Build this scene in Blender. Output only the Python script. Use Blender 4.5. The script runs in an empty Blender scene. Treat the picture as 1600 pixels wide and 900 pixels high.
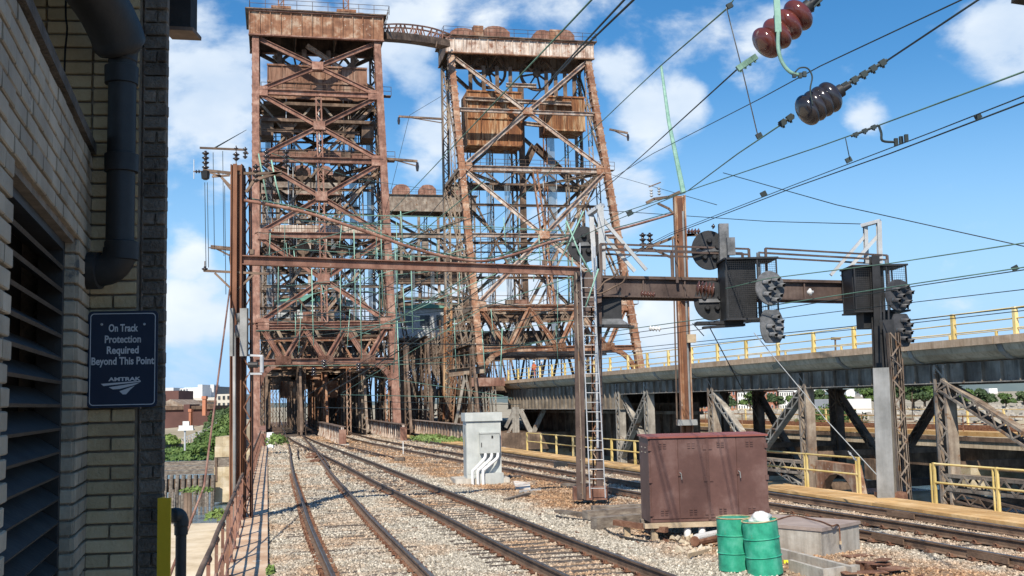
import bpy, math, random
import numpy as np
from math import radians, pi, sin, cos
random.seed(7)
rnd = random.uniform
S = bpy.context.scene
C = S.collection
# ---------------------------------------------------------------- camera (pinhole numbers reused for measuring distances)
CF, CH = 1700.0, 2.7
PIT, ROL = math.atan(177/CF), radians(1.3)
cp, sp, cr, sr = cos(PIT), sin(PIT), cos(ROL), sin(ROL)
FW = (0, cp, sp); U0 = (0, -sp, cp)
RI = (cr, -U0[1]*sr, -U0[2]*sr); UP = (sr, U0[1]*cr, U0[2]*cr)
cam_d = bpy.data.cameras.new('camera'); cam = bpy.data.objects.new('camera', cam_d); C.objects.link(cam)
from mathutils import Matrix, Vector
cam.matrix_world = Matrix(((RI[0], UP[0], -FW[0], 0), (RI[1], UP[1], -FW[1], 0), (RI[2], UP[2], -FW[2], CH), (0, 0, 0, 1)))
cam_d.sensor_width = 36; cam_d.lens = CF/1600*36; cam_d.clip_start = .05; cam_d.clip_end = 20000
S.camera = cam
S.render.resolution_x, S.render.resolution_y = 1024, 576
S.view_settings.view_transform = 'Standard'; S.view_settings.look = 'None'; S.view_settings.gamma = 1
S.view_settings.exposure = 0.58
# ---------------------------------------------------------------- light
SUN = Vector((-.2, -1.0, 1.0)).normalized()
sd = bpy.data.lights.new('sun', 'SUN'); sd.energy = 3.95; sd.angle = radians(.5); sd.color = (1, .92, .79)
so = bpy.data.objects.new('sun', sd); C.objects.link(so); so.rotation_euler = SUN.to_track_quat('Z', 'Y').to_euler()
def ray(x, y):
    a = (x-800)/CF; b = (450-y)/CF
    d = [FW[i]+a*RI[i]+b*UP[i] for i in range(3)]
    return Vector((d[0]/d[1], 1, d[2]/d[1]))
def P(x, y, D):
    d = ray(x, y); return Vector((d.x*D, D, CH+d.z*D))
def G(x, y, z=0.0):
    d = ray(x, y); t = (z-CH)/d.z; return Vector((d.x*t, t, z))
def pix(v):
    w = (v[0], v[1], v[2]-CH); f = sum(w[i]*FW[i] for i in range(3))
    return 800+CF*sum(w[i]*RI[i] for i in range(3))/f, 450-CF*sum(w[i]*UP[i] for i in range(3))/f
YU = Vector((-.274, .9617, 0)); YN = Vector((.9617, .274, 0))      # yard axes: along the tracks, to their right
def Q(al, la, z=0.0):
    v = YU*al+YN*la; v.z = z; return v
W = bpy.data.worlds.new('World'); S.world = W; W.use_nodes = True
def world():
    nt = W.node_tree; N = nt.nodes; L = nt.links; N.clear()
    out = N.new('ShaderNodeOutputWorld'); bg = N.new('ShaderNodeBackground'); bg.inputs[1].default_value = .11
    sky = N.new('ShaderNodeTexSky'); sky.sky_type = 'NISHITA'; sky.sun_disc = False
    sky.sun_elevation = math.asin(SUN.z); sky.sun_rotation = math.atan2(SUN.x, SUN.y)
    sky.air_density = 1.0; sky.dust_density = .4; sky.ozone_density = 2.2
    tc = N.new('ShaderNodeTexCoord')
    def math_(op, a, b=None, clamp=False):
        m = N.new('ShaderNodeMath'); m.operation = op; m.use_clamp = clamp
        for i, v in enumerate((a, b)):
            if v is None: continue
            if isinstance(v, (int, float)): m.inputs[i].default_value = v
            else: L.new(v, m.inputs[i])
        return m.outputs[0]
    d = tc.outputs['Generated']
    blobs = [(300,120,160,.72),(330,200,90,.5),(450,40,150,.5),(360,270,80,.3),(560,60,120,.5),(640,60,90,.6),(650,110,60,.5),(700,205,75,.75),(770,60,80,.5),(660,250,60,.5),
             (1010,190,85,.9),(1060,170,60,.8),(960,110,60,.7),(970,270,110,.55),(1000,290,60,.6),(900,15,160,.5),(1080,20,120,.35),(1575,50,85,.8),(1530,60,60,.4),
             (295,400,55,.85),(330,440,60,.6),(290,490,70,.95),(340,500,60,.8),(300,560,80,.5),(430,470,90,.6),(560,480,90,.7),(700,470,90,.9),(830,480,100,.85),
             (1030,520,85,.8),(960,480,80,.6),(1160,120,60,.5),(1190,70,70,.45),(1350,187,40,.55),(860,330,80,.35),(760,290,60,.4),(1100,560,90,.4)]
    tot = None
    for (x, y, r, a) in blobs:
        v = (Vector([FW[i]+(x-800)/CF*RI[i]+(450-y)/CF*UP[i] for i in range(3)])).normalized()
        ds = N.new('ShaderNodeVectorMath'); ds.operation = 'DISTANCE'; L.new(d, ds.inputs[0]); ds.inputs[1].default_value = v
        mr = N.new('ShaderNodeMapRange'); mr.interpolation_type = 'SMOOTHSTEP'
        mr.inputs['From Min'].default_value = r/CF*1.5; mr.inputs['From Max'].default_value = 0
        mr.inputs['To Min'].default_value = 0; mr.inputs['To Max'].default_value = a
        L.new(ds.outputs['Value'], mr.inputs['Value'])
        tot = mr.outputs[0] if tot is None else math_('MAXIMUM', tot, mr.outputs[0])
    def noise(sc, det, rough, off=(0, 0, 0), dist=0):
        mp = N.new('ShaderNodeMapping'); mp.inputs['Location'].default_value = off; mp.inputs['Scale'].default_value = (1, 1, 1.7); L.new(d, mp.inputs[0])
        n = N.new('ShaderNodeTexNoise'); n.inputs['Scale'].default_value = sc; n.inputs['Detail'].default_value = det; n.inputs['Roughness'].default_value = rough
        n.inputs['Distortion'].default_value = dist
        L.new(mp.outputs[0], n.inputs['Vector']); return n.outputs['Fac']
    n1 = noise(7, 9, .58, (3, 1, 0), .25); n2 = noise(22, 6, .55, (1, 2, 5), .1)
    nn = math_('ADD', math_('MULTIPLY', math_('SUBTRACT', n1, .5), 2.0), math_('MULTIPLY', math_('SUBTRACT', n2, .5), .55))
    # a thin general cover so that the sky goes on beyond the frame
    dens = math_('ADD', math_('ADD', nn, tot), -.34)
    cl = N.new('ShaderNodeMapRange'); cl.interpolation_type = 'SMOOTHSTEP'; cl.inputs['From Min'].default_value = -.08; cl.inputs['From Max'].default_value = .40; L.new(dens, cl.inputs['Value'])
    cl.inputs['To Max'].default_value = .93
    sep = N.new('ShaderNodeSeparateXYZ'); L.new(d, sep.inputs[0])
    up = N.new('ShaderNodeMapRange'); up.inputs['From Min'].default_value = -.02; up.inputs['From Max'].default_value = .05; L.new(sep.outputs[2], up.inputs['Value'])
    fac = math_('MULTIPLY', cl.outputs[0], up.outputs[0], True)
    shade = N.new('ShaderNodeMapRange'); shade.inputs['From Min'].default_value = .3; shade.inputs['From Max'].default_value = .75; L.new(noise(9, 5, .5, (3.05, 1, -.06)), shade.inputs['Value'])
    cc = N.new('ShaderNodeMix'); cc.data_type = 'RGBA'; L.new(shade.outputs[0], cc.inputs[0])
    cc.inputs[6].default_value = (3.7, 4.6, 5.8, 1); cc.inputs[7].default_value = (6.2, 6.5, 6.7, 1)
    hs = N.new('ShaderNodeHueSaturation'); hs.inputs['Saturation'].default_value = 1.38; hs.inputs['Value'].default_value = .84; L.new(sky.outputs[0], hs.inputs['Color'])
    hz = N.new('ShaderNodeMapRange'); hz.interpolation_type = 'SMOOTHSTEP'; hz.inputs['From Min'].default_value = .30; hz.inputs['From Max'].default_value = -.02; L.new(sep.outputs[2], hz.inputs['Value'])
    hm = N.new('ShaderNodeMix'); hm.data_type = 'RGBA'; L.new(hz.outputs[0], hm.inputs[0]); L.new(hs.outputs[0], hm.inputs[6]); hm.inputs[7].default_value = (2.5, 4.2, 6.5, 1)
    mx = N.new('ShaderNodeMix'); mx.data_type = 'RGBA'; L.new(fac, mx.inputs[0]); L.new(hm.outputs[2], mx.inputs[6]); L.new(cc.outputs[2], mx.inputs[7])
    L.new(mx.outputs[2], bg.inputs[0]); L.new(bg.outputs[0], out.inputs[0])
world()
# ---------------------------------------------------------------- materials
def mat(name, cols, scale=2.0, rough=.8, metal=0.0, bump=.3, bscale=None, streak=0.0, spots=None, coords='pos', stretch=(1, 1, 1), spec=.4):
    """cols: 2 or 3 colours mixed by noise; streak: strength of vertical runs; spots=(colour, scale, threshold)"""
    m = bpy.data.materials.new(name); m.use_nodes = True; nt = m.node_tree; N = nt.nodes; L = nt.links
    b = N['Principled BSDF']; b.inputs['Roughness'].default_value = rough; b.inputs['Metallic'].default_value = metal
    b.inputs['Specular IOR Level'].default_value = spec
    if coords == 'pos': src = N.new('ShaderNodeNewGeometry').outputs['Position']
    else: src = N.new('ShaderNodeTexCoord').outputs['Object']
    mp = N.new('ShaderNodeMapping'); L.new(src, mp.inputs[0]); mp.inputs['Scale'].default_value = stretch
    def noise(sc, det=5, r=.6, vec=None):
        n = N.new('ShaderNodeTexNoise'); n.inputs['Scale'].default_value = sc; n.inputs['Detail'].default_value = det; n.inputs['Roughness'].default_value = r
        L.new(vec or mp.outputs[0], n.inputs['Vector']); return n.outputs['Fac']
    n = noise(scale, 7, .65)
    cr_ = N.new('ShaderNodeValToRGB'); e = cr_.color_ramp.elements
    pos = [.34, .66] if len(cols) == 2 else [.32, .5, .66]
    while len(e) < len(cols): e.new(.5)
    for i, c in enumerate(cols): e[i].position = pos[i] if len(cols) <= 3 else .3+.4*i/(len(cols)-1); e[i].color = (*c, 1)
    L.new(n, cr_.inputs[0]); col = cr_.outputs[0]
    if streak:
        mp2 = N.new('ShaderNodeMapping'); L.new(src, mp2.inputs[0]); mp2.inputs['Scale'].default_value = (3.2, 3.2, .22)
        s = noise(1.6, 6, .7, mp2.outputs[0]); mr = N.new('ShaderNodeMapRange'); mr.inputs['From Min'].default_value = .45; mr.inputs['From Max'].default_value = .68
        mr.inputs['To Max'].default_value = streak; L.new(s, mr.inputs['Value'])
        mx = N.new('ShaderNodeMix'); mx.data_type = 'RGBA'; L.new(mr.outputs[0], mx.inputs[0]); L.new(col, mx.inputs[6]); mx.inputs[7].default_value = (*cols[0], 1)
        mx.inputs[7].default_value = tuple(v*.55 for v in cols[0])+(1,); col = mx.outputs[2]
    if spots:
        s = noise(spots[1], 6, .7); mr = N.new('ShaderNodeMapRange'); mr.inputs['From Min'].default_value = spots[2]; mr.inputs['From Max'].default_value = spots[2]+.05; L.new(s, mr.inputs['Value'])
        mx = N.new('ShaderNodeMix'); mx.data_type = 'RGBA'; L.new(mr.outputs[0], mx.inputs[0]); L.new(col, mx.inputs[6]); mx.inputs[7].default_value = (*spots[0], 1); col = mx.outputs[2]
    oi = N.new('ShaderNodeObjectInfo'); mr = N.new('ShaderNodeMapRange'); mr.inputs['To Min'].default_value = .84; mr.inputs['To Max'].default_value = 1.14; L.new(oi.outputs['Random'], mr.inputs['Value'])
    hv = N.new('ShaderNodeHueSaturation'); L.new(mr.outputs[0], hv.inputs['Value']); L.new(col, hv.inputs['Color']); L.new(hv.outputs[0], b.inputs['Base Color'])
    if bump:
        bn = N.new('ShaderNodeBump'); bn.inputs['Strength'].default_value = bump; bn.inputs['Distance'].default_value = .03
        L.new(noise(bscale or scale*6, 4, .6), bn.inputs['Height']); L.new(bn.outputs[0], b.inputs['Normal'])
    return m
M = {}
M['maroon_steel'] = mat('maroon_steel', [(.12, .055, .038), (.255, .125, .086), (.38, .235, .175)], .9, .75, bump=.3, streak=.6, spots=((.36, .27, .22), 3.5, .64))
M['rust_steel'] = mat('rust_steel', [(.15, .065, .036), (.30, .145, .08), (.48, .36, .26)], .8, .8, bump=.4, streak=.6, spots=((.52, .46, .38), 2.6, .62))
M['peel_steel'] = mat('peel_steel', [(.18, .085, .05), (.36, .27, .20), (.54, .48, .41)], .9, .75, streak=.75, spots=((.26, .09, .035), 2.2, .6))
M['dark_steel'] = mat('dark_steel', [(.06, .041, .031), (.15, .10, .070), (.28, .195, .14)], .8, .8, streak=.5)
M['orange_rust'] = mat('orange_rust', [(.12, .045, .022), (.31, .135, .055), (.56, .42, .26)], 1.2, .85, streak=.97, stretch=(1, 1, .14))
M['weight_rust'] = mat('weight_rust', [(.13, .06, .035), (.27, .15, .10), (.38, .27, .2)], .45, .85, streak=.9, stretch=(1, 1, .35))
M['white_peel'] = mat('white_peel', [(.22, .10, .06), (.56, .46, .38), (.68, .61, .54)], .8, .8, streak=.9, spots=((.30, .12, .06), 1.4, .6))
M['brace_peel'] = mat('brace_peel', [(.19, .09, .055), (.40, .31, .25), (.60, .54, .48)], 1.1, .75, streak=.5, spots=((.24, .10, .05), 1.6, .57))
M['post_rust'] = mat('post_rust', [(.10, .042, .025), (.20, .09, .05), (.28, .16, .10)], .9, .85, streak=.8, stretch=(1, 1, .4))
M['brown_steel'] = mat('brown_steel', [(.060, .040, .034), (.115, .080, .068), (.17, .125, .105)], 1.2, .8, streak=.4, spots=((.20, .09, .05), 3, .66))
M['grey_steel'] = mat('grey_steel', [(.17, .15, .125), (.30, .275, .24), (.43, .40, .35)], .9, .8, streak=.6, spots=((.17, .09, .05), 1.3, .6))
M['brown_grey'] = mat('brown_grey', [(.14, .10, .075), (.26, .205, .16), (.40, .34, .27)], .9, .85, streak=.6, spots=((.20, .11, .06), 2, .58))
M['blue_grey'] = mat('blue_grey', [(.11, .088, .068), (.23, .19, .145), (.36, .31, .25)], .7, .75, streak=.7, spots=((.15, .09, .06), 1.7, .64))
M['silver'] = mat('silver', [(.42, .43, .43), (.58, .59, .6)], 3, .45, .35, bump=.1)
M['frame_silver'] = mat('frame_silver', [(.42, .43, .43), (.54, .55, .55)], 2, .5, .2, bump=.08)
M['white_paint'] = mat('white_paint', [(.62, .62, .60), (.78, .78, .76)], 2, .5, bump=.08)
M['black_steel'] = mat('black_steel', [(.012, .013, .014), (.035, .035, .038)], 3, .55, bump=.1)
M['signal_grey'] = mat('signal_grey', [(.05, .052, .056), (.13, .135, .14), (.22, .22, .23)], 3.2, .55, bump=.12)
M['yellow'] = mat('yellow', [(.55, .40, .12), (.68, .52, .2), (.75, .63, .35)], 1.2, .6, bump=.1, spots=((.3, .16, .07), 4, .66))
M['yellow_dark'] = mat('yellow_dark', [(.66, .40, .02), (.78, .50, .03)], 3, .5, bump=.1, spots=((.05, .045, .03), 7, .68), coords='obj')
M['orange_deck'] = mat('orange_deck', [(.46, .26, .10), (.58, .36, .15), (.66, .46, .24)], 1.3, .85, bump=.3, spots=((.3, .2, .13), 2.5, .63))
M['verdigris'] = mat('verdigris', [(.16, .32, .25), (.32, .52, .42)], 4, .6, bump=.1)
M['green_wire'] = mat('green_wire', [(.05, .10, .08), (.14, .26, .20)], .5, .6, bump=0)
M['dark_wire'] = mat('dark_wire', [(.010, .016, .018), (.03, .045, .045)], .5, .6, bump=0)
M['rope'] = mat('rope', [(.16, .18, .2), (.26, .29, .31)], 1.5, .5, .3, bump=.2, stretch=(1, 1, .2))
M['rail_side'] = mat('rail_side', [(.11, .068, .045), (.21, .14, .095)], 3, .75, bump=.3)
M['rail_top'] = mat('rail_top', [(.16, .14, .125), (.30, .28, .26)], 3, .35, .8, bump=.05)
M['tie'] = mat('tie', [(.045, .033, .027), (.10, .078, .062), (.20, .165, .135)], 5, .95, bump=.7, bscale=24, stretch=(1, 1, 1))
M['old_wood'] = mat('old_wood', [(.10, .08, .065), (.20, .165, .135), (.31, .27, .22)], 3, .95, bump=.6, stretch=(1, 1, 3))
M['pale_wood'] = mat('pale_wood', [(.32, .24, .15), (.48, .38, .26)], 3, .9, bump=.4)
M['rust_plate'] = mat('rust_plate', [(.09, .04, .025), (.18, .085, .05), (.27, .155, .10)], 5, .85, bump=.5)
M['walk'] = mat('walk', [(.38, .23, .14), (.55, .38, .25), (.66, .52, .38)], .9, .9, bump=.4, bscale=14, spots=((.62, .54, .44), 2.5, .6))
M['cabinet_red'] = mat('cabinet_red', [(.085, .042, .034), (.115, .058, .047), (.17, .10, .085)], 1.4, .5, bump=.08, coords='obj', streak=.0, spots=((.25, .17, .15), 9, .72))
M['roof_red'] = mat('roof_red', [(.20, .06, .045), (.27, .085, .065)], 2, .5, bump=.1)
M['cabinet_grey'] = mat('cabinet_grey', [(.38, .40, .385), (.52, .54, .52)], 1.6, .5, bump=.05, streak=.22, spots=((.38, .38, .35), 3, .66))
M['pvc'] = mat('pvc', [(.74, .74, .73), (.8, .8, .8)], 3, .4, bump=0)
M['drum_green'] = mat('drum_green', [(.02, .20, .13), (.035, .34, .21), (.09, .42, .29)], 4, .42, bump=.12, coords='obj', spots=((.16, .10, .05), 6, .645))
M['drum_rim'] = mat('drum_rim', [(.30, .22, .10), (.55, .48, .3)], 9, .6, bump=.2)
M['drum_lid'] = mat('drum_lid', [(.10, .08, .065), (.2, .16, .13)], 6, .8)
M['bag'] = mat('bag', [(.62, .61, .58), (.74, .73, .70)], 6, .6, bump=.5)
M['concrete'] = mat('concrete', [(.33, .29, .24), (.47, .43, .37), (.55, .52, .46)], 1.8, .9, bump=.3, streak=.5)
M['lid_concrete'] = mat('lid_concrete', [(.28, .22, .19), (.38, .31, .27)], 2, .85, bump=.2)
M['deck_concrete'] = mat('deck_concrete', [(.40, .31, .21), (.56, .46, .33), (.66, .56, .42)], .5, .9, bump=.3, streak=.6, spots=((.2, .13, .09), 1.5, .66))
M['fascia'] = mat('fascia', [(.36, .25, .16), (.56, .43, .31)], 1.5, .9, streak=.5)
M['stone'] = mat('stone', [(.36, .27, .16), (.5, .41, .27), (.58, .5, .38)], 1.2, .95, bump=.5)
M['brick'] = mat('brick', [(.34, .24, .13), (.52, .385, .215), (.61, .475, .29)], 1.6, .85, bump=.35, bscale=50, spots=((.12, .11, .09), 3, .66))
M['brick_old'] = mat('brick_old', [(.07, .055, .042), (.135, .11, .085), (.19, .155, .12)], 6, .95, bump=.8, bscale=35)
M['brick_white'] = mat('brick_white', [(.30, .235, .16), (.49, .395, .28)], 2.5, .7, bump=.25, bscale=50, spots=((.15, .14, .12), 4, .64))
M['mortar'] = mat('mortar', [(.17, .135, .10), (.30, .24, .18)], 8, .95, bump=.4)
M['louver'] = mat('louver', [(.022, .021, .020), (.05, .047, .043)], 5, .6, .2, bump=.15, spots=((.13, .12, .11), 14, .7))
M['black'] = mat('black', [(.006, .006, .006), (.012, .012, .012)], 3, .9, bump=0)
M['pipe_black'] = mat('pipe_black', [(.016, .015, .014), (.036, .033, .03)], 3, .55, bump=.1)
M['roof_dark'] = mat('roof_dark', [(.02, .018, .016), (.045, .04, .035)], 3, .8, bump=.2)
M['sign_blue'] = mat('sign_blue', [(.016, .026, .05), (.022, .034, .062)], 3, .45, bump=.03)
M['sign_white'] = mat('sign_white', [(.50, .50, .50), (.56, .56, .56)], 3, .5, bump=0)
M['insulator_brown'] = mat('insulator_brown', [(.09, .022, .016), (.16, .045, .034)], 4, .12, bump=0, spots=((.28, .20, .17), 5, .63), spec=.7)
M['insulator_dark'] = mat('insulator_dark', [(.02, .018, .02), (.05, .04, .042)], 4, .15, bump=0, spots=((.2, .17, .16), 4, .66), spec=.7)
M['glass'] = mat('glass', [(.03, .04, .05), (.08, .10, .12)], .5, .15, bump=0)
M['roof_green'] = mat('roof_green', [(.10, .26, .20), (.16, .36, .28)], 2, .6)
M['house_white'] = mat('house_white', [(.50, .52, .52), (.66, .68, .68)], 1, .7, streak=.4)
M['cream'] = mat('cream', [(.62, .58, .5), (.74, .70, .62)], .05, .8, bump=0)
M['town_white'] = mat('town_white', [(.68, .68, .67), (.78, .78, .77)], .05, .8, bump=0)
M['town_brick'] = mat('town_brick', [(.09, .045, .04), (.14, .07, .06)], .2, .9, bump=0)
M['apt_brick'] = mat('apt_brick', [(.30, .12, .08), (.40, .18, .12)], .1, .9, bump=0)
M['chimney_brick'] = mat('chimney_brick', [(.38, .14, .08), (.46, .2, .12)], .3, .9, bump=0)
M['tan'] = mat('tan', [(.45, .28, .14), (.52, .35, .2)], .2, .9, bump=0)
M['orange_cloth'] = mat('orange_cloth', [(.35, .08, .04), (.5, .14, .07)], 4, .8)
M['navy_cloth'] = mat('navy_cloth', [(.02, .025, .05), (.04, .05, .08)], 4, .9)
M['skin'] = mat('skin', [(.42, .25, .17), (.5, .31, .22)], 9, .6, bump=0)
M['sand'] = mat('sand', [(.42, .34, .23), (.55, .46, .33), (.62, .54, .42)], .7, .95, bump=.5, bscale=6)
M['land'] = mat('land', [(.22, .19, .12), (.36, .31, .22), (.45, .40, .31)], .06, .95, bump=.2, bscale=1)
M['grass_bank'] = mat('grass_bank', [(.04, .07, .02), (.09, .13, .035), (.16, .17, .07)], .5, .95, bump=.5, bscale=3)
M['leaf'] = mat('leaf', [(.035, .075, .018), (.075, .13, .03), (.13, .19, .05)], .5, .7, bump=0)
M['leaf_dark'] = mat('leaf_dark', [(.025, .05, .02), (.05, .085, .03), (.08, .12, .045)], .3, .7, bump=0)
M['leaf_light'] = mat('leaf_light', [(.09, .15, .03), (.16, .24, .06), (.22, .29, .1)], 2, .7, bump=0)
M['bark'] = mat('bark', [(.08, .06, .045), (.14, .11, .08)], 3, .95)
M['blue_plastic'] = mat('blue_plastic', [(.03, .22, .5), (.05, .3, .6)], 3, .4, bump=0)
M['lime_plastic'] = mat('lime_plastic', [(.6, .62, .03), (.7, .72, .05)], 3, .4, bump=0)
M['hose'] = mat('hose', [(.02, .02, .02), (.06, .055, .05)], 6, .6, bump=.2)
M['plate_grey'] = mat('plate_grey', [(.20, .20, .19), (.29, .29, .28), (.36, .36, .35)], 1.5, .5, .2, bump=.08, streak=.3)
M['signal_dark'] = mat('signal_dark', [(.03, .03, .033), (.08, .08, .085)], 3.2, .5, bump=.12)
M['rope_thin'] = mat('rope_thin', [(.25, .26, .26), (.4, .41, .4)], 3, .5, bump=0)
M['verdigris_dark'] = mat('verdigris_dark', [(.05, .12, .09), (.22, .38, .3)], 9, .6, bump=0)
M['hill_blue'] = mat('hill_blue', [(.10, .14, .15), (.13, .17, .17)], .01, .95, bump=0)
M['slab_stain'] = mat('slab_stain', [(.45, .22, .10), (.62, .56, .48), (.68, .66, .62)], 3, .9, bump=.2)
def ground_mat(name, dark=1.0, bumpy=True):
    """grey ballast with patches of rusty orange dirt, same pattern for the bed and the loose stones"""
    m = bpy.data.materials.new(name); m.use_nodes = True; nt = m.node_tree; N = nt.nodes; L = nt.links
    b = N['Principled BSDF']; b.inputs['Roughness'].default_value = .95; b.inputs['Specular IOR Level'].default_value = .2
    g = N.new('ShaderNodeNewGeometry')
    def noise(sc, det=5, r=.6):
        n = N.new('ShaderNodeTexNoise'); n.inputs['Scale'].default_value = sc; n.inputs['Detail'].default_value = det; n.inputs['Roughness'].default_value = r
        L.new(g.outputs['Position'], n.inputs['Vector']); return n.outputs['Fac']
    # signed distance bands across the yard: lateral coordinate
    dp = N.new('ShaderNodeVectorMath'); dp.operation = 'DOT_PRODUCT'; L.new(g.outputs['Position'], dp.inputs[0]); dp.inputs[1].default_value = YN
    rp = N.new('ShaderNodeValToRGB'); rp.color_ramp.interpolation = 'EASE'
    mr0 = N.new('ShaderNodeMapRange'); mr0.inputs['From Max'].default_value = 20; L.new(dp.outputs['Value'], mr0.inputs['Value']); L.new(mr0.outputs[0], rp.inputs[0])
    e = rp.color_ramp.elements                       # how rusty the ground is across the yard
    vals = [(0, .45), (.12, .5), (.19, .5), (.245, .3), (.3, .75), (.36, .6), (.40, .1), (.425, .5), (.47, 1.2), (.58, 1.1), (.62, .5), (.66, .7), (.72, .7), (1, .8)]
    while len(e) < len(vals): e.new(.5)
    for i, (p, v) in enumerate(vals): e[i].position = p; e[i].color = (v, v, v, 1)
    ad = N.new('ShaderNodeMath'); ad.operation = 'MULTIPLY_ADD'; L.new(noise(.42, 6, .7), ad.inputs[0]); ad.inputs[1].default_value = 3.4; ad.inputs[2].default_value = -2.0
    ad2 = N.new('ShaderNodeMath'); ad2.operation = 'ADD'; L.new(ad.outputs[0], ad2.inputs[0]); L.new(rp.outputs[0], ad2.inputs[1]); ad2.use_clamp = True
    def ramp(fac, cols):
        r = N.new('ShaderNodeValToRGB'); q = r.color_ramp.elements
        while len(q) < len(cols): q.new(.5)
        for i, c in enumerate(cols): q[i].position = .3+.4*i/(len(cols)-1); q[i].color = (*[v*dark for v in c], 1)
        L.new(fac, r.inputs[0]); return r.outputs[0]
    fine = noise(16, 3, .75)
    grey = ramp(fine, [(.14, .12, .095), (.36, .325, .265), (.60, .56, .48)])
    rust = ramp(fine, [(.14, .078, .042), (.34, .205, .115), (.50, .36, .23)])
    mx = N.new('ShaderNodeMix'); mx.data_type = 'RGBA'; L.new(ad2.outputs[0], mx.inputs[0]); L.new(grey, mx.inputs[6]); L.new(rust, mx.inputs[7])
    hv = N.new('ShaderNodeHueSaturation'); L.new(mx.outputs[2], hv.inputs['Color'])
    if not bumpy:
        oi = N.new('ShaderNodeObjectInfo'); mr = N.new('ShaderNodeMapRange'); mr.inputs['To Min'].default_value = .6; mr.inputs['To Max'].default_value = 1.4
        L.new(oi.outputs['Random'], mr.inputs['Value']); L.new(mr.outputs[0], hv.inputs['Value'])
    L.new(hv.outputs[0], b.inputs['Base Color'])
    if bumpy:
        v = N.new('ShaderNodeTexVoronoi'); v.inputs['Scale'].default_value = 14; L.new(g.outputs['Position'], v.inputs['Vector'])
        bn = N.new('ShaderNodeBump'); bn.inputs['Strength'].default_value = 1; bn.inputs['Distance'].default_value = .05; bn.invert = True
        L.new(v.outputs['Distance'], bn.inputs['Height']); L.new(bn.outputs[0], b.inputs['Normal'])
    return m
M['ballast'] = ground_mat('ballast', .92)
M['stones'] = ground_mat('stones', 1.1, False)
M['porcelain_brown'] = mat('porcelain_brown', [(.07, .03, .025), (.12, .055, .04)], 4, .2, bump=0, spec=.6)
def water_mat():
    m = bpy.data.materials.new('water'); m.use_nodes = True; nt = m.node_tree; N = nt.nodes; L = nt.links
    b = N['Principled BSDF']; b.inputs['Base Color'].default_value = (.12, .19, .24, 1); b.inputs['Roughness'].default_value = .16; b.inputs['IOR'].default_value = 1.33
    g = N.new('ShaderNodeNewGeometry'); n = N.new('ShaderNodeTexNoise'); n.inputs['Scale'].default_value = 1.6; n.inputs['Detail'].default_value = 5
    mp = N.new('ShaderNodeMapping'); mp.inputs['Scale'].default_value = (.5, 1.3, 1); L.new(g.outputs['Position'], mp.inputs[0]); L.new(mp.outputs[0], n.inputs['Vector'])
    bn = N.new('ShaderNodeBump'); bn.inputs['Strength'].default_value = .7; bn.inputs['Distance'].default_value = .12; L.new(n.outputs['Fac'], bn.inputs['Height']); L.new(bn.outputs[0], b.inputs['Normal'])
    return m
M['water'] = water_mat()
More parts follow.
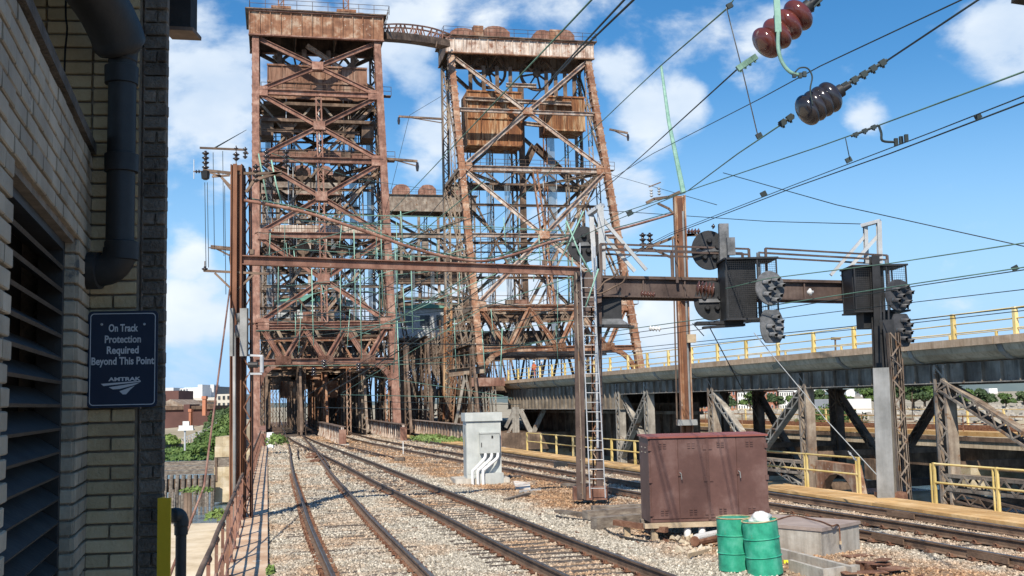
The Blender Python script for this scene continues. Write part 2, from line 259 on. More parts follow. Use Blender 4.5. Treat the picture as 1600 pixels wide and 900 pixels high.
# ---------------------------------------------------------------- mesh helpers
def tag(o, label=None, cat=None, group=None, kind=None):
    if label: o['label'] = label
    if cat: o['category'] = cat
    if group: o['group'] = group
    if kind: o['kind'] = kind
    return o
def thing(name, label, cat, loc=(0, 0, 0), rz=0.0, group=None):
    o = bpy.data.objects.new(name, None); C.objects.link(o); o.location = loc; o.rotation_euler = (0, 0, rz); o.empty_display_size = .3
    return tag(o, label, cat, group)
def chain_loc(p):
    """world matrix of a parent built here (empties with rotation about z; part objects have identity)"""
    m = Matrix.Identity(4)
    while p is not None:
        m = (Matrix.Translation(p.location) @ p.rotation_euler.to_matrix().to_4x4()) @ m; p = p.parent
    return m
class MB:
    def __init__(s): s.v = []; s.f = []; s.m = []; s.cm = 0; s.smooth = False
    def add(s, vs, fs):
        o = len(s.v); s.v += [tuple(v) for v in vs]; s.f += [tuple(i+o for i in f) for f in fs]; s.m += [s.cm]*len(fs); return s
    def box(s, c, size, ax=None):
        """box centred at c, optional axes (three unit vectors)"""
        c = Vector(c); h = [d/2 for d in size]; ax = ax or (Vector((1, 0, 0)), Vector((0, 1, 0)), Vector((0, 0, 1)))
        vs = [c+ax[0]*(h[0]*i)+ax[1]*(h[1]*j)+ax[2]*(h[2]*k) for k in (-1, 1) for j in (-1, 1) for i in (-1, 1)]
        return s.add(vs, [(0, 2, 3, 1), (4, 5, 7, 6), (0, 1, 5, 4), (2, 6, 7, 3), (0, 4, 6, 2), (1, 3, 7, 5)])
    def bb(s, x0, x1, y0, y1, z0, z1): return s.box(((x0+x1)/2, (y0+y1)/2, (z0+z1)/2), (x1-x0, y1-y0, z1-z0))
    def beam(s, a, b, w, h=None, up=(0, 0, 1), ext=0):
        a = Vector(a); b = Vector(b); h = h or w; d = (b-a); l = d.length; d.normalize(); up = Vector(up)
        if abs(d.dot(up.normalized())) > .98: up = Vector((0, 1, 0)) if abs(d.y) < .9 else Vector((1, 0, 0))
        x = d.cross(up).normalized(); y = x.cross(d).normalized()
        return s.box((a+b)/2, (w, l+ext, h), (x, d, y))
    def hbeam(s, a, b, w, h, t=.03, up=(0, 0, 1)):
        """I section: web vertical (h), flanges (w)"""
        a = Vector(a); b = Vector(b); d = (b-a).normalized(); up = Vector(up)
        if abs(d.dot(up.normalized())) > .98: up = Vector((0, 1, 0))
        x = d.cross(up).normalized(); y = x.cross(d).normalized()
        s.box((a+b)/2, (t, (b-a).length, h-2*t), (x, d, y))
        for k in (-1, 1): s.box((a+b)/2+y*(k*(h/2-t/2)), (w, (b-a).length, t), (x, d, y))
        return s
    def laced(s, a, b, w, dpt, up=(0, 0, 1), t=.04, pitch=None, bar=None, sides=1):
        """two channels joined by zigzag lacing bars; w = width across the lacing, dpt = channel depth"""
        a = Vector(a); b = Vector(b); d = b-a; l = d.length; d.normalize(); up = Vector(up)
        if abs(d.dot(up.normalized())) > .98: up = Vector((0, 1, 0))
        x = d.cross(up).normalized(); y = x.cross(d).normalized(); c = (a+b)/2
        for k in (-1, 1):
            s.box(c+x*(k*(w/2-t/2)), (t, l, dpt), (x, d, y))
            for q in (-1, 1): s.box(c+x*(k*(w/2-w*.12))+y*(q*(dpt/2-t/2)), (w*.16, l, t), (x, d, y))
        pitch = pitch or w*1.0; n = max(2, int(l/pitch)); bar = bar or w*.13
        for q in ((-1, 1) if sides == 2 else (-1,)):
            for i in range(n):
                k = 1 if i % 2 else -1
                p0 = a+d*(l*i/n)+x*(k*w*.4)+y*(q*(dpt/2+.005)); p1 = a+d*(l*(i+1)/n)-x*(k*w*.4)+y*(q*(dpt/2+.005))
                s.beam(p0, p1, bar, .02, up=y)
        return s
    def tube(s, pts, r, n=8, caps=True):
        pts = [Vector(p) for p in pts]; o = len(s.v); vs = []; fs = []; prev = None
        for i, p in enumerate(pts):
            d = (pts[min(i+1, len(pts)-1)]-pts[max(i-1, 0)]).normalized()
            if prev is None:
                ref = Vector((0, 0, 1)) if abs(d.z) < .9 else Vector((1, 0, 0)); x = d.cross(ref).normalized()
            else: x = (prev-d*prev.dot(d)).normalized()
            prev = x; y = d.cross(x); rr = r[i] if isinstance(r, (list, tuple)) else r
            vs += [p+x*(rr*cos(2*pi*k/n))+y*(rr*sin(2*pi*k/n)) for k in range(n)]
        for i in range(len(pts)-1):
            for k in range(n):
                k2 = (k+1) % n; fs.append((i*n+k, i*n+k2, (i+1)*n+k2, (i+1)*n+k))
        if caps: fs.append(tuple(range(n-1, -1, -1))); fs.append(tuple((len(pts)-1)*n+k for k in range(n)))
        return s.add(vs, fs)
    def lathe(s, a, axis, prof, n=20):
        """profile [(dist along axis, radius)] from point a"""
        a = Vector(a); d = Vector(axis).normalized()
        return s.tube_prof([a+d*t for t, r in prof], d, [r for t, r in prof], n)
    def tube_prof(s, pts, d, rs, n):
        ref = Vector((0, 0, 1)) if abs(d.z) < .9 else Vector((1, 0, 0)); x = d.cross(ref).normalized(); y = d.cross(x); vs = []; fs = []
        for p, r in zip(pts, rs): vs += [p+x*(r*cos(2*pi*k/n))+y*(r*sin(2*pi*k/n)) for k in range(n)]
        for i in range(len(pts)-1):
            for k in range(n): fs.append((i*n+k, i*n+(k+1) % n, (i+1)*n+(k+1) % n, (i+1)*n+k))
        if rs[0] > 1e-4: fs.append(tuple(range(n-1, -1, -1)))
        if rs[-1] > 1e-4: fs.append(tuple((len(pts)-1)*n+k for k in range(n)))
        return s.add(vs, fs)
    def prism(s, poly, off):
        """closed polygon (world points) extruded by vector off"""
        n = len(poly); off = Vector(off); vs = [Vector(p) for p in poly]+[Vector(p)+off for p in poly]
        return s.add(vs, [tuple(range(n-1, -1, -1)), tuple(range(n, 2*n))]+[(i, (i+1) % n, n+(i+1) % n, n+i) for i in range(n)])
    def build(s, name, m, parent=None, world=True, smooth=None):
        me = bpy.data.meshes.new(name); vs = s.v
        if parent is not None and world:
            inv = chain_loc(parent).inverted(); vs = [tuple(inv @ Vector(v)) for v in vs]
        me.from_pydata(vs, [], s.f); ms = m if isinstance(m, (list, tuple)) else [m]
        for q in ms: me.materials.append(M[q] if isinstance(q, str) else q)
        if len(ms) > 1: me.polygons.foreach_set('material_index', s.m)
        if smooth if smooth is not None else s.smooth: me.polygons.foreach_set('use_smooth', [True]*len(s.f))
        me.update(); o = bpy.data.objects.new(name, me); C.objects.link(o)
        if parent is not None: o.parent = parent
        return o
def smooth_by_angle(o, ang=40):
    me = o.data; me.polygons.foreach_set('use_smooth', [True]*len(me.polygons))
    try: me.set_sharp_from_angle(angle=radians(ang))
    except Exception: pass
    return o
def struct(name, mb, m): o = mb.build(name, m); o['kind'] = 'structure'; return o
def copy_tree(o, parent=None, **kw):
    c = o.copy(); C.objects.link(c); c.parent = parent
    for ch in o.children: copy_tree(ch, c)
    return c
def catmull(pts, n=8):
    pts = [Vector(p) for p in pts]; out = []
    for i in range(len(pts)-1):
        p0 = pts[max(i-1, 0)]; p1 = pts[i]; p2 = pts[i+1]; p3 = pts[min(i+2, len(pts)-1)]
        for k in range(n):
            t = k/n; out.append(.5*((2*p1)+(p2-p0)*t+(2*p0-5*p1+4*p2-p3)*t*t+(3*p1-p0-3*p2+p3)*t**3))
    return out+[pts[-1]]
# ================================================================ SETTING
def lerp_tab(tab, t):
    for (a, va), (b, vb) in zip(tab, tab[1:]):
        if t <= b: return va+(vb-va)*max(0, (t-a))/(b-a)
    return tab[-1][1]+(t-tab[-1][0])*(tab[-1][1]-tab[-2][1])/(tab[-1][0]-tab[-2][0])
edgeL = lambda al: .38+(al-19)*.0585
walkR = lambda al: 1.02+(al-18.3)*.0553
def smooth(t): t = np.clip(t, 0, 1); return t*t*(3-2*t)
def grid_obj(name, xs, ys, fn, m, kind='structure', frame=None):
    X, Y = np.meshgrid(xs, ys); Z = fn(X, Y)
    if frame: wx = YU.x*X+YN.x*Y; wy = YU.y*X+YN.y*Y
    else: wx, wy = X, Y
    v = np.stack([wx.ravel(), wy.ravel(), Z.ravel()], 1); n = len(xs); me = bpy.data.meshes.new(name)
    f = [(j*n+i, j*n+i+1, (j+1)*n+i+1, (j+1)*n+i) for j in range(len(ys)-1) for i in range(n-1)]
    if frame: f = [q[::-1] for q in f]
    me.from_pydata(v.tolist(), [], f); me.materials.append(M[m]); me.polygons.foreach_set('use_smooth', [True]*len(f)); me.update()
    o = bpy.data.objects.new(name, me); C.objects.link(o); o['kind'] = kind; return o
def wob(X, Y, s, seed=0): return np.sin(X*s+1.3*seed)*np.cos(Y*s*1.17+seed)+.5*np.sin(X*s*2.3+Y*s*1.9+seed)
# river
struct('river', MB().box((0, 4000, -4.6), (16000, 16000, 1.2)), 'water')
def landz(X, Y):
    yf = 205-55*smooth((-X-36)/10)-60*smooth((X-42)/30)
    yf = yf+2.5*np.sin(X*.13)
    base = -1.6+.35*wob(X, Y, .11)+.0*X
    hill = 1.2*smooth((-X-34)/14)*smooth((Y-152)/40)
    t = smooth((Y-yf)/9)
    return -5.6+(base+hill+5.6)*t
xs = np.concatenate([np.linspace(-9000, -160, 12)[:-1], np.arange(-160, 160, 3.5), np.linspace(160, 9000, 30)])
ys = np.concatenate([np.arange(120, 260, 3.5), np.linspace(262, 500, 14), np.linspace(560, 12000, 16)])
grid_obj('far_bank', xs, ys, landz, 'land')
# sandy lot below the left wall
def sandz(X, Y):
    return -3.1+.06*wob(X, Y, .9)-2.4*smooth((Y-57-1.2*np.sin(X*.5))/5)
grid_obj('sand_lot', np.arange(-70, 1, 1.2), np.arange(6, 66, 1.2), sandz, 'sand')
# yard block (retaining walls included) and its ballast sheet
al0, al1 = -12, 106
poly = [Q(a, edgeL(a), -6) for a in np.linspace(al0, al1, 12)]+[Q(al1, 17.25, -6), Q(al0, 17.25, -6)]
struct('yard_embankment', MB().prism(poly, (0, 0, 5.68)), 'stone')
def bedz(A, L): return -.206-.004*smooth((1.15-np.abs(L-np.interp(A, [6, 31, 50, 70, 100], [6.15, 6.5, 6.95, 7.32, 8.2])))/.25)-.004*smooth((1.2-np.abs(L-np.interp(A, [6, 25, 33, 58, 100], [13.75, 13.15, 12.85, 12.5, 12.9])))/.25)+.012*wob(A, L, 2.1, 1)+.010*wob(A, L, .7, 2)+.03*smooth((L-8.2)/.6)*smooth((12-L)/.6)*(1+wob(A, L, 1.1, 3))
def bed(name):
    aa = np.concatenate([np.arange(8, 40, .25), np.arange(40, 106.1, .8)]); ll = np.linspace(0, 1, 70)
    A, T = np.meshgrid(aa, ll); Lr = walkR(A); L_ = Lr+(16.05-Lr)*T; Z = bedz(A, L_)
    wx = YU.x*A+YN.x*L_; wy = YU.y*A+YN.y*L_; v = np.stack([wx.ravel(), wy.ravel(), Z.ravel()], 1); n = len(aa)
    f = [(j*n+i, (j+1)*n+i, (j+1)*n+i+1, j*n+i+1) for j in range(len(ll)-1) for i in range(n-1)]
    me = bpy.data.meshes.new(name); me.from_pydata(v.tolist(), [], f); me.materials.append(M['ballast']); me.polygons.foreach_set('use_smooth', [True]*len(f)); me.update()
    o = bpy.data.objects.new(name, me); C.objects.link(o); o['kind'] = 'structure'
bed('ground')
# near ground under and behind the camera (out of frame)
struct('yard_ground_near', MB().prism([Q(-12, edgeL(-12), -.24), Q(8, edgeL(8), -.24), Q(8, 17.2, -.24), Q(-12, 17.2, -.24)], (0, 0, .04)), 'ballast')
# left concrete walkway slabs
for i in range(24):
    a0 = 8+i*4; a1 = a0+3.97
    mb = MB().prism([Q(a0, edgeL(a0)+.0, -.3), Q(a0, walkR(a0), -.3), Q(a1, walkR(a1), -.3), Q(a1, edgeL(a1)+.0, -.3)], (0, 0, .22+rnd(-.006, .006)))
    o = struct('walkway', mb, 'walk')
# far right orange timber walkway along the yard edge, in long boards
bw = thing('timber_walkway', 'long orange timber walkway along the yellow railing at the yard edge', 'walkway', Q(8, 16.6, -.05))
nb = 0
for i in range(48):
    a0 = 8+i*2.0
    for j in range(5):
        if j and a0 > 60: continue
        w = .245 if a0 <= 60 else 1.24
        l0 = 16.0+.25*j; off = (j % 2)*1.0*(a0 <= 60)
        mb = MB().prism([Q(a0+off, l0, -.08), Q(a0+off, l0+w, -.08), Q(a0+off+1.985, l0+w, -.08), Q(a0+off+1.985, l0, -.08)], (0, 0, .075+rnd(-.004, .004)))
        mb.build('board', 'orange_deck', bw)
MB().prism([Q(8, 15.9, -.3), Q(8, 15.97, -.3), Q(104, 15.97, -.3), Q(104, 15.9, -.3)], (0, 0, .2)).build('edge_beam', 'tie', bw)
MB().prism([Q(8, 17.27, -.5), Q(8, 17.4, -.5), Q(104, 17.4, -.5), Q(104, 17.27, -.5)], (0, 0, .42)).build('edge_beam', 'tie', bw)
# ---------------------------------------------------------------- tracks
T1 = [(6, 2.3), (12, 2.5), (18, 2.78), (26, 3.16), (33.5, 3.6), (44, 4.22), (52, 4.75), (60, 5.3), (67, 5.82), (78, 6.55), (88, 7.2), (97, 7.78), (110, 8.6), (140, 10.45), (235, 16.4)]
T2 = [(6, 6.15), (16, 6.2), (21, 6.25), (31, 6.5), (40, 6.68), (50, 6.95), (60, 7.15), (70, 7.32), (80, 7.5), (90, 7.75), (97, 8.0), (103, 8.2)]
T3 = [(6, 13.75), (16, 13.5), (20, 13.4), (25, 13.15), (33, 12.85), (45, 12.65), (58, 12.5), (71, 12.35), (88, 12.45), (110, 13.45), (140, 15.3), (235, 21.1)]
T4r = [(8, 15.6), (18, 15.52), (28, 15.37), (38, 15.25), (50, 15.1), (60, 15.1), (70, 15.4), (82, 15.8), (110, 17.3), (140, 19.1), (235, 24.9)]
def path(tab, n=6): return catmull([Q(a, l, 0) for a, l in tab], n)
def offset(pts, d):
    out = []
    for i, p in enumerate(pts):
        t = (pts[min(i+1, len(pts)-1)]-pts[max(i-1, 0)]).normalized(); out.append(p+Vector((t.y, -t.x, 0))*d)
    return out
RP = [(-.066, -.172), (.066, -.172), (.066, -.160), (.012, -.145), (.009, -.045), (.036, -.034), (.036, -.004), (.026, 0), (-.026, 0), (-.036, -.004), (-.036, -.034), (-.009, -.045), (-.012, -.145), (-.066, -.160)]
def rail(pts, parent, name='rail', s=1.0, dz=0.0):
    mb = MB(); n = len(RP); vs = []; fs = []
    for i, p in enumerate(pts):
        t = (pts[min(i+1, len(pts)-1)]-pts[max(i-1, 0)]).normalized(); x = Vector((t.y, -t.x, 0))
        vs += [p+x*(a*s)+Vector((0, 0, b+dz)) for a, b in RP]
    for i in range(len(pts)-1):
        for k in range(n): fs.append((i*n+k, i*n+(k+1) % n, (i+1)*n+(k+1) % n, (i+1)*n+k))
    mb.add(vs, fs); mb.m = [(1 if (k % n) in (6, 7, 8) else 0) for k in range(len(fs))]
    mb.add([], []); return mb.build(name, ['rail_side', 'rail_top'], parent)
tie_mesh = []
for k in range(5):
    mb = MB(); n = 6
    for i in range(n):                                # weathered block: slight wander along its length, bevelled top edges
        pass
    L_, w, h = 2.6, .23, .17; prof = [(-w/2, 0), (w/2, 0), (w/2, h-.02), (w/2-.02, h), (-w/2+.02, h), (-w/2, h-.02)]; vs = []; fs = []; N_ = 7
    for i in range(N_+1):
        x = -L_/2+L_*i/N_; dy = rnd(-.008, .008); dz = rnd(-.008, .006)
        vs += [(x, a+dy+rnd(-.004, .004), b+(dz if b > .1 else 0)) for a, b in prof]
    q = len(prof)
    for i in range(N_):
        for j in range(q): fs.append((i*q+j, (i+1)*q+j, (i+1)*q+(j+1) % q, i*q+(j+1) % q))
    fs += [tuple(range(q)), tuple(N_*q+j for j in range(q-1, -1, -1))]
    mb.add(vs, fs); me = bpy.data.meshes.new('tie'); me.from_pydata(mb.v, [], mb.f); me.materials.append(M['tie']); me.update(); tie_mesh.append(me)
tie_spots = []
def track(name, label, tab, a_tie, sink, sp=.56, gauge=1.5):
    t = thing(name, label, 'railway track', Q(tab[0][0], tab[0][1], -.2)); c = path(tab, 8)
    for s in (-1, 1): rail(offset(c, s*gauge/2), t)
    # ties
    acc = 0; last = c[0]; nplate = MB(); nsp = 0; fine = path(tab, 60)
    for p, q in zip(fine, fine[1:]):
        acc += (q-p).length
        if acc >= sp:
            acc -= sp; al = q.dot(YU)
            if al > a_tie: break
            d = (q-p).normalized(); ang = math.atan2(d.y, d.x)-pi/2+rnd(-.02, .02)
            o = bpy.data.objects.new('tie', random.choice(tie_mesh)); C.objects.link(o); o.parent = t
            o.location = (q+Vector((0, 0, -.352-rnd(0, sink)))+Vector((cos(ang), sin(ang), 0))*rnd(-.08, .08))-t.location; o.rotation_euler = (0, 0, ang)
            tie_spots.append((q.x, q.y, ang, sink))
            if al < 48:
                x = Vector((cos(ang), sin(ang), 0)); y = Vector((-sin(ang), cos(ang), 0))
                for s in (-1, 1):
                    ctr = q+x*(s*gauge/2)
                    nplate.box(ctr+Vector((0, 0, -.168)), (.34, .18, .014), (x, y, Vector((0, 0, 1))))
                    for e in (-1, 1):
                        nplate.box(ctr+x*(e*.12)+y*rnd(-.04, .04)+Vector((0, 0, -.145)), (.05, .05, .045), (x, y, Vector((0, 0, 1))))
                        if al < 32: nplate.tube([ctr+x*(e*.16)+y*(.06*cos(k))+Vector((0, 0, -.14+.035*sin(k))) for k in np.linspace(0, 5.5, 7)], .011, 4)
    if nplate.v: nplate.build('fastenings', 'rust_plate', t)['kind'] = 'stuff'
    return t, c
t1, c1 = track('railway_track', 'curving track nearest the left railing, ties mostly buried in ballast', T1, 98, .04)
t2, c2 = track('railway_track', 'straight track in the middle of the yard with dark ties showing', T2, 100, .015, .54)
t3, c3 = track('railway_track', 'track passing behind the grey and maroon cabinets', T3, 100, .03)
for i in range(3):                                    # joint bars on the near rails
    q = Q((15.8, 18.5, 22)[i], lerp_tab(T3, (15.8, 18.5, 22)[i])-.75, -.09); MB().beam(q-YU*.5-YN*.05, q+YU*.5-YN*.05, .03, .1).build('joint_bar', 'rail_side', t3)
tg = thing('lone_rail', 'single rail running beside the orange timber walkway', 'rail', Q(8, 15.5, -.2)); rail(path(T4r, 6), tg)
for a in (17, 22, 29): q = Q(a, lerp_tab(T4r, a)-.05, -.09); MB().beam(q-YU*.5, q+YU*.5, .035, .11).build('joint_bar', 'rail_side', tg)
sp_ = thing('lone_rail', 'short spur rail ending in the dirt left of the grey cabinet', 'rail', Q(56, 9.7, -.2))
rail([Q(a, l, -.05) for a, l in ((84, 9.0), (78, 9.3), (70, 9.45), (62, 9.55), (55.5, 9.6))], sp_); rail([Q(a, l, -.08) for a, l in ((74, 9.2), (68, 9.25), (60, 9.3))], sp_)
MB().box(Q(55.2, 9.6, -.1), (.5, .4, .2)).build('bumper_block', 'tie', sp_)
# crossover rails and frog between the two left tracks
xo = thing('track_crossover', 'rusty crossover rails where the two left tracks join', 'railway switch', Q(72, 6, -.2))
rail([Q(a, l, -.01) for a, l in ((50, 5.5), (58, 6.1), (66, 6.6), (75, 7.2), (85, 7.8))], xo)
rail([Q(a, l, -.015) for a, l in ((60, 4.95), (66, 5.4), (72, 5.9))], xo, s=.9)
for a, l in ((62, 5.9), (66, 6.35), (58, 5.75)): MB().box(Q(a, l, -.12), (.5, 1.6, .08)).build('guard_plate', 'rust_plate', xo)
# guard rail inside the left rail of the first track
# ---------------------------------------------------------------- loose stones (uncountable)
def stones():
    rs = np.random.RandomState(3); P_ = []
    for a0, a1, dens, s0, s1 in ((9, 24, 520, .013, .034), (24, 38, 230, .019, .042), (38, 62, 70, .028, .058), (62, 104, 16, .045, .09)):
        n = int((a1-a0)*15.5*dens); a = rs.uniform(a0, a1, n); u = rs.uniform(0, 1, n); l = walkR(a)+(15.9-walkR(a))*u
        s = rs.uniform(s0, s1, n); P_.append(np.stack([a, l, s], 1))
    p = np.concatenate(P_); a, l, s = p[:, 0], p[:, 1], p[:, 2]
    keep = np.ones(len(a), bool)
    x = YU.x*a+YN.x*l; y = YU.y*a+YN.y*l
    for tab, fr in ((T1, .5), (T2, .06), (T3, .3)):
        ta = np.array([q[0] for q in tab]); tl = np.array([q[1] for q in tab]); c = np.interp(a, ta, tl)
        for g in (-.75, .75): keep &= np.abs(l-c-g) > .085
    for g in (T4r,):
        c = np.interp(a, [q[0] for q in g], [q[1] for q in g]); keep &= np.abs(l-c) > .07
    # keep tie tops fairly clean
    ts = np.array(tie_spots); order = np.argsort(ts[:, 1]); r = rs.uniform(0, 1, len(a))
    for (tx, ty, an, sk) in ts:
        m_ = (np.abs(x-tx) < 1.6) & (np.abs(y-ty) < 1.4)
        idx = np.nonzero(m_)[0]; dx = x[idx]-tx; dy = y[idx]-ty; u = dx*cos(an)+dy*sin(an); v = -dx*sin(an)+dy*cos(an)
        on = (np.abs(u) < 1.3) & (np.abs(v) < .13); keep[idx[on & (r[idx] > (.05 if sk < .02 else .55))]] = False
    dirt = rs.uniform(0, 1, len(a)) < np.interp(l, [8.6, 9.2, 11.5, 12.0], [1, .35, .35, 1]); keep &= dirt
    x, y, a, l, s = x[keep], y[keep], a[keep], l[keep], s[keep]; z = bedz(a, l)+s*.2+rs.uniform(-.004, .008, len(a))
    me = bpy.data.meshes.new('ballast_stones'); me.vertices.add(len(x)); me.vertices.foreach_set('co', np.stack([x, y, z], 1).ravel())
    A = me.attributes.new('scl', 'FLOAT_VECTOR', 'POINT'); A.data.foreach_set('vector', (.88*s[:, None]*rs.uniform(.6, 1.35, (len(x), 3))).ravel())
    A = me.attributes.new('rot', 'FLOAT_VECTOR', 'POINT'); A.data.foreach_set('vector', rs.uniform(0, 6.28, (len(x), 3)).ravel())
    o = bpy.data.objects.new('ballast_stones', me); C.objects.link(o); me.materials.append(M['stones'])
    ng = bpy.data.node_groups.new('scatter', 'GeometryNodeTree'); ng.interface.new_socket('Geometry', in_out='INPUT', socket_type='NodeSocketGeometry'); ng.interface.new_socket('Geometry', in_out='OUTPUT', socket_type='NodeSocketGeometry')
    N = ng.nodes; L = ng.links; gi = N.new('NodeGroupInput'); go = N.new('NodeGroupOutput')
    ic = N.new('GeometryNodeMeshIcoSphere'); ic.inputs['Subdivisions'].default_value = 1
    # knock the sphere into an angular stone
    spn = N.new('GeometryNodeSetPosition'); rn = N.new('FunctionNodeRandomValue'); rn.data_type = 'FLOAT_VECTOR'; rn.inputs[0].default_value = (-.28,)*3; rn.inputs[1].default_value = (.28,)*3
    L.new(ic.outputs[0], spn.inputs[0]); L.new(rn.outputs[0], spn.inputs['Offset'])
    sh = N.new('GeometryNodeSetShadeSmooth'); sh.inputs['Shade Smooth'].default_value = False; L.new(spn.outputs[0], sh.inputs[0])
    sm = N.new('GeometryNodeSetMaterial'); sm.inputs['Material'].default_value = M['stones']; L.new(sh.outputs[0], sm.inputs[0])
    a1 = N.new('GeometryNodeInputNamedAttribute'); a1.data_type = 'FLOAT_VECTOR'; a1.inputs[0].default_value = 'scl'
    a2 = N.new('GeometryNodeInputNamedAttribute'); a2.data_type = 'FLOAT_VECTOR'; a2.inputs[0].default_value = 'rot'
    io = N.new('GeometryNodeInstanceOnPoints'); L.new(gi.outputs[0], io.inputs['Points']); L.new(sm.outputs[0], io.inputs['Instance']); L.new(a1.outputs[0], io.inputs['Scale']); L.new(a2.outputs[0], io.inputs['Rotation'])
    L.new(io.outputs[0], go.inputs[0]); md = o.modifiers.new('scatter', 'NODES'); md.node_group = ng
    tag(o, 'grey and rusty ballast stones spread between the rails', 'ballast', kind='stuff')
stones()
def sticks():
    """flat chips and twigs lying on the dirt"""
    mb = MB()
    for _ in range(900):
        a = rnd(11, 40); l = random.choice((rnd(8.3, 11.9), rnd(8.5, 11.5), rnd(2, 15))); p = Q(a, l, float(bedz(np.array(a), np.array(l)))+.02); an = rnd(0, 6.3); L_ = rnd(.04, .2)
        d = Vector((cos(an), sin(an), rnd(-.15, .15))); mb.beam(p, p+d*L_, rnd(.01, .05), .01)
    tag(mb.build('dirt_litter', 'rust_plate'), 'rusty chips and twigs littering the dirt between tracks', 'litter', kind='stuff')
sticks()
# ---------------------------------------------------------------- left iron railing
def left_railing():
    t = thing('iron_railing', 'rusty iron railing along the left walkway above the water', 'railing', Q(16, edgeL(16), -.1))
    off = lambda a: edgeL(a)+.03
    for h, r in ((1.12, .034), (.62, .022), (.14, .018)):
        MB().tube([Q(a, off(a), h-.08+.012*sin(a*1.7)) for a in np.arange(9, 80.1, 1.0)], r, 8).build('rail', 'dark_steel' if h > 1 else 'maroon_steel', t, smooth=True)
    k = 0; a = 9.4
    while a < 80:
        p = Q(a, off(a), -.1)
        mb = MB().beam(p, p+Vector((0, 0, 1.12)), .045, .06, up=YU); mb.beam(p+YN*-.03, p-YN*.10+Vector((0, 0, -.5)), .03, .03)
        mb.beam(p+Vector((0, 0, .0))-YN*.10, p+Vector((0, 0, .6)), .028, .028)
        mb.box(p+Vector((0, 0, .04)), (.13, .13, .03)); mb.lathe(p+Vector((0, 0, 1.08)), YU, [(-.05, .045), (.05, .045)], 8)
        mb.build('post', 'maroon_steel', t); a += 1.9
left_railing()
def yellow_railing(name_label, line, z, h=1.05, step=2.6, rails=(1.0, .55), pw=.06, skip=None, col='yellow', doubled=True):
    t = thing('yellow_railing', name_label, 'railing', tuple(line[0][:2])+(z,))
    for hh in rails:
        seg = [p+Vector((0, 0, z+hh*h)) for p in line]
        MB().tube(seg, .03, 6).build('rail', col, t)
    for p, q in zip(line, line[1:]):
        n = max(1, round((q-p).length/step))
        for i in range(n+(q == line[-1])):
            b = p+(q-p)*(i/n); mb = MB().beam(b+Vector((0, 0, z)), b+Vector((0, 0, z+h+.03)), pw, pw, up=(q-p))
            if doubled: mb.beam(b+(q-p).normalized()*.13+Vector((0, 0, z)), b+(q-p).normalized()*.13+Vector((0, 0, z+h)), pw*.7, pw*.4, up=(q-p))
            mb.build('post', col, t)
    return t
flat = lambda a, l: Q(a, l, 0)
yellow_railing('yellow pipe railing beside the orange walkway, far side of the signal post', [flat(26.3, 17.2), flat(45, 17.2), flat(58, 17.2)], -.05, 1.0, 2.7)
yellow_railing('yellow pipe railing at the right edge, near side of the signal post', [flat(12, 17.2), flat(16.5, 17.2), flat(23.1, 17.2)], -.05, 1.0, 2.3)
# ---------------------------------------------------------------- plate girders standing between the far tracks
def plate_girder(label, a0, l0, a1, l1, h, w=.5, m='dark_steel', ribs='white_peel', z=-.2, step=1.6, end=True):
    p = Q(a0, l0, z); q = Q(a1, l1, z); d = (q-p).normalized(); x = Vector((d.y, -d.x, 0)); t = thing('plate_girder', label, 'girder', p)
    MB().beam(p+Vector((0, 0, h/2)), q+Vector((0, 0, h/2)), .03, h-.06).build('web', 'brown_steel' if m != 'peel_steel' else m, t)  # darker web, except on the pale girder: flange shade put into its colour
    MB().beam(p+Vector((0, 0, h-.02)), q+Vector((0, 0, h-.02)), w, .05).build('top_flange', m, t)
    MB().beam(p+Vector((0, 0, .03)), q+Vector((0, 0, .03)), w, .05).build('bottom_flange', m, t)
    n = int((q-p).length/step); mb = None
    for i in range(n+1):
        c = p+d*((q-p).length*i/n)
        for s in (-1, 1):
            mb = MB().prism([c+x*(s*.015), c+x*(s*w*.5)+Vector((0, 0, .05)), c+x*(s*.1)+Vector((0, 0, h*.35)), c+x*(s*.1)+Vector((0, 0, h-.05)), c+x*(s*.015)+Vector((0, 0, h-.05))], d*.045)
            if s == -1: mb.build('stiffener', ribs, t)
            else: mb.build('stiffener', ribs, t) if i < 3 else None
    if end:
        MB().box(p+Vector((0, 0, h*.42))-d*.1, (w, .2, h*.84), (x, d, Vector((0, 0, 1)))).build('end_plate', 'maroon_steel', t)
        MB().box(p+Vector((0, 0, .0))-d*.1, (w+.4, .8, .2), (x, d, Vector((0, 0, 1)))).build('bearing_pad', 'concrete', t)
    return t
plate_girder('nearest rusty plate girder, between the left tracks and the middle track', 80, 9.75, 108, 11.0, 1.35)
plate_girder('second rusty plate girder, right of the middle far track', 83, 14.75, 119, 17.0, 1.35)
plate_girder('pale plate girder running behind the grey cabinet', 66, 17.6, 124, 21.3, 1.3, m='peel_steel', ribs='peel_steel')
plate_girder('low plate girder at the far end of the left railing', 80.5, 4.1, 103, 5.3, 1.2, m='maroon_steel', end=True)
MB_w = MB().box(Q(78.5, 4.55, .35), (.45, .3, 1.15)); tag(MB_w.build('white_marker_box', 'white_paint'), 'white upright box at the far end of the left railing', 'box')
mk = MB().tube([Q(62, 11.0, -.2), Q(62, 11.0, .55)], .03, 6); tag(mk.build('marker_stake', 'white_paint'), 'thin white stake beside the middle track', 'stake')
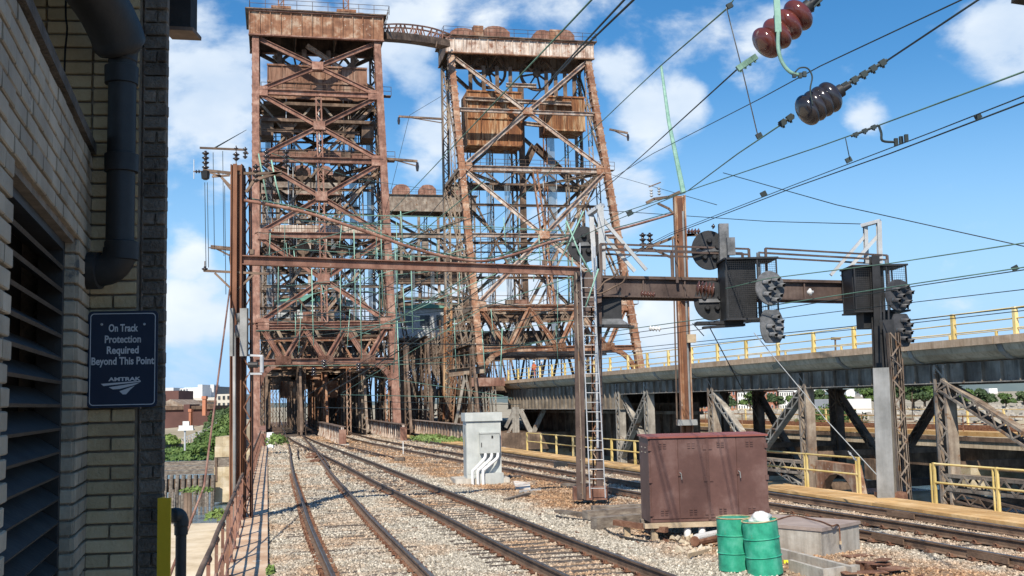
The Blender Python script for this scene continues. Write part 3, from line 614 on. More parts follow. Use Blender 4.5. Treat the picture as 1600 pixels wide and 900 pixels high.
# ---------------------------------------------------------------- vegetation
def leaves(name, m, parent, blobs, n, size, seed=1):
    """leaf-sized quads through the volume of several ellipsoids [(centre, radii)]"""
    rs = np.random.RandomState(seed); vs = []; w = np.array([b[1][0]*b[1][1]*b[1][2] for b in blobs])**.67; w = w/w.sum(); tot = 0; F = []
    for (c, r), ww in zip(blobs, w):
        k = int(n*ww)+4; d = rs.normal(size=(k, 3)); d /= np.linalg.norm(d, axis=1)[:, None]; rad = rs.uniform(.55, 1.05, k)**.6
        d[:, 2] = np.abs(d[:, 2])*.9-.25*(rs.uniform(size=k) < .35)
        p = np.array(c)+d*rad[:, None]*np.array(r)*(1+.22*np.sin(d[:, 0]*7+seed)[:, None]*np.cos(d[:, 1]*6)[:, None])
        t = rs.normal(size=(k, 3)); t /= np.linalg.norm(t, axis=1)[:, None]; b = np.cross(t, d); b /= np.linalg.norm(b, axis=1)[:, None]+1e-6; s = size*rs.uniform(.6, 1.5, k)[:, None]
        vs.append(np.stack([p-t*s, p+b*s*.6, p+t*s, p-b*s*.6], 1).reshape(-1, 3))
    v = np.concatenate(vs); k = len(v)//4; me = bpy.data.meshes.new(name)
    inv = chain_loc(parent).inverted() if parent else Matrix.Identity(4); off = np.array(inv.translation); v = v+off
    me.vertices.add(len(v)); me.vertices.foreach_set('co', v.ravel()); me.loops.add(len(v)); me.loops.foreach_set('vertex_index', np.arange(len(v)))
    me.polygons.add(k); me.polygons.foreach_set('loop_start', np.arange(k)*4); me.polygons.foreach_set('loop_total', np.full(k, 4)); me.update(); me.validate()
    me.materials.append(M[m]); o = bpy.data.objects.new(name, me); C.objects.link(o)
    if parent: o.parent = parent
    return o
def tree(label, base, h, r, m='leaf', n=2600, size=.35, cat='tree', seed=1, group=None):
    t = thing('tree', label, cat, base, group=group); rs = random.Random(seed); b = Vector(base); mb = MB()
    mb.tube([b, b+Vector((.1, 0, h*.3)), b+Vector((-.1, .1, h*.75))], [r*.09, r*.07, r*.02], 7)
    bl = []
    for k in range(9):
        an = rs.uniform(0, 6.3); rr = r*rs.uniform(.25, .7); hz = h*rs.uniform(.38, .9); c = b+Vector((cos(an)*rr, sin(an)*rr, hz)); q = r*rs.uniform(.3, .52)
        mb.tube([b+Vector((0, 0, h*.28)), c], [r*.045, r*.012], 5); bl.append((c, (q, q, q*.8)))
    mb.build('trunk', 'bark', t); leaves('crown', m, t, bl, n, size, seed); return t
def bush(label, blobs, m='leaf', n=1500, size=.3, seed=1, group=None):
    b = blobs[0][0]; t = thing('bush', label, 'bush', (b[0], b[1], b[2]), group=group); mb = MB()
    for c, r in blobs: mb.tube([Vector(c)-Vector((0, 0, r[2]*.6)), Vector(c)+Vector((0, 0, r[2]*.4))], [r[0]*.06, r[0]*.02], 5)
    mb.build('stem', 'bark', t); leaves('foliage', m, t, blobs, n, size, seed); return t
bush('green weed clump growing beside the white marker box', [(P(432, 690, 68)+Vector((0, 0, .0)), (.5, 1.5, .5))], 'leaf_light', 500, .10, 5)
bush('small grass tuft at the walkway edge near the bottom of the picture', [(P(423, 893, 17.3), (.06, .12, .10))], 'leaf_light', 160, .035, 6)
bush('weeds growing along the foot of the pale plate girder', [(P(x, y, D), (1.4, 3, .35)) for x, y, D in ((668, 685, 84), (685, 688, 82), (702, 690, 79))], 'leaf_light', 1600, .11, 7)
# ================================================================ STATION WALL (left foreground)
WD = Vector((-.276, 1, 0)).normalized(); WN = Vector((WD.y, -WD.x, 0))       # louvre wall runs along WD, faces WN
def wallpt(px_, d=None):
    """point of the louvre wall seen at picture column px_ (horizon row)"""
    t = (px_-800)/CF; Y = -.59/(t+.276); return Vector((t*Y, Y, 0))
WC = wallpt(137); W0 = wallpt(-260)
BZ = .0675
def brick_mesh(w, d, h, seed, rough=.002):
    r = random.Random(seed); me = bpy.data.meshes.new('brick'); mb = MB(); b = .004; vs = []; lv = [(0, b), (b, 0), (h-b, 0), (h, b)]
    for z, i in lv: vs += [(i+r.uniform(0, rough), i-r.uniform(0, rough), z), (w-i-r.uniform(0, rough), i-r.uniform(0, rough), z), (w-i, d, z), (i, d, z)]
    fs = [(3, 2, 1, 0), (12, 13, 14, 15)]
    for k in range(3): fs += [(k*4+j, k*4+(j+1) % 4, (k+1)*4+(j+1) % 4, (k+1)*4+j) for j in range(4)]
    me.from_pydata(vs, [], fs); me.update(); return me
_bm = {}
def lay(parent, org, ux, un, u0, u1, z, m, depth=.05, rough=.002):
    """one brick: org + ux*u0, front face looking along -un direction is local -y"""
    w = u1-u0; key = (round(w, 2), m, random.randrange(4)); 
    if key not in _bm: me = brick_mesh(round(w, 2)-.009, depth, BZ-.0105, len(_bm), rough); me.materials.append(M[m]); _bm[key] = me
    o = bpy.data.objects.new('brick', _bm[key]); C.objects.link(o); o.parent = parent
    ang = math.atan2(ux.y, ux.x); p = org+ux*u0-un*0; o.location = Vector((p.x, p.y, z))-parent.location+un*rnd(-.0025, .0025); o.rotation_euler = (0, 0, ang); return o
# sign wall, faces the camera
ang_s = math.atan2(.12, 1); SX = Vector((cos(.10), sin(.10), 0)); SN = Vector((sin(.10), -cos(.10), 0))      # wall runs to the right along SX, faces SN
s_org = Vector((WC.x, WC.y, 0))
def su(px_):                                           # distance along the sign wall for a picture column
    t = (px_-800)/CF; return (t*s_org.y-s_org.x)/(SX.x-t*SX.y)
uL, uM, uR = -.9, su(213), su(257)
sw = thing('brick_wall', 'cream glazed brick wall behind the blue track protection sign', 'wall', (s_org.x, s_org.y, 1.2))
MB().box(s_org+SX*((uL+uM)/2)-SN*.15+Vector((0, 0, 3.4)), (uM-uL, .28, 4.6), (SX, SN, Vector((0, 0, 1)))).build('mortar_core', 'mortar', sw)
z = 1.5; k = 0
while z < 5.2:
    if k % 2 == 0: cuts = [uM-.222*i for i in range(6)]
    else: cuts = [uM-.111*i for i in range(0, 3)]+[uM-.222-.222*i for i in range(1, 5)]
    for b, a in zip(cuts, cuts[1:]):
        if a < uL-.2: continue
        if z < 3.92 and b < .004: continue
        lay(sw, s_org+SN*.012, SX, SN, max(a, -.0 if z < 3.92 else uL), b, z, 'brick')
    z += BZ; k += 1
# rough old brick end pier
pr = thing('brick_pier', 'dark weathered brick pier at the corner, right of the sign', 'wall', (s_org+SX*uM+Vector((0, 0, 1.2))))
MB().box(s_org+SX*((uM+uR)/2+.000)-SN*.045+Vector((0, 0, 3.4)), (uR-uM-.03, .05, 4.6), (SX, SN, Vector((0, 0, 1)))).build('mortar_core', 'mortar', pr)
z = 1.5; k = 0
while z < 5.2:
    wj = rnd(-.006, .006)
    if k % 3 == 1: lay(pr, s_org, SX, SN, uM+.012, uM+.012+(uR-uM)*.5, z, 'brick_old', .045, .006); lay(pr, s_org+SN*wj, SX, SN, uM+.012+(uR-uM)*.5, uR, z, 'brick_old', .045, .006)
    else: lay(pr, s_org+SN*wj, SX, SN, uM+.012, uR+rnd(-.004, .004), z, 'brick_old', .045, .006)
    z += BZ; k += 1
# louvre wall
lw = thing('brick_wall', 'cream glazed brick wall with the big black louvre, at the left edge', 'wall', (WC.x, WC.y, 1.2))
UX = WD; UNN = WN; Lw = (WC-W0).length; o_org = Vector((W0.x, W0.y, 0))
def lu(px_): return (wallpt(px_)-W0).length
l0, l1 = lu(14), lu(118); ztop_open = 3.43; ztop = 3.93
UXb = -WD                                              # bricks are laid with their front toward WN: local x must be -WD reversed
def layw(a, b, z, m='brick_white'):
    # local -y must face WN: local x = WD rotated so that (x, y) right handed -> x = WD, y = -WN
    lay(lw, o_org+WN*.0, WD, WN, a, b, z, m, .06)
MBc = MB()
MBc.box(o_org+WD*(l0/2)-WN*.16+Vector((0, 0, 2.6)), (.28, l0, 2.7), (WN, WD, Vector((0, 0, 1))))
MBc.box(o_org+WD*((l1+Lw)/2)-WN*.16+Vector((0, 0, 2.6)), (.28, Lw-l1, 2.7), (WN, WD, Vector((0, 0, 1))))
MBc.box(o_org+WD*((l0+l1)/2)-WN*.16+Vector((0, 0, (ztop_open+3.95)/2)), (.28, l1-l0, 3.95-ztop_open), (WN, WD, Vector((0, 0, 1))))
MBc.build('mortar_core', 'mortar', lw)
z = 1.5; k = 0; cnt = 0
while z < ztop-.03:
    u = Lw - .0 - (.111 if k % 2 else 0)
    while u > 0:
        a = max(u-.222, 0)
        spans = [(a, u)]
        if z < ztop_open-.02:
            spans = []
            if a < l0: spans.append((a, min(u, l0)))
            if u > l1: spans.append((max(a, l1), u))
        for (p, q) in spans:
            if q-p > .03: layw(p, q, z); cnt += 1
        u -= .222
    if k % 2: layw(Lw-.111, Lw, z)
    z += BZ; k += 1
# return of the opening (jamb bricks face the camera)
jd = .13; z = 1.5; k = 0
while z < ztop_open-.02:
    if k % 2: lay(lw, o_org+WD*(l1-.012)-WN*(jd+.004), WN, -WD, 0, jd, z, 'brick_white', .05)
    else: lay(lw, o_org+WD*(l1-.012)-WN*(jd+.004), WN, -WD, 0, jd*.5, z, 'brick_white', .05); lay(lw, o_org+WD*(l1-.012)-WN*(jd+.004), WN, -WD, jd*.5, jd, z, 'brick_white', .05)
    z += BZ; k += 1
MB().prism([o_org+WD*0+WN*.02+Vector((0, 0, ztop)), o_org+WD*(Lw-.02)+WN*.02+Vector((0, 0, ztop)), o_org+WD*(Lw-.02)-WN*.4+Vector((0, 0, ztop+.02)), o_org-WN*.4+Vector((0, 0, ztop+.02))], (0, 0, .05)).build('wall_cap', 'brick_old', lw)
lv = thing('louvre', 'big black metal louvre vent set in the left brick wall', 'vent', (o_org+WD*((l0+l1)/2)-WN*.12+Vector((0, 0, 1.5))))
mb = MB(); fz0, fz1 = 1.4, ztop_open
mb.box(o_org+WD*(l1-.04)-WN*.105+Vector((0, 0, (fz0+fz1)/2)), (.10, .05, fz1-fz0), (WN, WD, Vector((0, 0, 1))))
mb.box(o_org+WD*(l0+.03)-WN*.105+Vector((0, 0, (fz0+fz1)/2)), (.10, .05, fz1-fz0), (WN, WD, Vector((0, 0, 1))))
mb.box(o_org+WD*((l0+l1)/2)-WN*.105+Vector((0, 0, fz1-.02)), (.10, l1-l0-.01, .035), (WN, WD, Vector((0, 0, 1))))
mb.build('frame', 'pipe_black', lv)
MB().box(o_org+WD*((l0+l1)/2)-WN*.24+Vector((0, 0, (fz0+fz1)/2)), (.02, l1-l0, fz1-fz0), (WN, WD, Vector((0, 0, 1)))).build('back_screen', 'black', lv)
z = 1.45
while z < fz1-.1:
    a = o_org+WD*(l0+.05)+Vector((0, 0, z)); b = o_org+WD*(l1-.07)+Vector((0, 0, z))
    pr_ = [a-WN*.055, a-WN*.047+Vector((0, 0, .012)), a-WN*.16+Vector((0, 0, .085)), a-WN*.168+Vector((0, 0, .073))]
    MB().prism(pr_, b-a).build('slat', 'louver', lv); z += .0975
# building volume behind the walls, and platform canopy overhead
bd = thing('station_building', 'dark body of the station building behind the brick walls', 'building', (-3.5, 3, 1))
MB().prism([Vector((W0.x, W0.y, .8))-WN*.31, Vector((WC.x, WC.y, .8))-WN*.31-WD*.02, Vector((WC.x, WC.y, .8))-WN*3.5, Vector((W0.x, W0.y, .8))-WN*3.5], (0, 0, 3.05)).build('body', 'mortar', bd)
cn = thing('canopy', 'dark platform canopy edge overhead at the top left', 'canopy', (-3, 2, 5))
a, b = s_org+SX*-2.5, s_org+SX*(uR-.0)
MB().prism([Vector((-6, -4, 4.78)), Vector((-.2, -4, 4.78)), Vector((b.x-.12, b.y+.10, 4.78)), Vector((-6, b.y-.3, 4.78))], (0, 0, .25)).build('roof_deck', 'roof_dark', cn)
ev = P(281, 20, 5.6); MB().box(ev+Vector((0, .05, .07)), (.12, .12, .30)).build('gutter_end', 'roof_dark', cn)
MB().beam(P(262, 51, 5.62), P(308, 53, 5.62), .16, .02).build('drip_edge', 'dark_steel', cn)
# platform under the camera (out of frame)
struct('platform', MB().prism([Vector((-1.6, -6, -.2)), Vector((1.2, -6, -.2)), Vector((.2, 4.6, -.2)), Vector((-1.7, 4.9, -.2))], (0, 0, 1.35)), 'concrete')
# drain pipe
dp = thing('drain_pipe', 'black cast iron drain pipe with elbows on the brick wall', 'pipe', P(192, 400, 5.0))
D_ = 5.02; top = P(192, 85, D_); bot = P(187, 395, D_); r_ = .064
MB().tube([top, bot], r_, 20, False).build('pipe', 'pipe_black', dp, smooth=True)
for y in (255, 392, 118): smooth_by_angle(MB().lathe(P(190, y, D_)+Vector((0, 0, -.045)), (0, 0, 1), [(0, r_), (.003, r_+.012), (.085, r_+.014), (.09, r_)], 20).build('collar', 'pipe_black', dp))
c0 = P(187, 395, D_); el = [c0+Vector((0, 0, .02)), c0+Vector((-.004, 0, -.02)), c0+Vector((-.025, 0, -.055)), c0+Vector((-.06, 0, -.077)), c0+Vector((-.12, 0, -.082)), c0+Vector((-.2, 0, -.082))]
MB().tube(catmull(el, 4), .074, 20).build('elbow', 'pipe_black', dp, smooth=True)
smooth_by_angle(MB().lathe(c0+Vector((-.085, 0, -.082)), (-1, 0, 0), [(0, .074), (.004, .087), (.07, .087), (.074, .07), (.1, .07)], 20).build('hub', 'pipe_black', dp))
tp = [top+Vector((0, 0, -.04)), top+Vector((0, 0, .0)), top+Vector((-.005, -.02, .03)), top+Vector((-.015, -.06, .09)), top+Vector((-.035, -.16, .17)), top+Vector((-.055, -.3, .23)), top+Vector((-.06, -.42, .26))]
MB().tube(catmull(tp, 3), [.066]*3+[.070, .085, .105, .118]+[.122]*12, 24).build('upper_bend', 'pipe_black', dp, smooth=True)
# crack line in the brick, drawn as a thin black tube
tag(MB().tube(catmull([P(103, -10, 5.0), P(103, 25, 5.0), P(105, 45, 5.0), P(102, 80, 5.0), P(101, 112, 5.0)], 4), .005, 5).build('wall_crack', 'black'), 'thin dark crack running down the upper brick wall', 'cable')
# sign
sg_c = P(192, 561, 5.14); t = thing('warning_sign', 'dark blue on-track protection sign with white lettering on the brick wall', 'sign', sg_c)
SZ = Vector((0, 0, 1))
def rrect(c, w, h, r, off, n=6):
    pts = []
    for cx, cy, a0 in ((w/2-r, h/2-r, 0), (-w/2+r, h/2-r, 90), (-w/2+r, -h/2+r, 180), (w/2-r, -h/2+r, 270)):
        for k in range(n+1): a = radians(a0+90*k/n); pts.append(c+SX*(cx+r*cos(a))+SZ*(cy+r*sin(a))+SN*off)
    return pts
sw_, sh_ = .322, .455
MB().prism(rrect(sg_c, sw_, sh_, .022, .0)[::-1], SN*.004).build('panel', 'sign_blue', t)
o_ = rrect(sg_c, sw_-.022, sh_-.022, .018, .0055); i_ = rrect(sg_c, sw_-.029, sh_-.029, .015, .0055); mb = MB(); n = len(o_); mb.add(o_+i_, [(i, n+i, n+(i+1) % n, (i+1) % n) for i in range(n)])
mb.build('border', 'sign_white', t)
for ux_, uz_ in ((-.098, .165), (.098, .163)): MB().lathe(sg_c+SX*ux_+SZ*uz_+SN*.003, SN, [(0, .006), (.004, .006), (.006, .003)], 10).build('bolt', 'silver', t)
def text(body, c, size, m, parent, name='lettering', width=None, ux=SX, un=SN, shear=0, sx=1.0, bold=.0):
    cu = bpy.data.curves.new(name, 'FONT'); cu.body = body; cu.size = size; cu.align_x = 'CENTER'; cu.align_y = 'CENTER'; cu.offset = bold; cu.resolution_u = 3; cu.extrude = .0006; cu.shear = shear
    to = bpy.data.objects.new('tmp', cu); C.objects.link(to); bpy.context.view_layer.update(); dg = bpy.context.evaluated_depsgraph_get(); me = bpy.data.meshes.new_from_object(to.evaluated_get(dg)); bpy.data.objects.remove(to)
    xs_ = [v.co.x for v in me.vertices]; k = sx if not width else width/(max(xs_)-min(xs_))
    inv = chain_loc(parent).inverted()
    for v in me.vertices: w = c+ux*(v.co.x*k)+SZ*v.co.y+un*v.co.z; v.co = inv @ w
    me.materials.clear(); me.materials.append(M[m]); o = bpy.data.objects.new(name, me); C.objects.link(o); o.parent = parent; return o
for body, y, w in (('On Track', 513, .135), ('Protection', 530.5, .166), ('Required', 547.5, .146), ('Beyond This Point', 564.5, .287)):
    text(body, Vector((0, 0, 0))+sg_c+SZ*((561-y)*5.14/CF)+SN*.0055, .049, 'sign_white', t, width=w, bold=.0012)
text('AMTRAK', sg_c+SZ*((561-592.5)*5.14/CF)+SX*.010+SN*.0055, .024, 'sign_white', t, width=.148, bold=.0008)
for pl in ([(158, 599), (218, 595.5), (218, 597), (170, 601.5), (162, 602.5)], [(170, 604.5), (217, 598), (208, 602), (186, 607.5), (176, 608)], [(186, 611), (209, 603), (203, 608), (196, 616), (191, 616)]):
    q = [sg_c+SX*((x-190)*5.14/CF)+SZ*((561-y)*5.14/CF)+SN*.0055 for x, y in pl]; MB().prism(q[::-1], SN*.001).build('logo_stripe', 'sign_white', t)
# yellow post and pipe stub at the platform end
yp = thing('bollard', 'yellow steel angle post at the platform end', 'post', P(257, 900, 4.9)); a = P(257, 778, 4.9)
MB().box(a+Vector((0, 0, -.6)), (.058, .01, 1.2)).build('plate', 'yellow_dark', yp); MB().box(a+Vector((-.024, .035, -.6)), (.01, .06, 1.2)).build('flange', 'yellow_dark', yp)
sp2 = thing('vent_pipe', 'short black vent pipe with a cowl beside the yellow post', 'pipe', P(283, 900, 6.2)); a = P(283, 822, 6.2)
smooth_by_angle(MB().tube([a+Vector((0, 0, -.9)), a], .030, 14).build('pipe', 'pipe_black', sp2)); smooth_by_angle(MB().lathe(a+Vector((0, 0, -.05)), (0, 0, 1), [(0, .03), (.003, .037), (.05, .037), (.053, .03)], 14).build('collar', 'pipe_black', sp2))
MB().tube(catmull([a, a+Vector((0, 0, .03)), a+Vector((-.012, -.01, .06)), a+Vector((-.035, -.05, .065))], 4), .041, 16).build('cowl', 'pipe_black', sp2, smooth=True)
# ================================================================ LIFT BRIDGE TOWERS
BH = math.atan2(.22, 1); E1 = Vector((cos(BH), sin(BH), 0)); E2 = Vector((-sin(BH), cos(BH), 0))
class Frame:
    def __init__(s, o, flip=False, lean=0.0): s.o = Vector(o); s.fl = flip; s.lean = lean
    def __call__(s, a, b, z): return s.o+E1*(a+s.lean*z)+E2*(-b if s.fl else b)+Vector((0, 0, z))
def solve_z(fn, ypx, lo=0, hi=60):
    for _ in range(40):
        m = (lo+hi)/2
        if pix(fn(m))[1] > ypx: lo = m
        else: hi = m
    return lo
def catwalk(F, parent, a0, a1, b, z, w=.9, side=-1, m='dark_steel'):
    MB().beam(F(a0, b+side*w/2, z), F(a1, b+side*w/2, z), w, .08).build('catwalk_deck', m, parent)
    mb = MB(); n = max(2, int((a1-a0)/1.8))
    for h in (.5, 1.0): mb.tube([F(a0, b+side*w, z+h), F(a1, b+side*w, z+h)], .03, 4)
    for i in range(n+1): a = a0+(a1-a0)*i/n; mb.tube([F(a, b+side*w, z), F(a, b+side*w, z+1.0)], .03, 4)
    mb.build('catwalk_railing', m, parent)
def tower(name, label, F, W_, s, zt, dep, lv, mid, portal, m_front, m_back, ribs=False, near=True, midvert_from=0, wb=2, top_m='white_peel', hatcol='dark_steel', gird=3.2):
    """lv: z of panel joints (top..portal top); portal: (z_top, z_bot, z_knee)"""
    t = thing('lift_tower', label, 'bridge tower', F(0, 0, 0))
    bf = lambda z: s*z/zt
    lw_ = .92
    for k, a in enumerate((0, W_)):
        p, q = F(a, 0, -2 if not ribs else 0), F(a, s, zt)
        if near:
            MB().beam(p, q, lw_*.82, lw_).build('leg', m_front, t)
            mb = MB(); n = int((q-p).length/1.15)
            for i in range(n):
                c = p+(q-p)*((i+.5)/n)
                mb.box(c, (lw_*(1.06 if ribs else .9), lw_*(1.08 if ribs else 1.03), .16 if ribs else .06), (E1, E2, Vector((0, 0, 1))))
            mb.build('leg_battens', m_front if not ribs else 'peel_steel', t)['kind'] = 'stuff'
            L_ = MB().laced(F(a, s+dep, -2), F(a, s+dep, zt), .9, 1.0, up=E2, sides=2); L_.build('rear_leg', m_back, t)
        else:
            MB().laced(p, q, lw_*.8, lw_, up=E2).build('leg', m_front, t); MB().laced(F(a, s+dep, -2), F(a, s+dep, zt), 1.0, .9, up=E2).build('rear_leg', m_back, t)
    zs = lv
    def brace(p, q, w, d, m, nm='brace'):
        MB().hbeam(p, q, w, d, .07 if near else .1).build(nm, m, t)
    # front face: struts, X braces, gussets
    m_br = 'brace_peel' if ribs else m_front
    for i, (za, zb) in enumerate(zip(zs, zs[1:])):
        ba, bb_ = bf(za), bf(zb); zc = (za*.5+zb*.5); bc = bf(zc)
        c = F(W_/2, bc, zc); n_ = (F(0, s, zt)-F(0, 0, 0)).normalized()
        for a in (0, W_):
            brace(F(a, ba, za), c, .42, .5, m_br); brace(F(a, bb_, zb), c, .42, .5, m_br)
        nn = n_.cross(E1).normalized()
        MB().box(c, (1.25, .56, 1.05), (E1, nn, n_)).build('gusset', m_front, t)
        if i or not ribs:
            pass
        brace(F(0, bb_, zb), F(W_, bb_, zb), .5, .62, m_br, 'strut')
        for a in (.75, W_-.75): MB().box(F(a, bb_-.02, zb), (1.1, .5, 1.25), (E1, nn, n_)).build('gusset', m_front, t)
        if mid[i]: brace(F(0, bc, zc), F(W_, bc, zc), .42, .5, m_br, 'strut')
        if near: catwalk(F, t, .6, W_+1.4, bb_+1.9, zb+.4)
        # inner plane X (rear face) and side faces
        br = s+dep
        for a, a2 in ((0, W_), (W_, 0)): brace(F(a, br, za), F(a2, br, zb), .45, .4, m_back)
        brace(F(0, br, zb), F(W_, br, zb), .5, .7, m_back, 'strut')
        for a in (0, W_):
            MB().laced(F(a, bf(zb), zb), F(a, br, zb), .6, .5, pitch=.8).build('side_strut', m_back, t)
            MB().laced(F(a, bf(zb), zb), F(a, br, za), .6, .4, pitch=.8).build('side_brace', m_back, t) if near else brace(F(a, bf(zb), zb), F(a, br, za), .4, .4, m_back)
            if br-bf(zb) > 9:
                mbz = (bf(zb)+br)/2
                MB().laced(F(a, mbz, zb), F(a, mbz+1.5, za), .6, .4, pitch=.8).build('side_post', m_back, t)
        # plan bracing
        brace(F(0, bf(zb), zb-.2), F(W_/2, br, zb-.2), .35, .3, m_back, 'plan_brace'); brace(F(W_, bf(zb), zb-.2), F(W_/2, br, zb-.2), .35, .3, m_back, 'plan_brace')
        if near:                                    # cross truss half way back
            bm = (bf(zb)+br)/2; mb = MB(); nz = 9
            for j in range(nz):
                a0, a1 = W_*j/nz, W_*(j+1)/nz; hi = zb+.9; lo = zb-.7
                mb.beam(F(a0, bm, lo if j % 2 else hi), F(a1, bm, hi if j % 2 else lo), .2, .14)
            mb.beam(F(0, bm, zb+.9), F(W_, bm, zb+.9), .3, .25); mb.beam(F(0, bm, zb-.7), F(W_, bm, zb-.7), .3, .25); mb.build('cross_truss', 'dark_steel', t)
    if near:                                        # secondary steel inside the shaft
        rq = random.Random(int(W_*10)); bq = s+dep*.45
        for fa in (.14, .30, .70, .86): MB().laced(F(W_*fa, bq, 9), F(W_*fa, bq, zt-9), .5, .35, up=E2, pitch=.8).build('guide_column', rq.choice(('brown_grey', m_back, m_front)), t)
        for i, (za, zb) in enumerate(zip(zs, zs[1:])):
            if i == 0: continue
            bm = (bf(zb)+s+dep)/2
            MB().laced(F(W_*.45, bm, zb+.5), F(W_*.96, bm, za-.6), .7, .3, pitch=.5).build('stair', 'peel_steel', t)
            mb = MB(); mb.tube([F(W_*.45, bm-.4, zb+1.5), F(W_*.96, bm-.4, za+.4)], .04, 4); mb.tube([F(W_*.45, bm-.4, zb+1.0), F(W_*.96, bm-.4, za-.1)], .03, 4); mb.build('stair_rail', 'brown_grey', t)
            for k in range(3):
                zz = zb+(za-zb)*(.25+.25*k); b_ = bm+rq.uniform(-2, 2)
                MB().hbeam(F(rq.uniform(0, W_*.1), b_, zz), F(W_*rq.uniform(.8, 1), b_, zz), .25, .3, .05).build('floor_beam', rq.choice(('dark_steel', 'brown_grey', m_front)), t)
            for (a0, a1) in ((0, W_*.5), (W_*.5, W_), (W_*.5, 0), (W_, W_*.5)): MB().beam(F(a0, bm, zb), F(a1, bm, za), .26, .22).build('mid_brace', rq.choice(('dark_steel', 'brown_grey')), t)
            catwalk(F, t, .4, W_-.4, s+dep-.8, (za+zb)/2, .8)
            for k in range(5): a = W_*rq.uniform(.1, .9); MB().tube([F(a, bm+rq.uniform(-1, 1), zb), F(a, bm, za)], .06, 5).build('conduit', rq.choice(('brown_grey', 'silver', 'dark_steel')), t)
            for k in range(3): a = W_*rq.uniform(.15, .85); MB().box(F(a, bm-1, zb+1.1), (rq.uniform(.8, 1.8), 1.2, rq.uniform(.8, 1.6)), (E1, E2, Vector((0, 0, 1)))).build('machinery_box', rq.choice(('dark_steel', 'brown_grey', 'maroon_steel')), t)
    # centre vertical
    z0, z1 = zs[midvert_from], zs[-1]
    MB().laced(F(W_/2, bf(z1)+.15, z1), F(W_/2, bf(z0)+.15, z0), .7, .4, up=E2, pitch=.9).build('centre_post', m_front, t)
    MB().laced(F(W_/2, s+dep-.3, 9), F(W_/2, s+dep-.3, zt-4), .8, .6, up=E2).build('rear_post', 'brown_grey', t)
    # portal truss with W bracing and curved knees
    zt_, zb_, zk = portal
    for z in (zt_, zb_): brace(F(0, bf(z), z), F(W_, bf(z), z), .5, .6, m_front, 'portal_chord')
    n = 6
    for i in range(n):
        a0, a1 = .6+(W_-1.2)*i/n, .6+(W_-1.2)*(i+1)/n; zl, zh = (zt_, zb_) if i % 2 == 0 else (zb_, zt_)
        brace(F(a0, bf(zl), zl), F(a1, bf(zh), zh), .4, .42, m_front, 'portal_brace')
        MB().box(F(a0 if i % 2 else a1, bf(zb_)-.01, zb_+.15), (1.5, .54, .8), (E1, E2, Vector((0, 0, 1)))).build('gusset', m_front, t)
    for a, sg in ((0, 1), (W_, -1)):
        R_ = zb_-zk; pts = [F(a+sg*(.3+(R_*1.15)*(1-cos(x))), bf(zb_), zk+R_*sin(x)) for x in np.linspace(0, pi/2, 8)]
        mb = MB()
        for p, q in zip(pts, pts[1:]): mb.beam(p, q, .5, .5, ext=.12)
        mb.build('knee_brace', m_front, t)
    if near:
        br = s+dep                                  # rear portal, deep and dark
        for z in (zt_+1, zb_): brace(F(0, br, z), F(W_, br, z), .6, .8, m_back, 'portal_chord')
        for i in range(8): a0, a1 = W_*i/8, W_*(i+1)/8; brace(F(a0, br, zt_+1 if i % 2 else zb_), F(a1, br, zb_ if i % 2 else zt_+1), .4, .3, m_back, 'portal_brace')
        for q in (.3, .55, .8):
            bb2 = bf(zb_)+(br-bf(zb_))*q; mm = ('maroon_steel', 'brown_grey', 'dark_steel')[int(q*3.4)]
            for z in (zt_+.4, zb_-.1*q): brace(F(0, bb2, z), F(W_, bb2, z), .4, .5, mm, 'portal_chord')
            for i in range(7): a0, a1 = W_*i/7, W_*(i+1)/7; brace(F(a0, bb2, zt_+.4 if i % 2 else zb_), F(a1, bb2, zb_ if i % 2 else zt_+.4), .3, .3, mm, 'portal_brace')
    # head: deep plate girders round the top, machinery deck, railings
    g = gird; zg = zt+.1
    for (b, mm) in ((s-.55, top_m), (s+dep+.6, m_back)):
        MB().beam(F(-.7, b, zg+g/2), F(W_+.7, b, zg+g/2), .12, g).build('head_girder', mm, t)
        n = int(W_/1.0) if near else 8
        for i in range(n+1):
            a = -.65+(W_+1.3)*i/n; MB().box(F(a, b-.12, zg+g/2), (.09, .16, g-.1), (E1, E2, Vector((0, 0, 1)))).build('stiffener', mm, t)
        MB().beam(F(-.75, b-.05, zg+g), F(W_+.75, b-.05, zg+g), .5, .16).build('flange', m_front, t); MB().beam(F(-.75, b-.05, zg), F(W_+.75, b-.05, zg), .5, .14).build('flange', m_front, t)
    for a in (-.65, W_+.65, W_*.33, W_*.66): MB().beam(F(a, s-.5, zg+g/2), F(a, s+dep+.5, zg+g/2), .12, g*.98).build('head_girder', 'dark_steel', t)
    MB().prism([F(-1.1, s-1.0, zg+g+.1), F(W_+1.1, s-1.0, zg+g+.1), F(W_+1.1, s+dep+1, zg+g+.1), F(-1.1, s+dep+1, zg+g+.1)], (0, 0, .12)).build('machinery_deck', 'dark_steel', t)
    mb = MB(); ring = [F(-1.0, s-.95, 0), F(W_+1.0, s-.95, 0), F(W_+1, s+dep+.95, 0), F(-1, s+dep+.95, 0)]
    for p, q in zip(ring, ring[1:]+ring[:1]):
        for h in (.55, 1.05): mb.tube([p+Vector((0, 0, zg+g+.2+h)), q+Vector((0, 0, zg+g+.2+h))], .03, 4)
        n = int((q-p).length/1.7)
        for i in range(n+1): c = p+(q-p)*(i/n)+Vector((0, 0, zg+g+.2)); mb.tube([c, c+Vector((0, 0, 1.05))], .03, 4)
    mb.build('railing', 'dark_steel', t)
    return t, bf, zg+g+.2
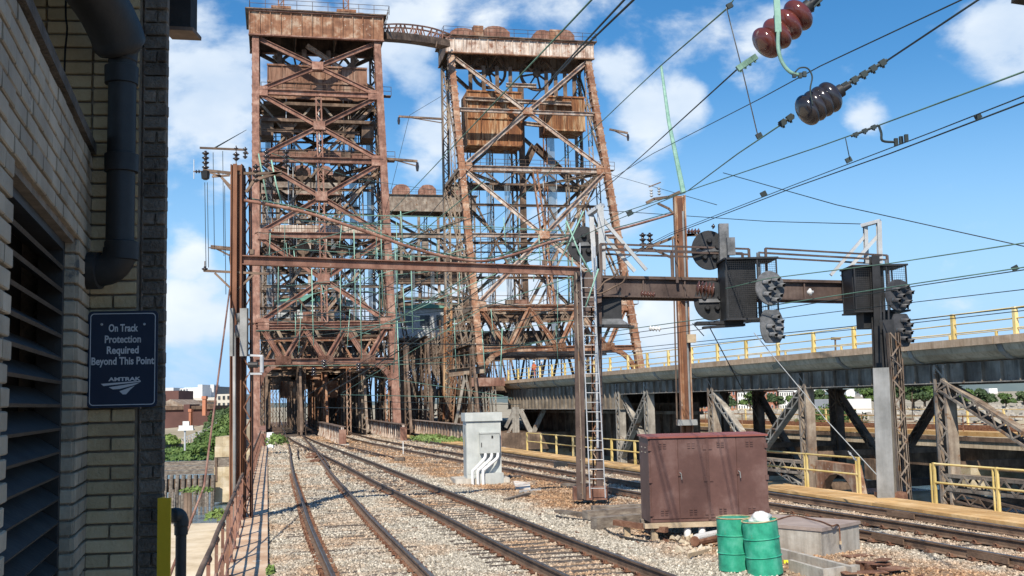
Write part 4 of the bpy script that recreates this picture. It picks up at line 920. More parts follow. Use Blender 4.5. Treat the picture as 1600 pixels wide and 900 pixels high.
def sheave_hood(F, parent, a, b, z, w, l, h, m='maroon_steel'):
    n = 8; pts = [F(a-l/2, b-w/2, z)]+[F(a-l/2*cos(x)**(1 if x < 9 else 1), b-w/2, z+h*.62+h*.38*sin(x)) if abs(cos(x)) < .8 else F(a-l/2*(1 if cos(x) > 0 else -1)*.97, b-w/2, z+h*.66) for x in np.linspace(0.15, pi-.15, n)]+[F(a+l/2, b-w/2, z)]
    o = MB().prism(pts, E2*w*(-1 if F.fl else 1)).build('sheave_hood', m, parent)
    mb = MB()
    for k in range(1, 4): mb.box(F(a-l/2+l*k/4, b-w/2-.05, z+h*.4), (.1, .1, h*.8), (E1, E2, Vector((0, 0, 1))))
    mb.build('hood_rib', m, parent); return o
def wheel(F, parent, a, b, z, R_, w=.5, along='a', m='dark_steel'):
    ax = E1 if along == 'a' else E2; c = F(a, b, z); u = E2 if along == 'a' else E1; v = Vector((0, 0, 1)); mb = MB(); n = 24
    for k in range(n):
        x0, x1 = 2*pi*k/n, 2*pi*(k+1)/n; p = c+u*(R_*cos(x0))+v*(R_*sin(x0)); q = c+u*(R_*cos(x1))+v*(R_*sin(x1)); mb.beam(p, q, w, .3, up=(p-c), ext=.05)
    for k in range(8): x0 = 2*pi*k/8+.2; mb.beam(c, c+u*(R_*cos(x0))+v*(R_*sin(x0)), .2, .28, up=ax)
    mb.lathe(c-ax*(w*.6), ax, [(0, .5), (w*1.2, .5)], 12); mb.build('sheave', m, parent)
def weight(label, F, a0, a1, b0, b1, z0, z1, m, nrib=6, hanger=2.0):
    t = thing('counterweight', label, 'counterweight', F((a0+a1)/2, (b0+b1)/2, z0))
    MB().prism([F(a0, b0, z0), F(a1, b0, z0), F(a1, b1, z0), F(a0, b1, z0)], (0, 0, z1-z0)).build('box', m, t)
    for i in range(nrib+1):
        a = a0+(a1-a0)*i/nrib; MB().box(F(a, b0-.06, (z0+z1)/2), (.09, .12, z1-z0), (E1, E2, Vector((0, 0, 1)))).build('rib', m, t)
    for z in (z0+.05, z1-.05, (z0+z1)/2): MB().beam(F(a0-.08, b0-.08, z), F(a1+.08, b0-.08, z), .16, .2).build('band', m, t)
    for i in range(4): a = a0+(a1-a0)*(i+.5)/4; MB().beam(F(a, (b0+b1)/2, z1), F(a, (b0+b1)/2, z1+hanger), .5, .5).build('hanger', 'dark_steel', t)
    return t
def ropes(label, F, a, b, z0, z1, n=5, sp=.16, group=None, m='rope', r=.055):
    mb = MB()
    for k in range(n): x = a+(k-(n-1)/2)*sp; mb.tube([F(x, b, z0), F(x, b, z1)], r, 5)
    return tag(mb.build('hoist_ropes', m), label, 'cables', group)
def members(F, parent, lst, m, w=.4, d=.4, name='brace'):
    for p, q in lst: MB().hbeam(F(*p), F(*q), w, d, .07).build(name, m, parent)
# --- tower 1, left
o1 = P(400, 640, 105); o1.z = 0; F1 = Frame(o1, lean=-.008); W1 = 13.6; S1 = 14.0; ZT = 44.0; DP = 5.2
f1 = lambda z: F1(0, S1*z/ZT, z)
lv1 = [ZT]+[solve_z(f1, y) for y in (143, 248, 367, 508)]
pt1 = (solve_z(f1, 512), solve_z(f1, 566), solve_z(f1, 606))
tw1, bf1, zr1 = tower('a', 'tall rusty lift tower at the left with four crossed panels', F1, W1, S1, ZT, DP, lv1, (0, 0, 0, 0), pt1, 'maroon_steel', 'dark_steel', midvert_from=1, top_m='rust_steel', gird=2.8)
for a in (2, 5.5): sheave_hood(F1, tw1, a, S1+DP/2, zr1, 1.5, 1.6, .8, 'rust_steel')
sheave_hood(F1, tw1, 11.9, S1+2, zr1, 1.5, 1.8, .9, 'rust_steel')
for px_ in (432, 545):
    a = (px_-388)/210*W1; mb = MB(); mb.laced(F1(a, S1+.5, zr1), F1(a, S1+.5, zr1+6), .7, .5, up=E2, pitch=.7); mb.build('lamp_mast', 'maroon_steel', tw1); MB().box(F1(a, S1+.5, zr1+.3), (2.2, 1.6, .7), (E1, E2, Vector((0, 0, 1)))).build('mast_base', 'rust_steel', tw1)
for a in (4.6, 9.0): wheel(F1, tw1, a, S1+DP*.8, ZT-2.2, 1.9, .4, 'b')
members(F1, tw1, [((W1*.42, S1+2, ZT), (W1*.98, S1+2.5, lv1[1]+2)), ((W1*.55, S1+2, lv1[1]), (W1, S1+2.6, lv1[2])), ((2, S1+3, ZT-1), (W1/2, S1+3, ZT-6)), ((W1-2, S1+3, ZT-1), (W1/2, S1+3, ZT-6))], 'peel_steel', .45, .5, 'stair_stringer')
weight('broad rust streaked counterweight high in the left tower', F1, 1.3, W1-1.2, S1+.6, S1+DP-.6, solve_z(lambda z: F1(0, S1, z), 150), solve_z(lambda z: F1(0, S1, z), 97), 'weight_rust', 7, 2.5)
# machinery level just under the second joint
for (z, x0, x1) in ((lv1[1]-2.8, .6, W1-.6), (lv1[1]-.9, .8, W1-.8)):
    MB().prism([F1(x0, S1-.5, z), F1(x1, S1-.5, z), F1(x1, S1+DP, z), F1(x0, S1+DP, z)], (0, 0, .35)).build('sheave_platform', 'dark_steel', tw1)
for a in (1.2, 3.4, 10.2, 12.4): MB().prism([F1(a-.7, S1, lv1[1]-4.3), F1(a+.7, S1, lv1[1]-4.3), F1(a+.7, S1+3, lv1[1]-4.3), F1(a-.7, S1+3, lv1[1]-4.3)], (0, 0, 1.9)).build('rope_equalizer', 'dark_steel', tw1)
for i, a in enumerate((1.4, 3.9, 10.8, 12.8)): ropes(('first', 'second', 'third', 'fourth')[i]+' band of grey hoist ropes from the left, inside the left tower', F1, a, S1+2.6, 8, lv1[1]-3.5, 6, .14, 'hoist ropes in the near towers')
for i in (2, 3):                                     # machinery truss and white girder at lower joints
    z = lv1[i]; MB().beam(F1(.3, bf1(z)+4, z+1.2), F1(W1-.3, bf1(z)+4, z+1.2), .5, 1.0).build('machinery_girder', 'white_peel' if i == 3 else 'maroon_steel', tw1)
    for a in (W1*.36, W1*.66): MB().lathe(F1(a, bf1(z)+2.5, z-1), E2, [(0, .7), (.5, .7)], 14).build('pulley', 'dark_steel', tw1); MB().beam(F1(a, bf1(z)+2.6, z+.3), F1(a, bf1(z)+2.6, z-2.6), .3, .3).build('pulley_hanger', 'dark_steel', tw1)
# --- tower 2, right
o2 = P(760, 640, 117); o2.z = 0; F2 = Frame(o2); W2 = 18.3; S2 = 19.5
f2 = lambda z: F2(0, S2*z/ZT2, z)
ZT2 = 47.2
lv2 = [ZT2]+[solve_z(f2, y) for y in (262, 480)]
pt2 = (solve_z(f2, 482), solve_z(f2, 546), solve_z(f2, 590))
tw2, bf2, zr2 = tower('b', 'rusty lift tower at the right with peeling white paint and two great crosses', F2, W2, S2, ZT2, DP, lv2, (1, 1), pt2, 'rust_steel', 'brown_grey', ribs=True, midvert_from=1, gird=2.1)
for a, l, h in ((1.9, 3.4, 1.7), (6.3, 3.8, 2.2), (12.6, 2.6, 2.0), (15.6, 2.8, 2.2)): sheave_hood(F2, tw2, a, S2+DP*.45, zr2, 2.2, l, h)
for a in (3.9, 14.2): MB().box(F2(a, S2+1.5, zr2+1.0), (1.3, 1.2, 2.0), (E1, E2, Vector((0, 0, 1)))).build('machinery_box', 'rust_steel', tw2)
for a in (5.5, 12): wheel(F2, tw2, a, S2+DP*.5, ZT2-1.2, 2.2, .5, 'b')
zw = lambda y, b=S2: solve_z(lambda z: F2(0, b, z), y)
weight('left orange rusted counterweight in the right tower, hanging lower', F2, 1.9, 9.0, S2-.8, S2+3.6, zw(228), zw(143), 'orange_rust', 4, 4)
weight('right orange rusted counterweight in the right tower, hanging higher', F2, 12.4, 17.5, S2-.5, S2+3.8, zw(200), zw(146), 'orange_rust', 3, 4)
ropes('grey hoist ropes left of the centre post in the right tower', F2, 5.0, S2+1.5, 10, zw(228), 4, .2, 'hoist ropes in the near towers')
ropes('grey hoist ropes close beside the centre post in the right tower', F2, 7.4, S2+1.5, 10, zw(228), 4, .2, 'hoist ropes in the near towers')
ropes('grey hoist ropes at the right of the right tower', F2, 13.4, S2+1.5, 10, zw(205), 6, .16, 'hoist ropes in the near towers')
members(F2, tw2, [((9.6, S2+2, ZT2-3), (9.6, S2+2, 12)), ((11.5, S2+3, zw(215)), (16.4, S2+3, zw(270))), ((11.5, S2+3, zw(215)), (9.6, S2+3, zw(262)))], 'dark_steel', .8, .9, 'guide_post')
members(F2, tw2, [((2.0, S2+2, zw(175)), (15.6, S2+2, zw(188))), ((1.6, S2-1, ZT2-6), (15.6, S2-1, ZT2-6.2)), ((7, S2-1, ZT2-4), (11, S2-1, ZT2-4))], 'peel_steel', .5, .5, 'strut')
for k in range(6):                                   # light crossed tie rods
    z0, z1 = 12+k*4.6, 16.6+k*4.6; mb = MB()
    for a, c in ((8.0, 9.6), (9.6, 8.0)): mb.beam(F2(a, S2+3, z0), F2(c, S2+3, z1), .09, .09)
    mb.build('tie_rod', 'dark_steel', tw2)
# lower legs of the right tower (lattice pedestal), tie beam and green V struts
ped = thing('tower_pedestal', 'grey lattice pedestal column under the right tower, behind the grey cabinet', 'pedestal', P(762, 640, 117))
for x in (752, 762, 772): MB().laced(P(x-2, 600, 117), P(x+4, 690, 117), .5, .5, up=E2).build('post', 'grey_steel', ped)
MB().box(P(761, 597, 117), (3.6, 1.5, .9), (E1, E2, Vector((0, 0, 1)))).build('bearing', 'maroon_steel', ped)
MB().hbeam(P(702, 583, 119), P(758, 577, 118), .7, .8).build('tie_beam', 'brown_grey', ped)
for a, b in (((727, 585), (712, 662)), ((727, 585), (745, 662)), ((737, 580), (765, 640)), ((716, 650), (748, 650))): MB().laced(P(*a, 118), P(*b, 118), .55, .3).build('strut', 'grey_steel', ped)
# --- far towers
Ff1 = Frame(F1(0, 118, 0), True); Ff2 = Frame(F2(0, 127, 0), True)
for F, nm, mm, w_ in ((Ff1, 'far lift tower seen through the left tower', 'maroon_steel', W1), (Ff2, 'far lift tower seen between the two near towers', 'brown_grey', W2)):
    z_ = 42.0; t, b_, zr = tower('c', nm, F, w_, 16, z_, DP, [z_, 33, 24, 15], (0, 0, 0), (15, 9.5, 5), mm, 'brown_grey', near=False, top_m='brown_grey')
    for a in (w_*.2, w_*.5, w_*.8): sheave_hood(F, t, a, 16+DP/2, zr, 2.4, 3.6, 2.6, 'maroon_steel')
    for i in range(4): a0, a1 = w_*i/4, w_*(i+1)/4; MB().hbeam(F(a0, 21.5, 33 if i % 2 else 38.5), F(a1, 21.5, 38.5 if i % 2 else 33), .6, .6, .1).build('brace', 'brown_grey', t)
    for a in (.18, .38, .6, .82): MB().beam(F(w_*a, 21.6, 6), F(w_*a, 21.6, 41), .55, .5).build('guide_column', ('peel_steel', 'brown_grey')[int(a*10) % 2], t)
    for z in (37, 31, 27.5, 21, 18, 12): MB().hbeam(F(0, 21.8, z), F(w_, 21.8, z), .7, 1.0, .1).build('floor_beam', ('dark_steel', 'brown_grey', 'peel_steel')[int(z) % 3], t)
    for z in (29, 24, 17.5):
        catwalk(F, t, -.5, w_+.5, 22.6, z, 1.0); MB().prism([F(0, 17, z-1.4), F(w_, 17, z-1.4), F(w_, 22, z-1.4), F(0, 22, z-1.4)], (0, 0, .4)).build('platform', 'dark_steel', t)
    for k in range(10): a = w_*(.05+.1*k); MB().box(F(a, 21, (31, 24, 18, 28, 35)[k % 5]), (1.3, 1.5, 1.6), (E1, E2, Vector((0, 0, 1)))).build('machinery_box', ('dark_steel', 'brown_grey', 'rust_steel')[k % 3], t)
weight('counterweight of the far tower behind the left tower', Ff1, 1.2, W1-1, 16.5, 20, 29, 36, 'weight_rust', 5)
weight('counterweight of the far tower between the near towers', Ff2, 1.2, W2-1, 16.5, 20, 27.5, 33.5, 'brown_grey', 5)
for F, nm in ((Ff1, 'far tower behind the left one'), (Ff2, 'far tower between the near ones')):
    for i, a in enumerate((2, 5.5, 9.5, 12.5)): ropes(('first', 'second', 'third', 'fourth')[i]+' band of hoist ropes from the left, on the '+nm, F, a, 22.5, 12, 34, 4, .2, 'hoist ropes of the '+nm)
# --- lift spans and approach trusses
def truss(label, F, a, b0, b1, z0, z1, n, m='dark_steel', g=None, inner=False):
    t = thing('bridge_truss', label, 'bridge truss', F(a, b0, z0), group=g)
    MB().hbeam(F(a, b0, z0), F(a, b1, z0), .6, .8).build('chord', m, t); MB().hbeam(F(a, b0+(b1-b0)/n, z1), F(a, b1-(b1-b0)/n, z1), .6, .7).build('chord', m, t)
    for i in range(1, n): b = b0+(b1-b0)*i/n; MB().laced(F(a, b, z0), F(a, b, z1), .55, .35, up=E2, pitch=.55, sides=1).build('post', m, t)
    for i in range(n):
        b, c = b0+(b1-b0)*i/n, b0+(b1-b0)*(i+1)/n
        if i < n/2: p, q = (F(a, b, z0 if i == 0 else z1), F(a, c, z1 if i == 0 else z0))
        else: p, q = (F(a, b, z0 if i < n-1 else z1), F(a, c, z1 if i < n-1 else z0))
        MB().laced(p, q, .5, .22, up=E1, pitch=.8).build('diagonal', m, t)
    return t
sp1 = (S1+DP+1, 92); sp2 = (S2+DP+1, 98)
truss('left truss of the lift span beyond the left tower', F1, .9, *sp1, -.2, 9.5, 10)
truss('right truss of the lift span beyond the left tower', F1, W1-.9, *sp1, -.2, 9.5, 10, 'rust_steel')
for q_, (fa, b0_, mm_) in enumerate(((.30, S1+DP+3, 'dark_steel'), (.52, 6, 'rust_steel'), (.64, S1+DP+1, 'dark_steel'), (.80, 3, 'brown_grey'))): truss(('first', 'second', 'third', 'fourth')[q_]+' inner truss line inside the left portal, counted from the left', F1, W1*fa, b0_, b0_+62, -.2, 6.8, 16, mm_)
truss('left truss of the lift span beyond the right tower', F2, .9, *sp2, -.2, 12, 10, 'dark_steel')
truss('right truss of the lift span beyond the right tower', F2, W2-.9, *sp2, 4, 12, 10, 'dark_steel')
truss('approach truss under the left tower, right of the left tracks', F1, 4.3, 1.5, S1+DP-1, -.2, 7.5, 7, 'dark_steel')
truss('approach truss under the left tower at its right leg', F1, W1+1.2, -1, S1+DP, -.2, 8.5, 7, 'dark_steel')
truss('approach truss beside the pedestal of the right tower', F2, -1.5, -4, S2+DP, -.2, 8.5, 8, 'dark_steel')
truss('approach truss between the two near towers', F2, -6.2, -3, S2+DP, -.2, 9.5, 8, 'dark_steel')
for i, (z, w_, F, rg) in enumerate(((9.6, W1, F1, sp1), (12.2, W2, F2, sp2))):
    t = thing('span_bracing', 'top cross bracing of the lift span beyond the '+('left', 'right')[i]+' tower', 'bridge bracing', F(w_/2, rg[0], z))
    n = 10
    for k in range(1, n):
        b = rg[0]+(rg[1]-rg[0])*k/n; MB().hbeam(F(.9, b, z), F(w_-.9, b, z), .5, .5).build('strut', 'dark_steel', t)
        mb = MB()
        for j in range(6): mb.beam(F(.9+(w_-1.8)*j/6, b, z-2.2 if j % 2 else z), F(.9+(w_-1.8)*(j+1)/6, b, z if j % 2 else z-2.2), .2, .2)
        mb.beam(F(.9, b, z-2.2), F(w_-.9, b, z-2.2), .3, .3); mb.build('sway_frame', 'dark_steel', t)
dk = thing('bridge_deck', 'dark open tie deck of the bridge under and beyond the left tower', 'bridge deck', F1(W1/2, 0, -1))
MB().prism([F1(.6, -3, -1.9), F1(W1+4, -3, -1.9), F1(W1+4, 118, -1.9), F1(.6, 118, -1.9)], (0, 0, 1.5)).build('floor', 'dark_steel', dk)
for k in range(60): b = -2+k*.9; MB().box(F1(4.2, b, -.28), (3.0, .3, .22), (E1, E2, Vector((0, 0, 1)))).build('tie', 'tie', dk)
for b in (4, 20, 112):
    t = tag(MB().prism([F1(-2, b-2, -6), F1(W1+24, b-2, -6), F1(W1+24, b+2, -6), F1(-2, b+2, -6)], (0, 0, 4)).build('bridge_pier', 'stone'), {4: 'nearest masonry pier under the towers', 20: 'second masonry pier under the towers', 112: 'far masonry pier under the lift bridge'}[b], 'pier')
# walls of dark plate girders down both sides under the right tower
dk2 = thing('bridge_deck', 'dark steel deck carrying the right hand bridge', 'bridge deck', F2(W2/2, 0, 0)); MB().prism([F2(-6.4, -6, -2.2), F2(W2, -6, -2.2), F2(W2, 120, -2.2), F2(-6.4, 120, -2.2)], (0, 0, 1.7)).build('floor', 'dark_steel', dk2)
MB().prism([F2(1, 2, 3.7), F2(W2-1, 2, 3.7), F2(W2-1, 120, 3.7), F2(1, 120, 3.7)], (0, 0, 1.1)).build('upper_floor', 'dark_steel', dk2)
# --- arched walkway truss between tower heads
def pr2(x, y, D): return P(x, y, D)
aw = thing('arched_walkway', 'curved truss walkway linking the heads of the two near towers', 'walkway', P(650, 60, 127))
top = catmull([P(598, 38.5, 122), P(620, 37.5, 124), P(645, 39, 127), P(675, 44, 130), P(705, 54, 133)], 4); bt = catmull([P(598, 54, 122), P(630, 56.5, 125), P(665, 61, 129), P(697, 67, 132)], 4)
for off_ in (0, 1.3):
    mb = MB()
    for p, q in zip(top, top[1:]): mb.beam(p+E2*off_, q+E2*off_, .16, .16, ext=.05)
    mb.build('top_chord', 'maroon_steel', aw); mb = MB()
    for i in range(12): p = top[int(i*(len(top)-1)/12)]+E2*off_; q = bt[min(len(bt)-1, int((i+.6)*(len(bt)-1)/12))]+E2*off_; r2 = top[int((i+1)*(len(top)-1)/12)]+E2*off_; mb.beam(p, q, .1, .1); mb.beam(q, r2, .1, .1)
    mb.build('web', 'maroon_steel', aw)
mb = MB()
for p, q in zip(bt, bt[1:]): mb.beam(p+E2*.65, q+E2*.65, 1.6, .85, ext=.05)
mb.build('walk_deck', 'dark_steel', aw)
for x, y in ((602, 62), (641, 65), (681, 71)): MB().beam(P(x+2, y-6, 126), P(x, y+3, 126), .12, .12).build('bracket', 'dark_steel', aw)
# --- operator houses on the spans
def house(label, c, w, d, h, roofm='roof_green', wallm='house_white', win=4):
    t = thing('control_cabin', label, 'cabin', c); Z = Vector((0, 0, 1)); c = Vector(c)
    MB().box(c+Z*h/2, (w, d, h), (E1, E2, Z)).build('wall', wallm, t)
    rf = MB().prism([c-E1*(w/2+.6)-E2*(d/2+.5)+Z*h, c+E1*(w/2+.6)-E2*(d/2+.5)+Z*h, c-E2*(d/2+.5)+Z*(h+w*.11)], E2*(d+1)).build('roof', roofm, t)
    for k in range(win):
        q = c-E2*(d/2+.02)+E1*(-w/2+w*(k+.5)/win)+Z*h*.58; f = MB().box(q, (w/win*.72, .1, h*.45), (E1, E2, Z)).build('window', wallm, t)
        MB().box(q-E2*.04, (w/win*.6, .1, h*.36), (E1, E2, Z)).build('pane', 'glass', f)
    MB().box(c-Z*.3-E2*.4, (w+2, d+2, .3), (E1, E2, Z)).build('gallery', 'dark_steel', t); return t
house('white control cabin with a green roof on the span beyond the left tower', F1(7, 40, 14.2), 9.5, 5, 2.2)
MB_b = None
house('grey white control cabin with green eaves between the two near towers', F2(-3.0, 28, 11.2), 6.5, 5, 3.8, win=3)
for i, (F, a) in enumerate(((F1, 7), (F2, -3))): 
    t = thing('cabin_frame', 'dark steel frame under the '+('left', 'right')[i]+' control cabin', 'frame', F(a, 30, 9))
    for q in (-2.5, 2.5):
        for b in ((38, 42), (26.5, 29.5))[i]: MB().laced(F(a+q, b, 0), F(a+q, b, (14, 11)[i]), .5, .4).build('post', 'dark_steel', t)
# extra lattice and rusty columns in the crowded space between the towers
jm = thing('trestle_tower', 'tangled dark lattice posts standing between the two towers', 'trestle', P(660, 660, 125))
for x0, y0, x1, y1, w_, m in ((700, 480, 698, 655, .95, 'orange_rust'), (712, 560, 704, 655, .6, 'rust_steel'), (688, 520, 672, 655, .55, 'brown_grey'), (676, 520, 684, 600, .5, 'brown_grey'), (640, 545, 648, 650, .6, 'dark_steel'), (655, 545, 643, 655, .5, 'grey_steel'),
                           *[(x_+q*.5, 520+(q*37) % 60, x_+((q*53) % 30)-15, 655, .42, ('dark_steel', 'brown_grey', 'dark_steel', 'dark_steel', 'grey_steel')[q % 5]) for q, x_ in enumerate(range(608, 760, 6))],
                           (625, 480, 640, 560, .5, 'dark_steel'), (665, 560, 660, 655, .6, 'dark_steel'), (715, 480, 735, 575, .8, 'brown_grey'), (722, 500, 690, 560, .6, 'dark_steel'), (745, 500, 718, 600, .6, 'brown_grey'), (690, 500, 700, 655, .6, 'dark_steel'), (650, 600, 685, 600, .5, 'dark_steel'), (640, 655, 700, 640, .8, 'dark_steel'), (636, 560, 700, 552, .5, 'dark_steel'), (625, 545, 650, 650, .45, 'brown_grey'), (612, 560, 628, 650, .5, 'dark_steel')):
    MB().laced(P(x0, y0, 125), P(x1, y1, 125), w_, .5, up=E2, pitch=.6).build('lattice_post', m, jm)
jk = thing('portal_columns', 'row of dark and rust red steel columns inside the left portal', 'columns', P(500, 655, 128))
rs_ = random.Random(4)
for i, x in enumerate((424, 429, 434, 440, 448, 456, 470, 478, 487, 497, 508, 518, 528, 538, 549, 560, 570, 580, 592, 604)):
    D = 112+i*.9+rs_.uniform(0, 12); m = 'dark_steel' if x < 460 or rs_.random() < .55 else rs_.choice(('rust_steel', 'peel_steel', 'brown_grey', 'orange_rust'))
    x2 = x+(rs_.choice((-6, 0, 4, 8)) if x > 500 else 0)
    MB().laced(P(x, 668, D), P(x2, 590, D), .42 if x < 460 else .6, .5, up=E2, pitch=.6).build('column', m, jk)
for x0, x1, y, m in ((424, 470, 594, 'dark_steel'), (455, 530, 590, 'rust_steel'), (500, 610, 588, 'dark_steel'), (410, 615, 580, 'peel_steel')): MB().hbeam(P(x0, y, 120), P(x1, y-2, 120), .5, .5).build('header', m, jk)
for q, b in enumerate((4, 9, 14, 26, 36, 46, 58, 70)):
    sf = thing('sway_frame', 'cross frame over the tracks inside the left portal, '+('first', 'second', 'third', 'fourth', 'fifth', 'sixth', 'seventh', 'eighth')[q]+' from the front', 'bridge bracing', F1(W1/2, b, 8)); mm = ('rust_steel', 'dark_steel', 'brown_grey', 'dark_steel')[q % 4]; zt0, zb0 = 9.4, 6.6-.15*q
    for z in (zt0, zb0): MB().hbeam(F1(.5, b, z), F1(W1-.5, b, z), .4, .4, .06).build('chord', mm, sf)
    for i in range(8): MB().beam(F1(.5+(W1-1)*i/8, b, zt0 if i % 2 else zb0), F1(.5+(W1-1)*(i+1)/8, b, zb0 if i % 2 else zt0), .24, .2).build('lattice_bar', mm, sf)
    for a in (.6, W1*.34, W1*.67, W1-.6): MB().laced(F1(a, b, -.3), F1(a, b, zb0), .45, .4, up=E2, pitch=.6).build('post', mm if a != W1*.34 else 'dark_steel', sf)
for x0, y0 in ((446, 596), (466, 597), (500, 594), (520, 595)): MB().beam(P(x0, y0, 119), P(x0-1, y0+26, 119), 1.1, .2, up=E2).build('rust_panel', 'rust_steel', jk)  # short rust steel panels below the portal headers
# ================================================================ VIADUCT ON THE RIGHT
Z1 = Vector((0, 0, 1)); VL = 31.5
def vy(a0, a1, l, z, h, w, name, m, par): return MB().prism([Q(a0, l, z), Q(a0, l+w, z), Q(a1, l+w, z), Q(a1, l, z)], (0, 0, h)).build(name, m, par)
va = thing('viaduct', 'grey steel and concrete viaduct with braced legs at the right', 'viaduct', Q(60, VL, 0))
for i in range(18):
    a0 = 8+i*6.0; a1 = a0+5.96
    if a1 > 116: break
    MB().prism([Q(a0, VL, 4.62), Q(a0, VL, 4.95), Q(a0, 44, 4.95), Q(a0, 44, 4.62)], Q(a1, 0)-Q(a0, 0)).build('fascia_slab', 'fascia', va)
    cove = [Q(a0, VL+.12, 4.62), Q(a0, VL+.25, 4.35), Q(a0, VL+.55, 4.12), Q(a0, VL+.95, 4.0), Q(a0, VL+1.4, 4.0), Q(a0, VL+1.4, 4.62)]
    MB().prism(cove, Q(a1-.35, 0)-Q(a0, 0)).build('cove_panel', 'deck_concrete', va)
    MB().prism([Q(a1-.35, VL+.10, 4.62), Q(a1-.35, VL+.2, 4.3), Q(a1-.35, VL+.6, 4.0), Q(a1-.35, VL+1.3, 3.95), Q(a1-.35, VL+1.3, 4.62)], Q(.3, 0)).build('rib', 'grey_steel', va)
vy(8, 116, VL+1.4, 3.95, .6, 11, 'deck', 'deck_concrete', va)
GL = VL+.85
for l, mm in ((GL, 'blue_grey'), (GL+9, 'dark_steel')):
    vy(8, 82, l, 3.05, .9, .05, 'girder', mm, va); vy(82, 116, l, 1.85, 2.1, .05, 'deep_girder', mm, va)
    for a0, a1, zb in ((8, 82, 3.05), (82, 116, 1.85)): vy(a0, a1, l-.2, zb, .05, .45, 'flange', 'grey_steel', va)
    k = 8.6
    while k < 116:
        zb = 3.1 if k < 82 else 1.9; MB().box(Q(k, l-.09, (3.93+zb)/2), (.06, .17, 3.93-zb), (YU, YN, Z1)).build('stiffener', 'blue_grey' if l == GL else 'dark_steel', va); k += 1.15
ups = Vector(YN)
FA = [31.0, 42.4, 54.3, 65.8, 76.7, 82.6]
def post_l(a, l, z0, z1, w=.75, m='brown_grey', nm='post'):
    mb = MB().laced(Q(a, l, z0), Q(a, l, z1), w, .55, up=YN, pitch=.55, bar=.09, sides=2); mb.box(Q(a+w*.5+.1, l+.1, (z0+z1)/2), (.28, .5, z1-z0), (YU, YN, Z1)); return mb.build(nm, m, va)
for a in FA:
    post_l(a, GL+.05, -2.6, 3.9, .8, 'brown_grey' if a < 70 else 'grey_steel')
    post_l(a, GL+9.2, -3.5, 3.9, .9, 'dark_steel', 'rear_post')
    MB().laced(Q(a, GL, -2.4), Q(a, GL+9.2, -2.4), .6, .4, up=Z1).build('cross_beam', 'dark_steel', va)
    MB().laced(Q(a, GL+.5, -.6), Q(a, GL+9, -.6), .4, .3, up=Z1).build('cross_strut', 'dark_steel', va)
    for sg in (-1, 1):                              # rounded haunches under the girder
        R_ = 1.1; pts = [Q(a+sg*.5, GL+9.2, 3.0)]+[Q(a+sg*(.5+R_*(1-cos(x))), GL+9.2, 3.0-R_*(1-sin(x))) for x in np.linspace(0, pi/2, 6)]
        MB().prism(pts if sg > 0 else pts[::-1], YN*.1).build('haunch', 'dark_steel', va)
def dg(a0, z0, a1, z1, l, w, m, nm='diagonal'): return MB().laced(Q(a0, l, z0), Q(a1, l, z1), w, .4, up=YN, pitch=.5, bar=.08, sides=2).build(nm, m, va)
dg(42.4, 3.0, 31, -2.2, GL-.05, .62, 'brown_grey'); dg(65.8, 3.0, 60.2, -.9, GL, .5, 'grey_steel'); dg(54.3, 3.0, 60.0, -.9, GL, .5, 'grey_steel')
dg(76.7, 3.0, 82.6, -2, GL, .55, 'grey_steel'); dg(82.6, 3.0, 76.7, -2, GL+.3, .4, 'grey_steel'); dg(60, -.9, 54.3, -2.6, GL, .3, 'grey_steel'); dg(60.1, -.9, 65.8, -2.6, GL, .3, 'grey_steel')
for a0, a1 in ((54.3, 60), (65.8, 60), (31, 38), (76.7, 71)): dg(a0, 3.0, a1, -2.4, GL+9.2, .45, 'dark_steel', 'rear_diagonal')
# lower chord truss (laced) and arched brackets
for a0, a1 in ((16, 31), (31, 42.4), (54.3, 65.8), (65.8, 76.7)): MB().laced(Q(a0, GL, -1.35), Q(a1, GL, -1.35), .75, .5, up=YN, pitch=.6, bar=.1, sides=2).build('bottom_chord', 'brown_grey', va)
for a0, a1 in ((20, 31), (31, 42.4)): MB().laced(Q(a0, GL, -3.0), Q(a1, GL, -1.9), .5, .4, up=YN).build('bottom_brace', 'dark_steel', va)
br_ = [Q(53.6, GL, -.9), Q(50.0, GL, -1.0), Q(49.2, GL, -3.9), Q(50.0, GL, -3.9)]+[Q(50.0+1.6*(1-cos(x)), GL, -3.0+1.5*sin(x)) for x in np.linspace(0, pi, 9)]+[Q(53.6, GL, -3.9)]
MB().prism(br_, YN*.5).build('arched_bracket', 'rust_steel', va)
for a in FA+[112]: MB().box(Q(a, GL+4.5, -4.3), (2.2, 12, 2.6), (YU, YN, Z1)).build('footing', 'stone', va)
# end bent of the deep span: white painted braced frame
eb = thing('trestle_bent', 'pale grey braced bent under the deep viaduct girder, right of the grey cabinet', 'bent', P(810, 700, 116))
for x0, y0, x1, y1, w_ in ((805, 636, 806, 700, .7), (812, 640, 848, 715, .5), (850, 640, 822, 700, .4), (790, 668, 806, 636, .25), (786, 690, 806, 655, .2), (790, 700, 870, 702, .6)): MB().beam(P(x0, y0, 113), P(x1, y1, 113), w_, .5, up=E2).build('strut', 'grey_steel', eb)
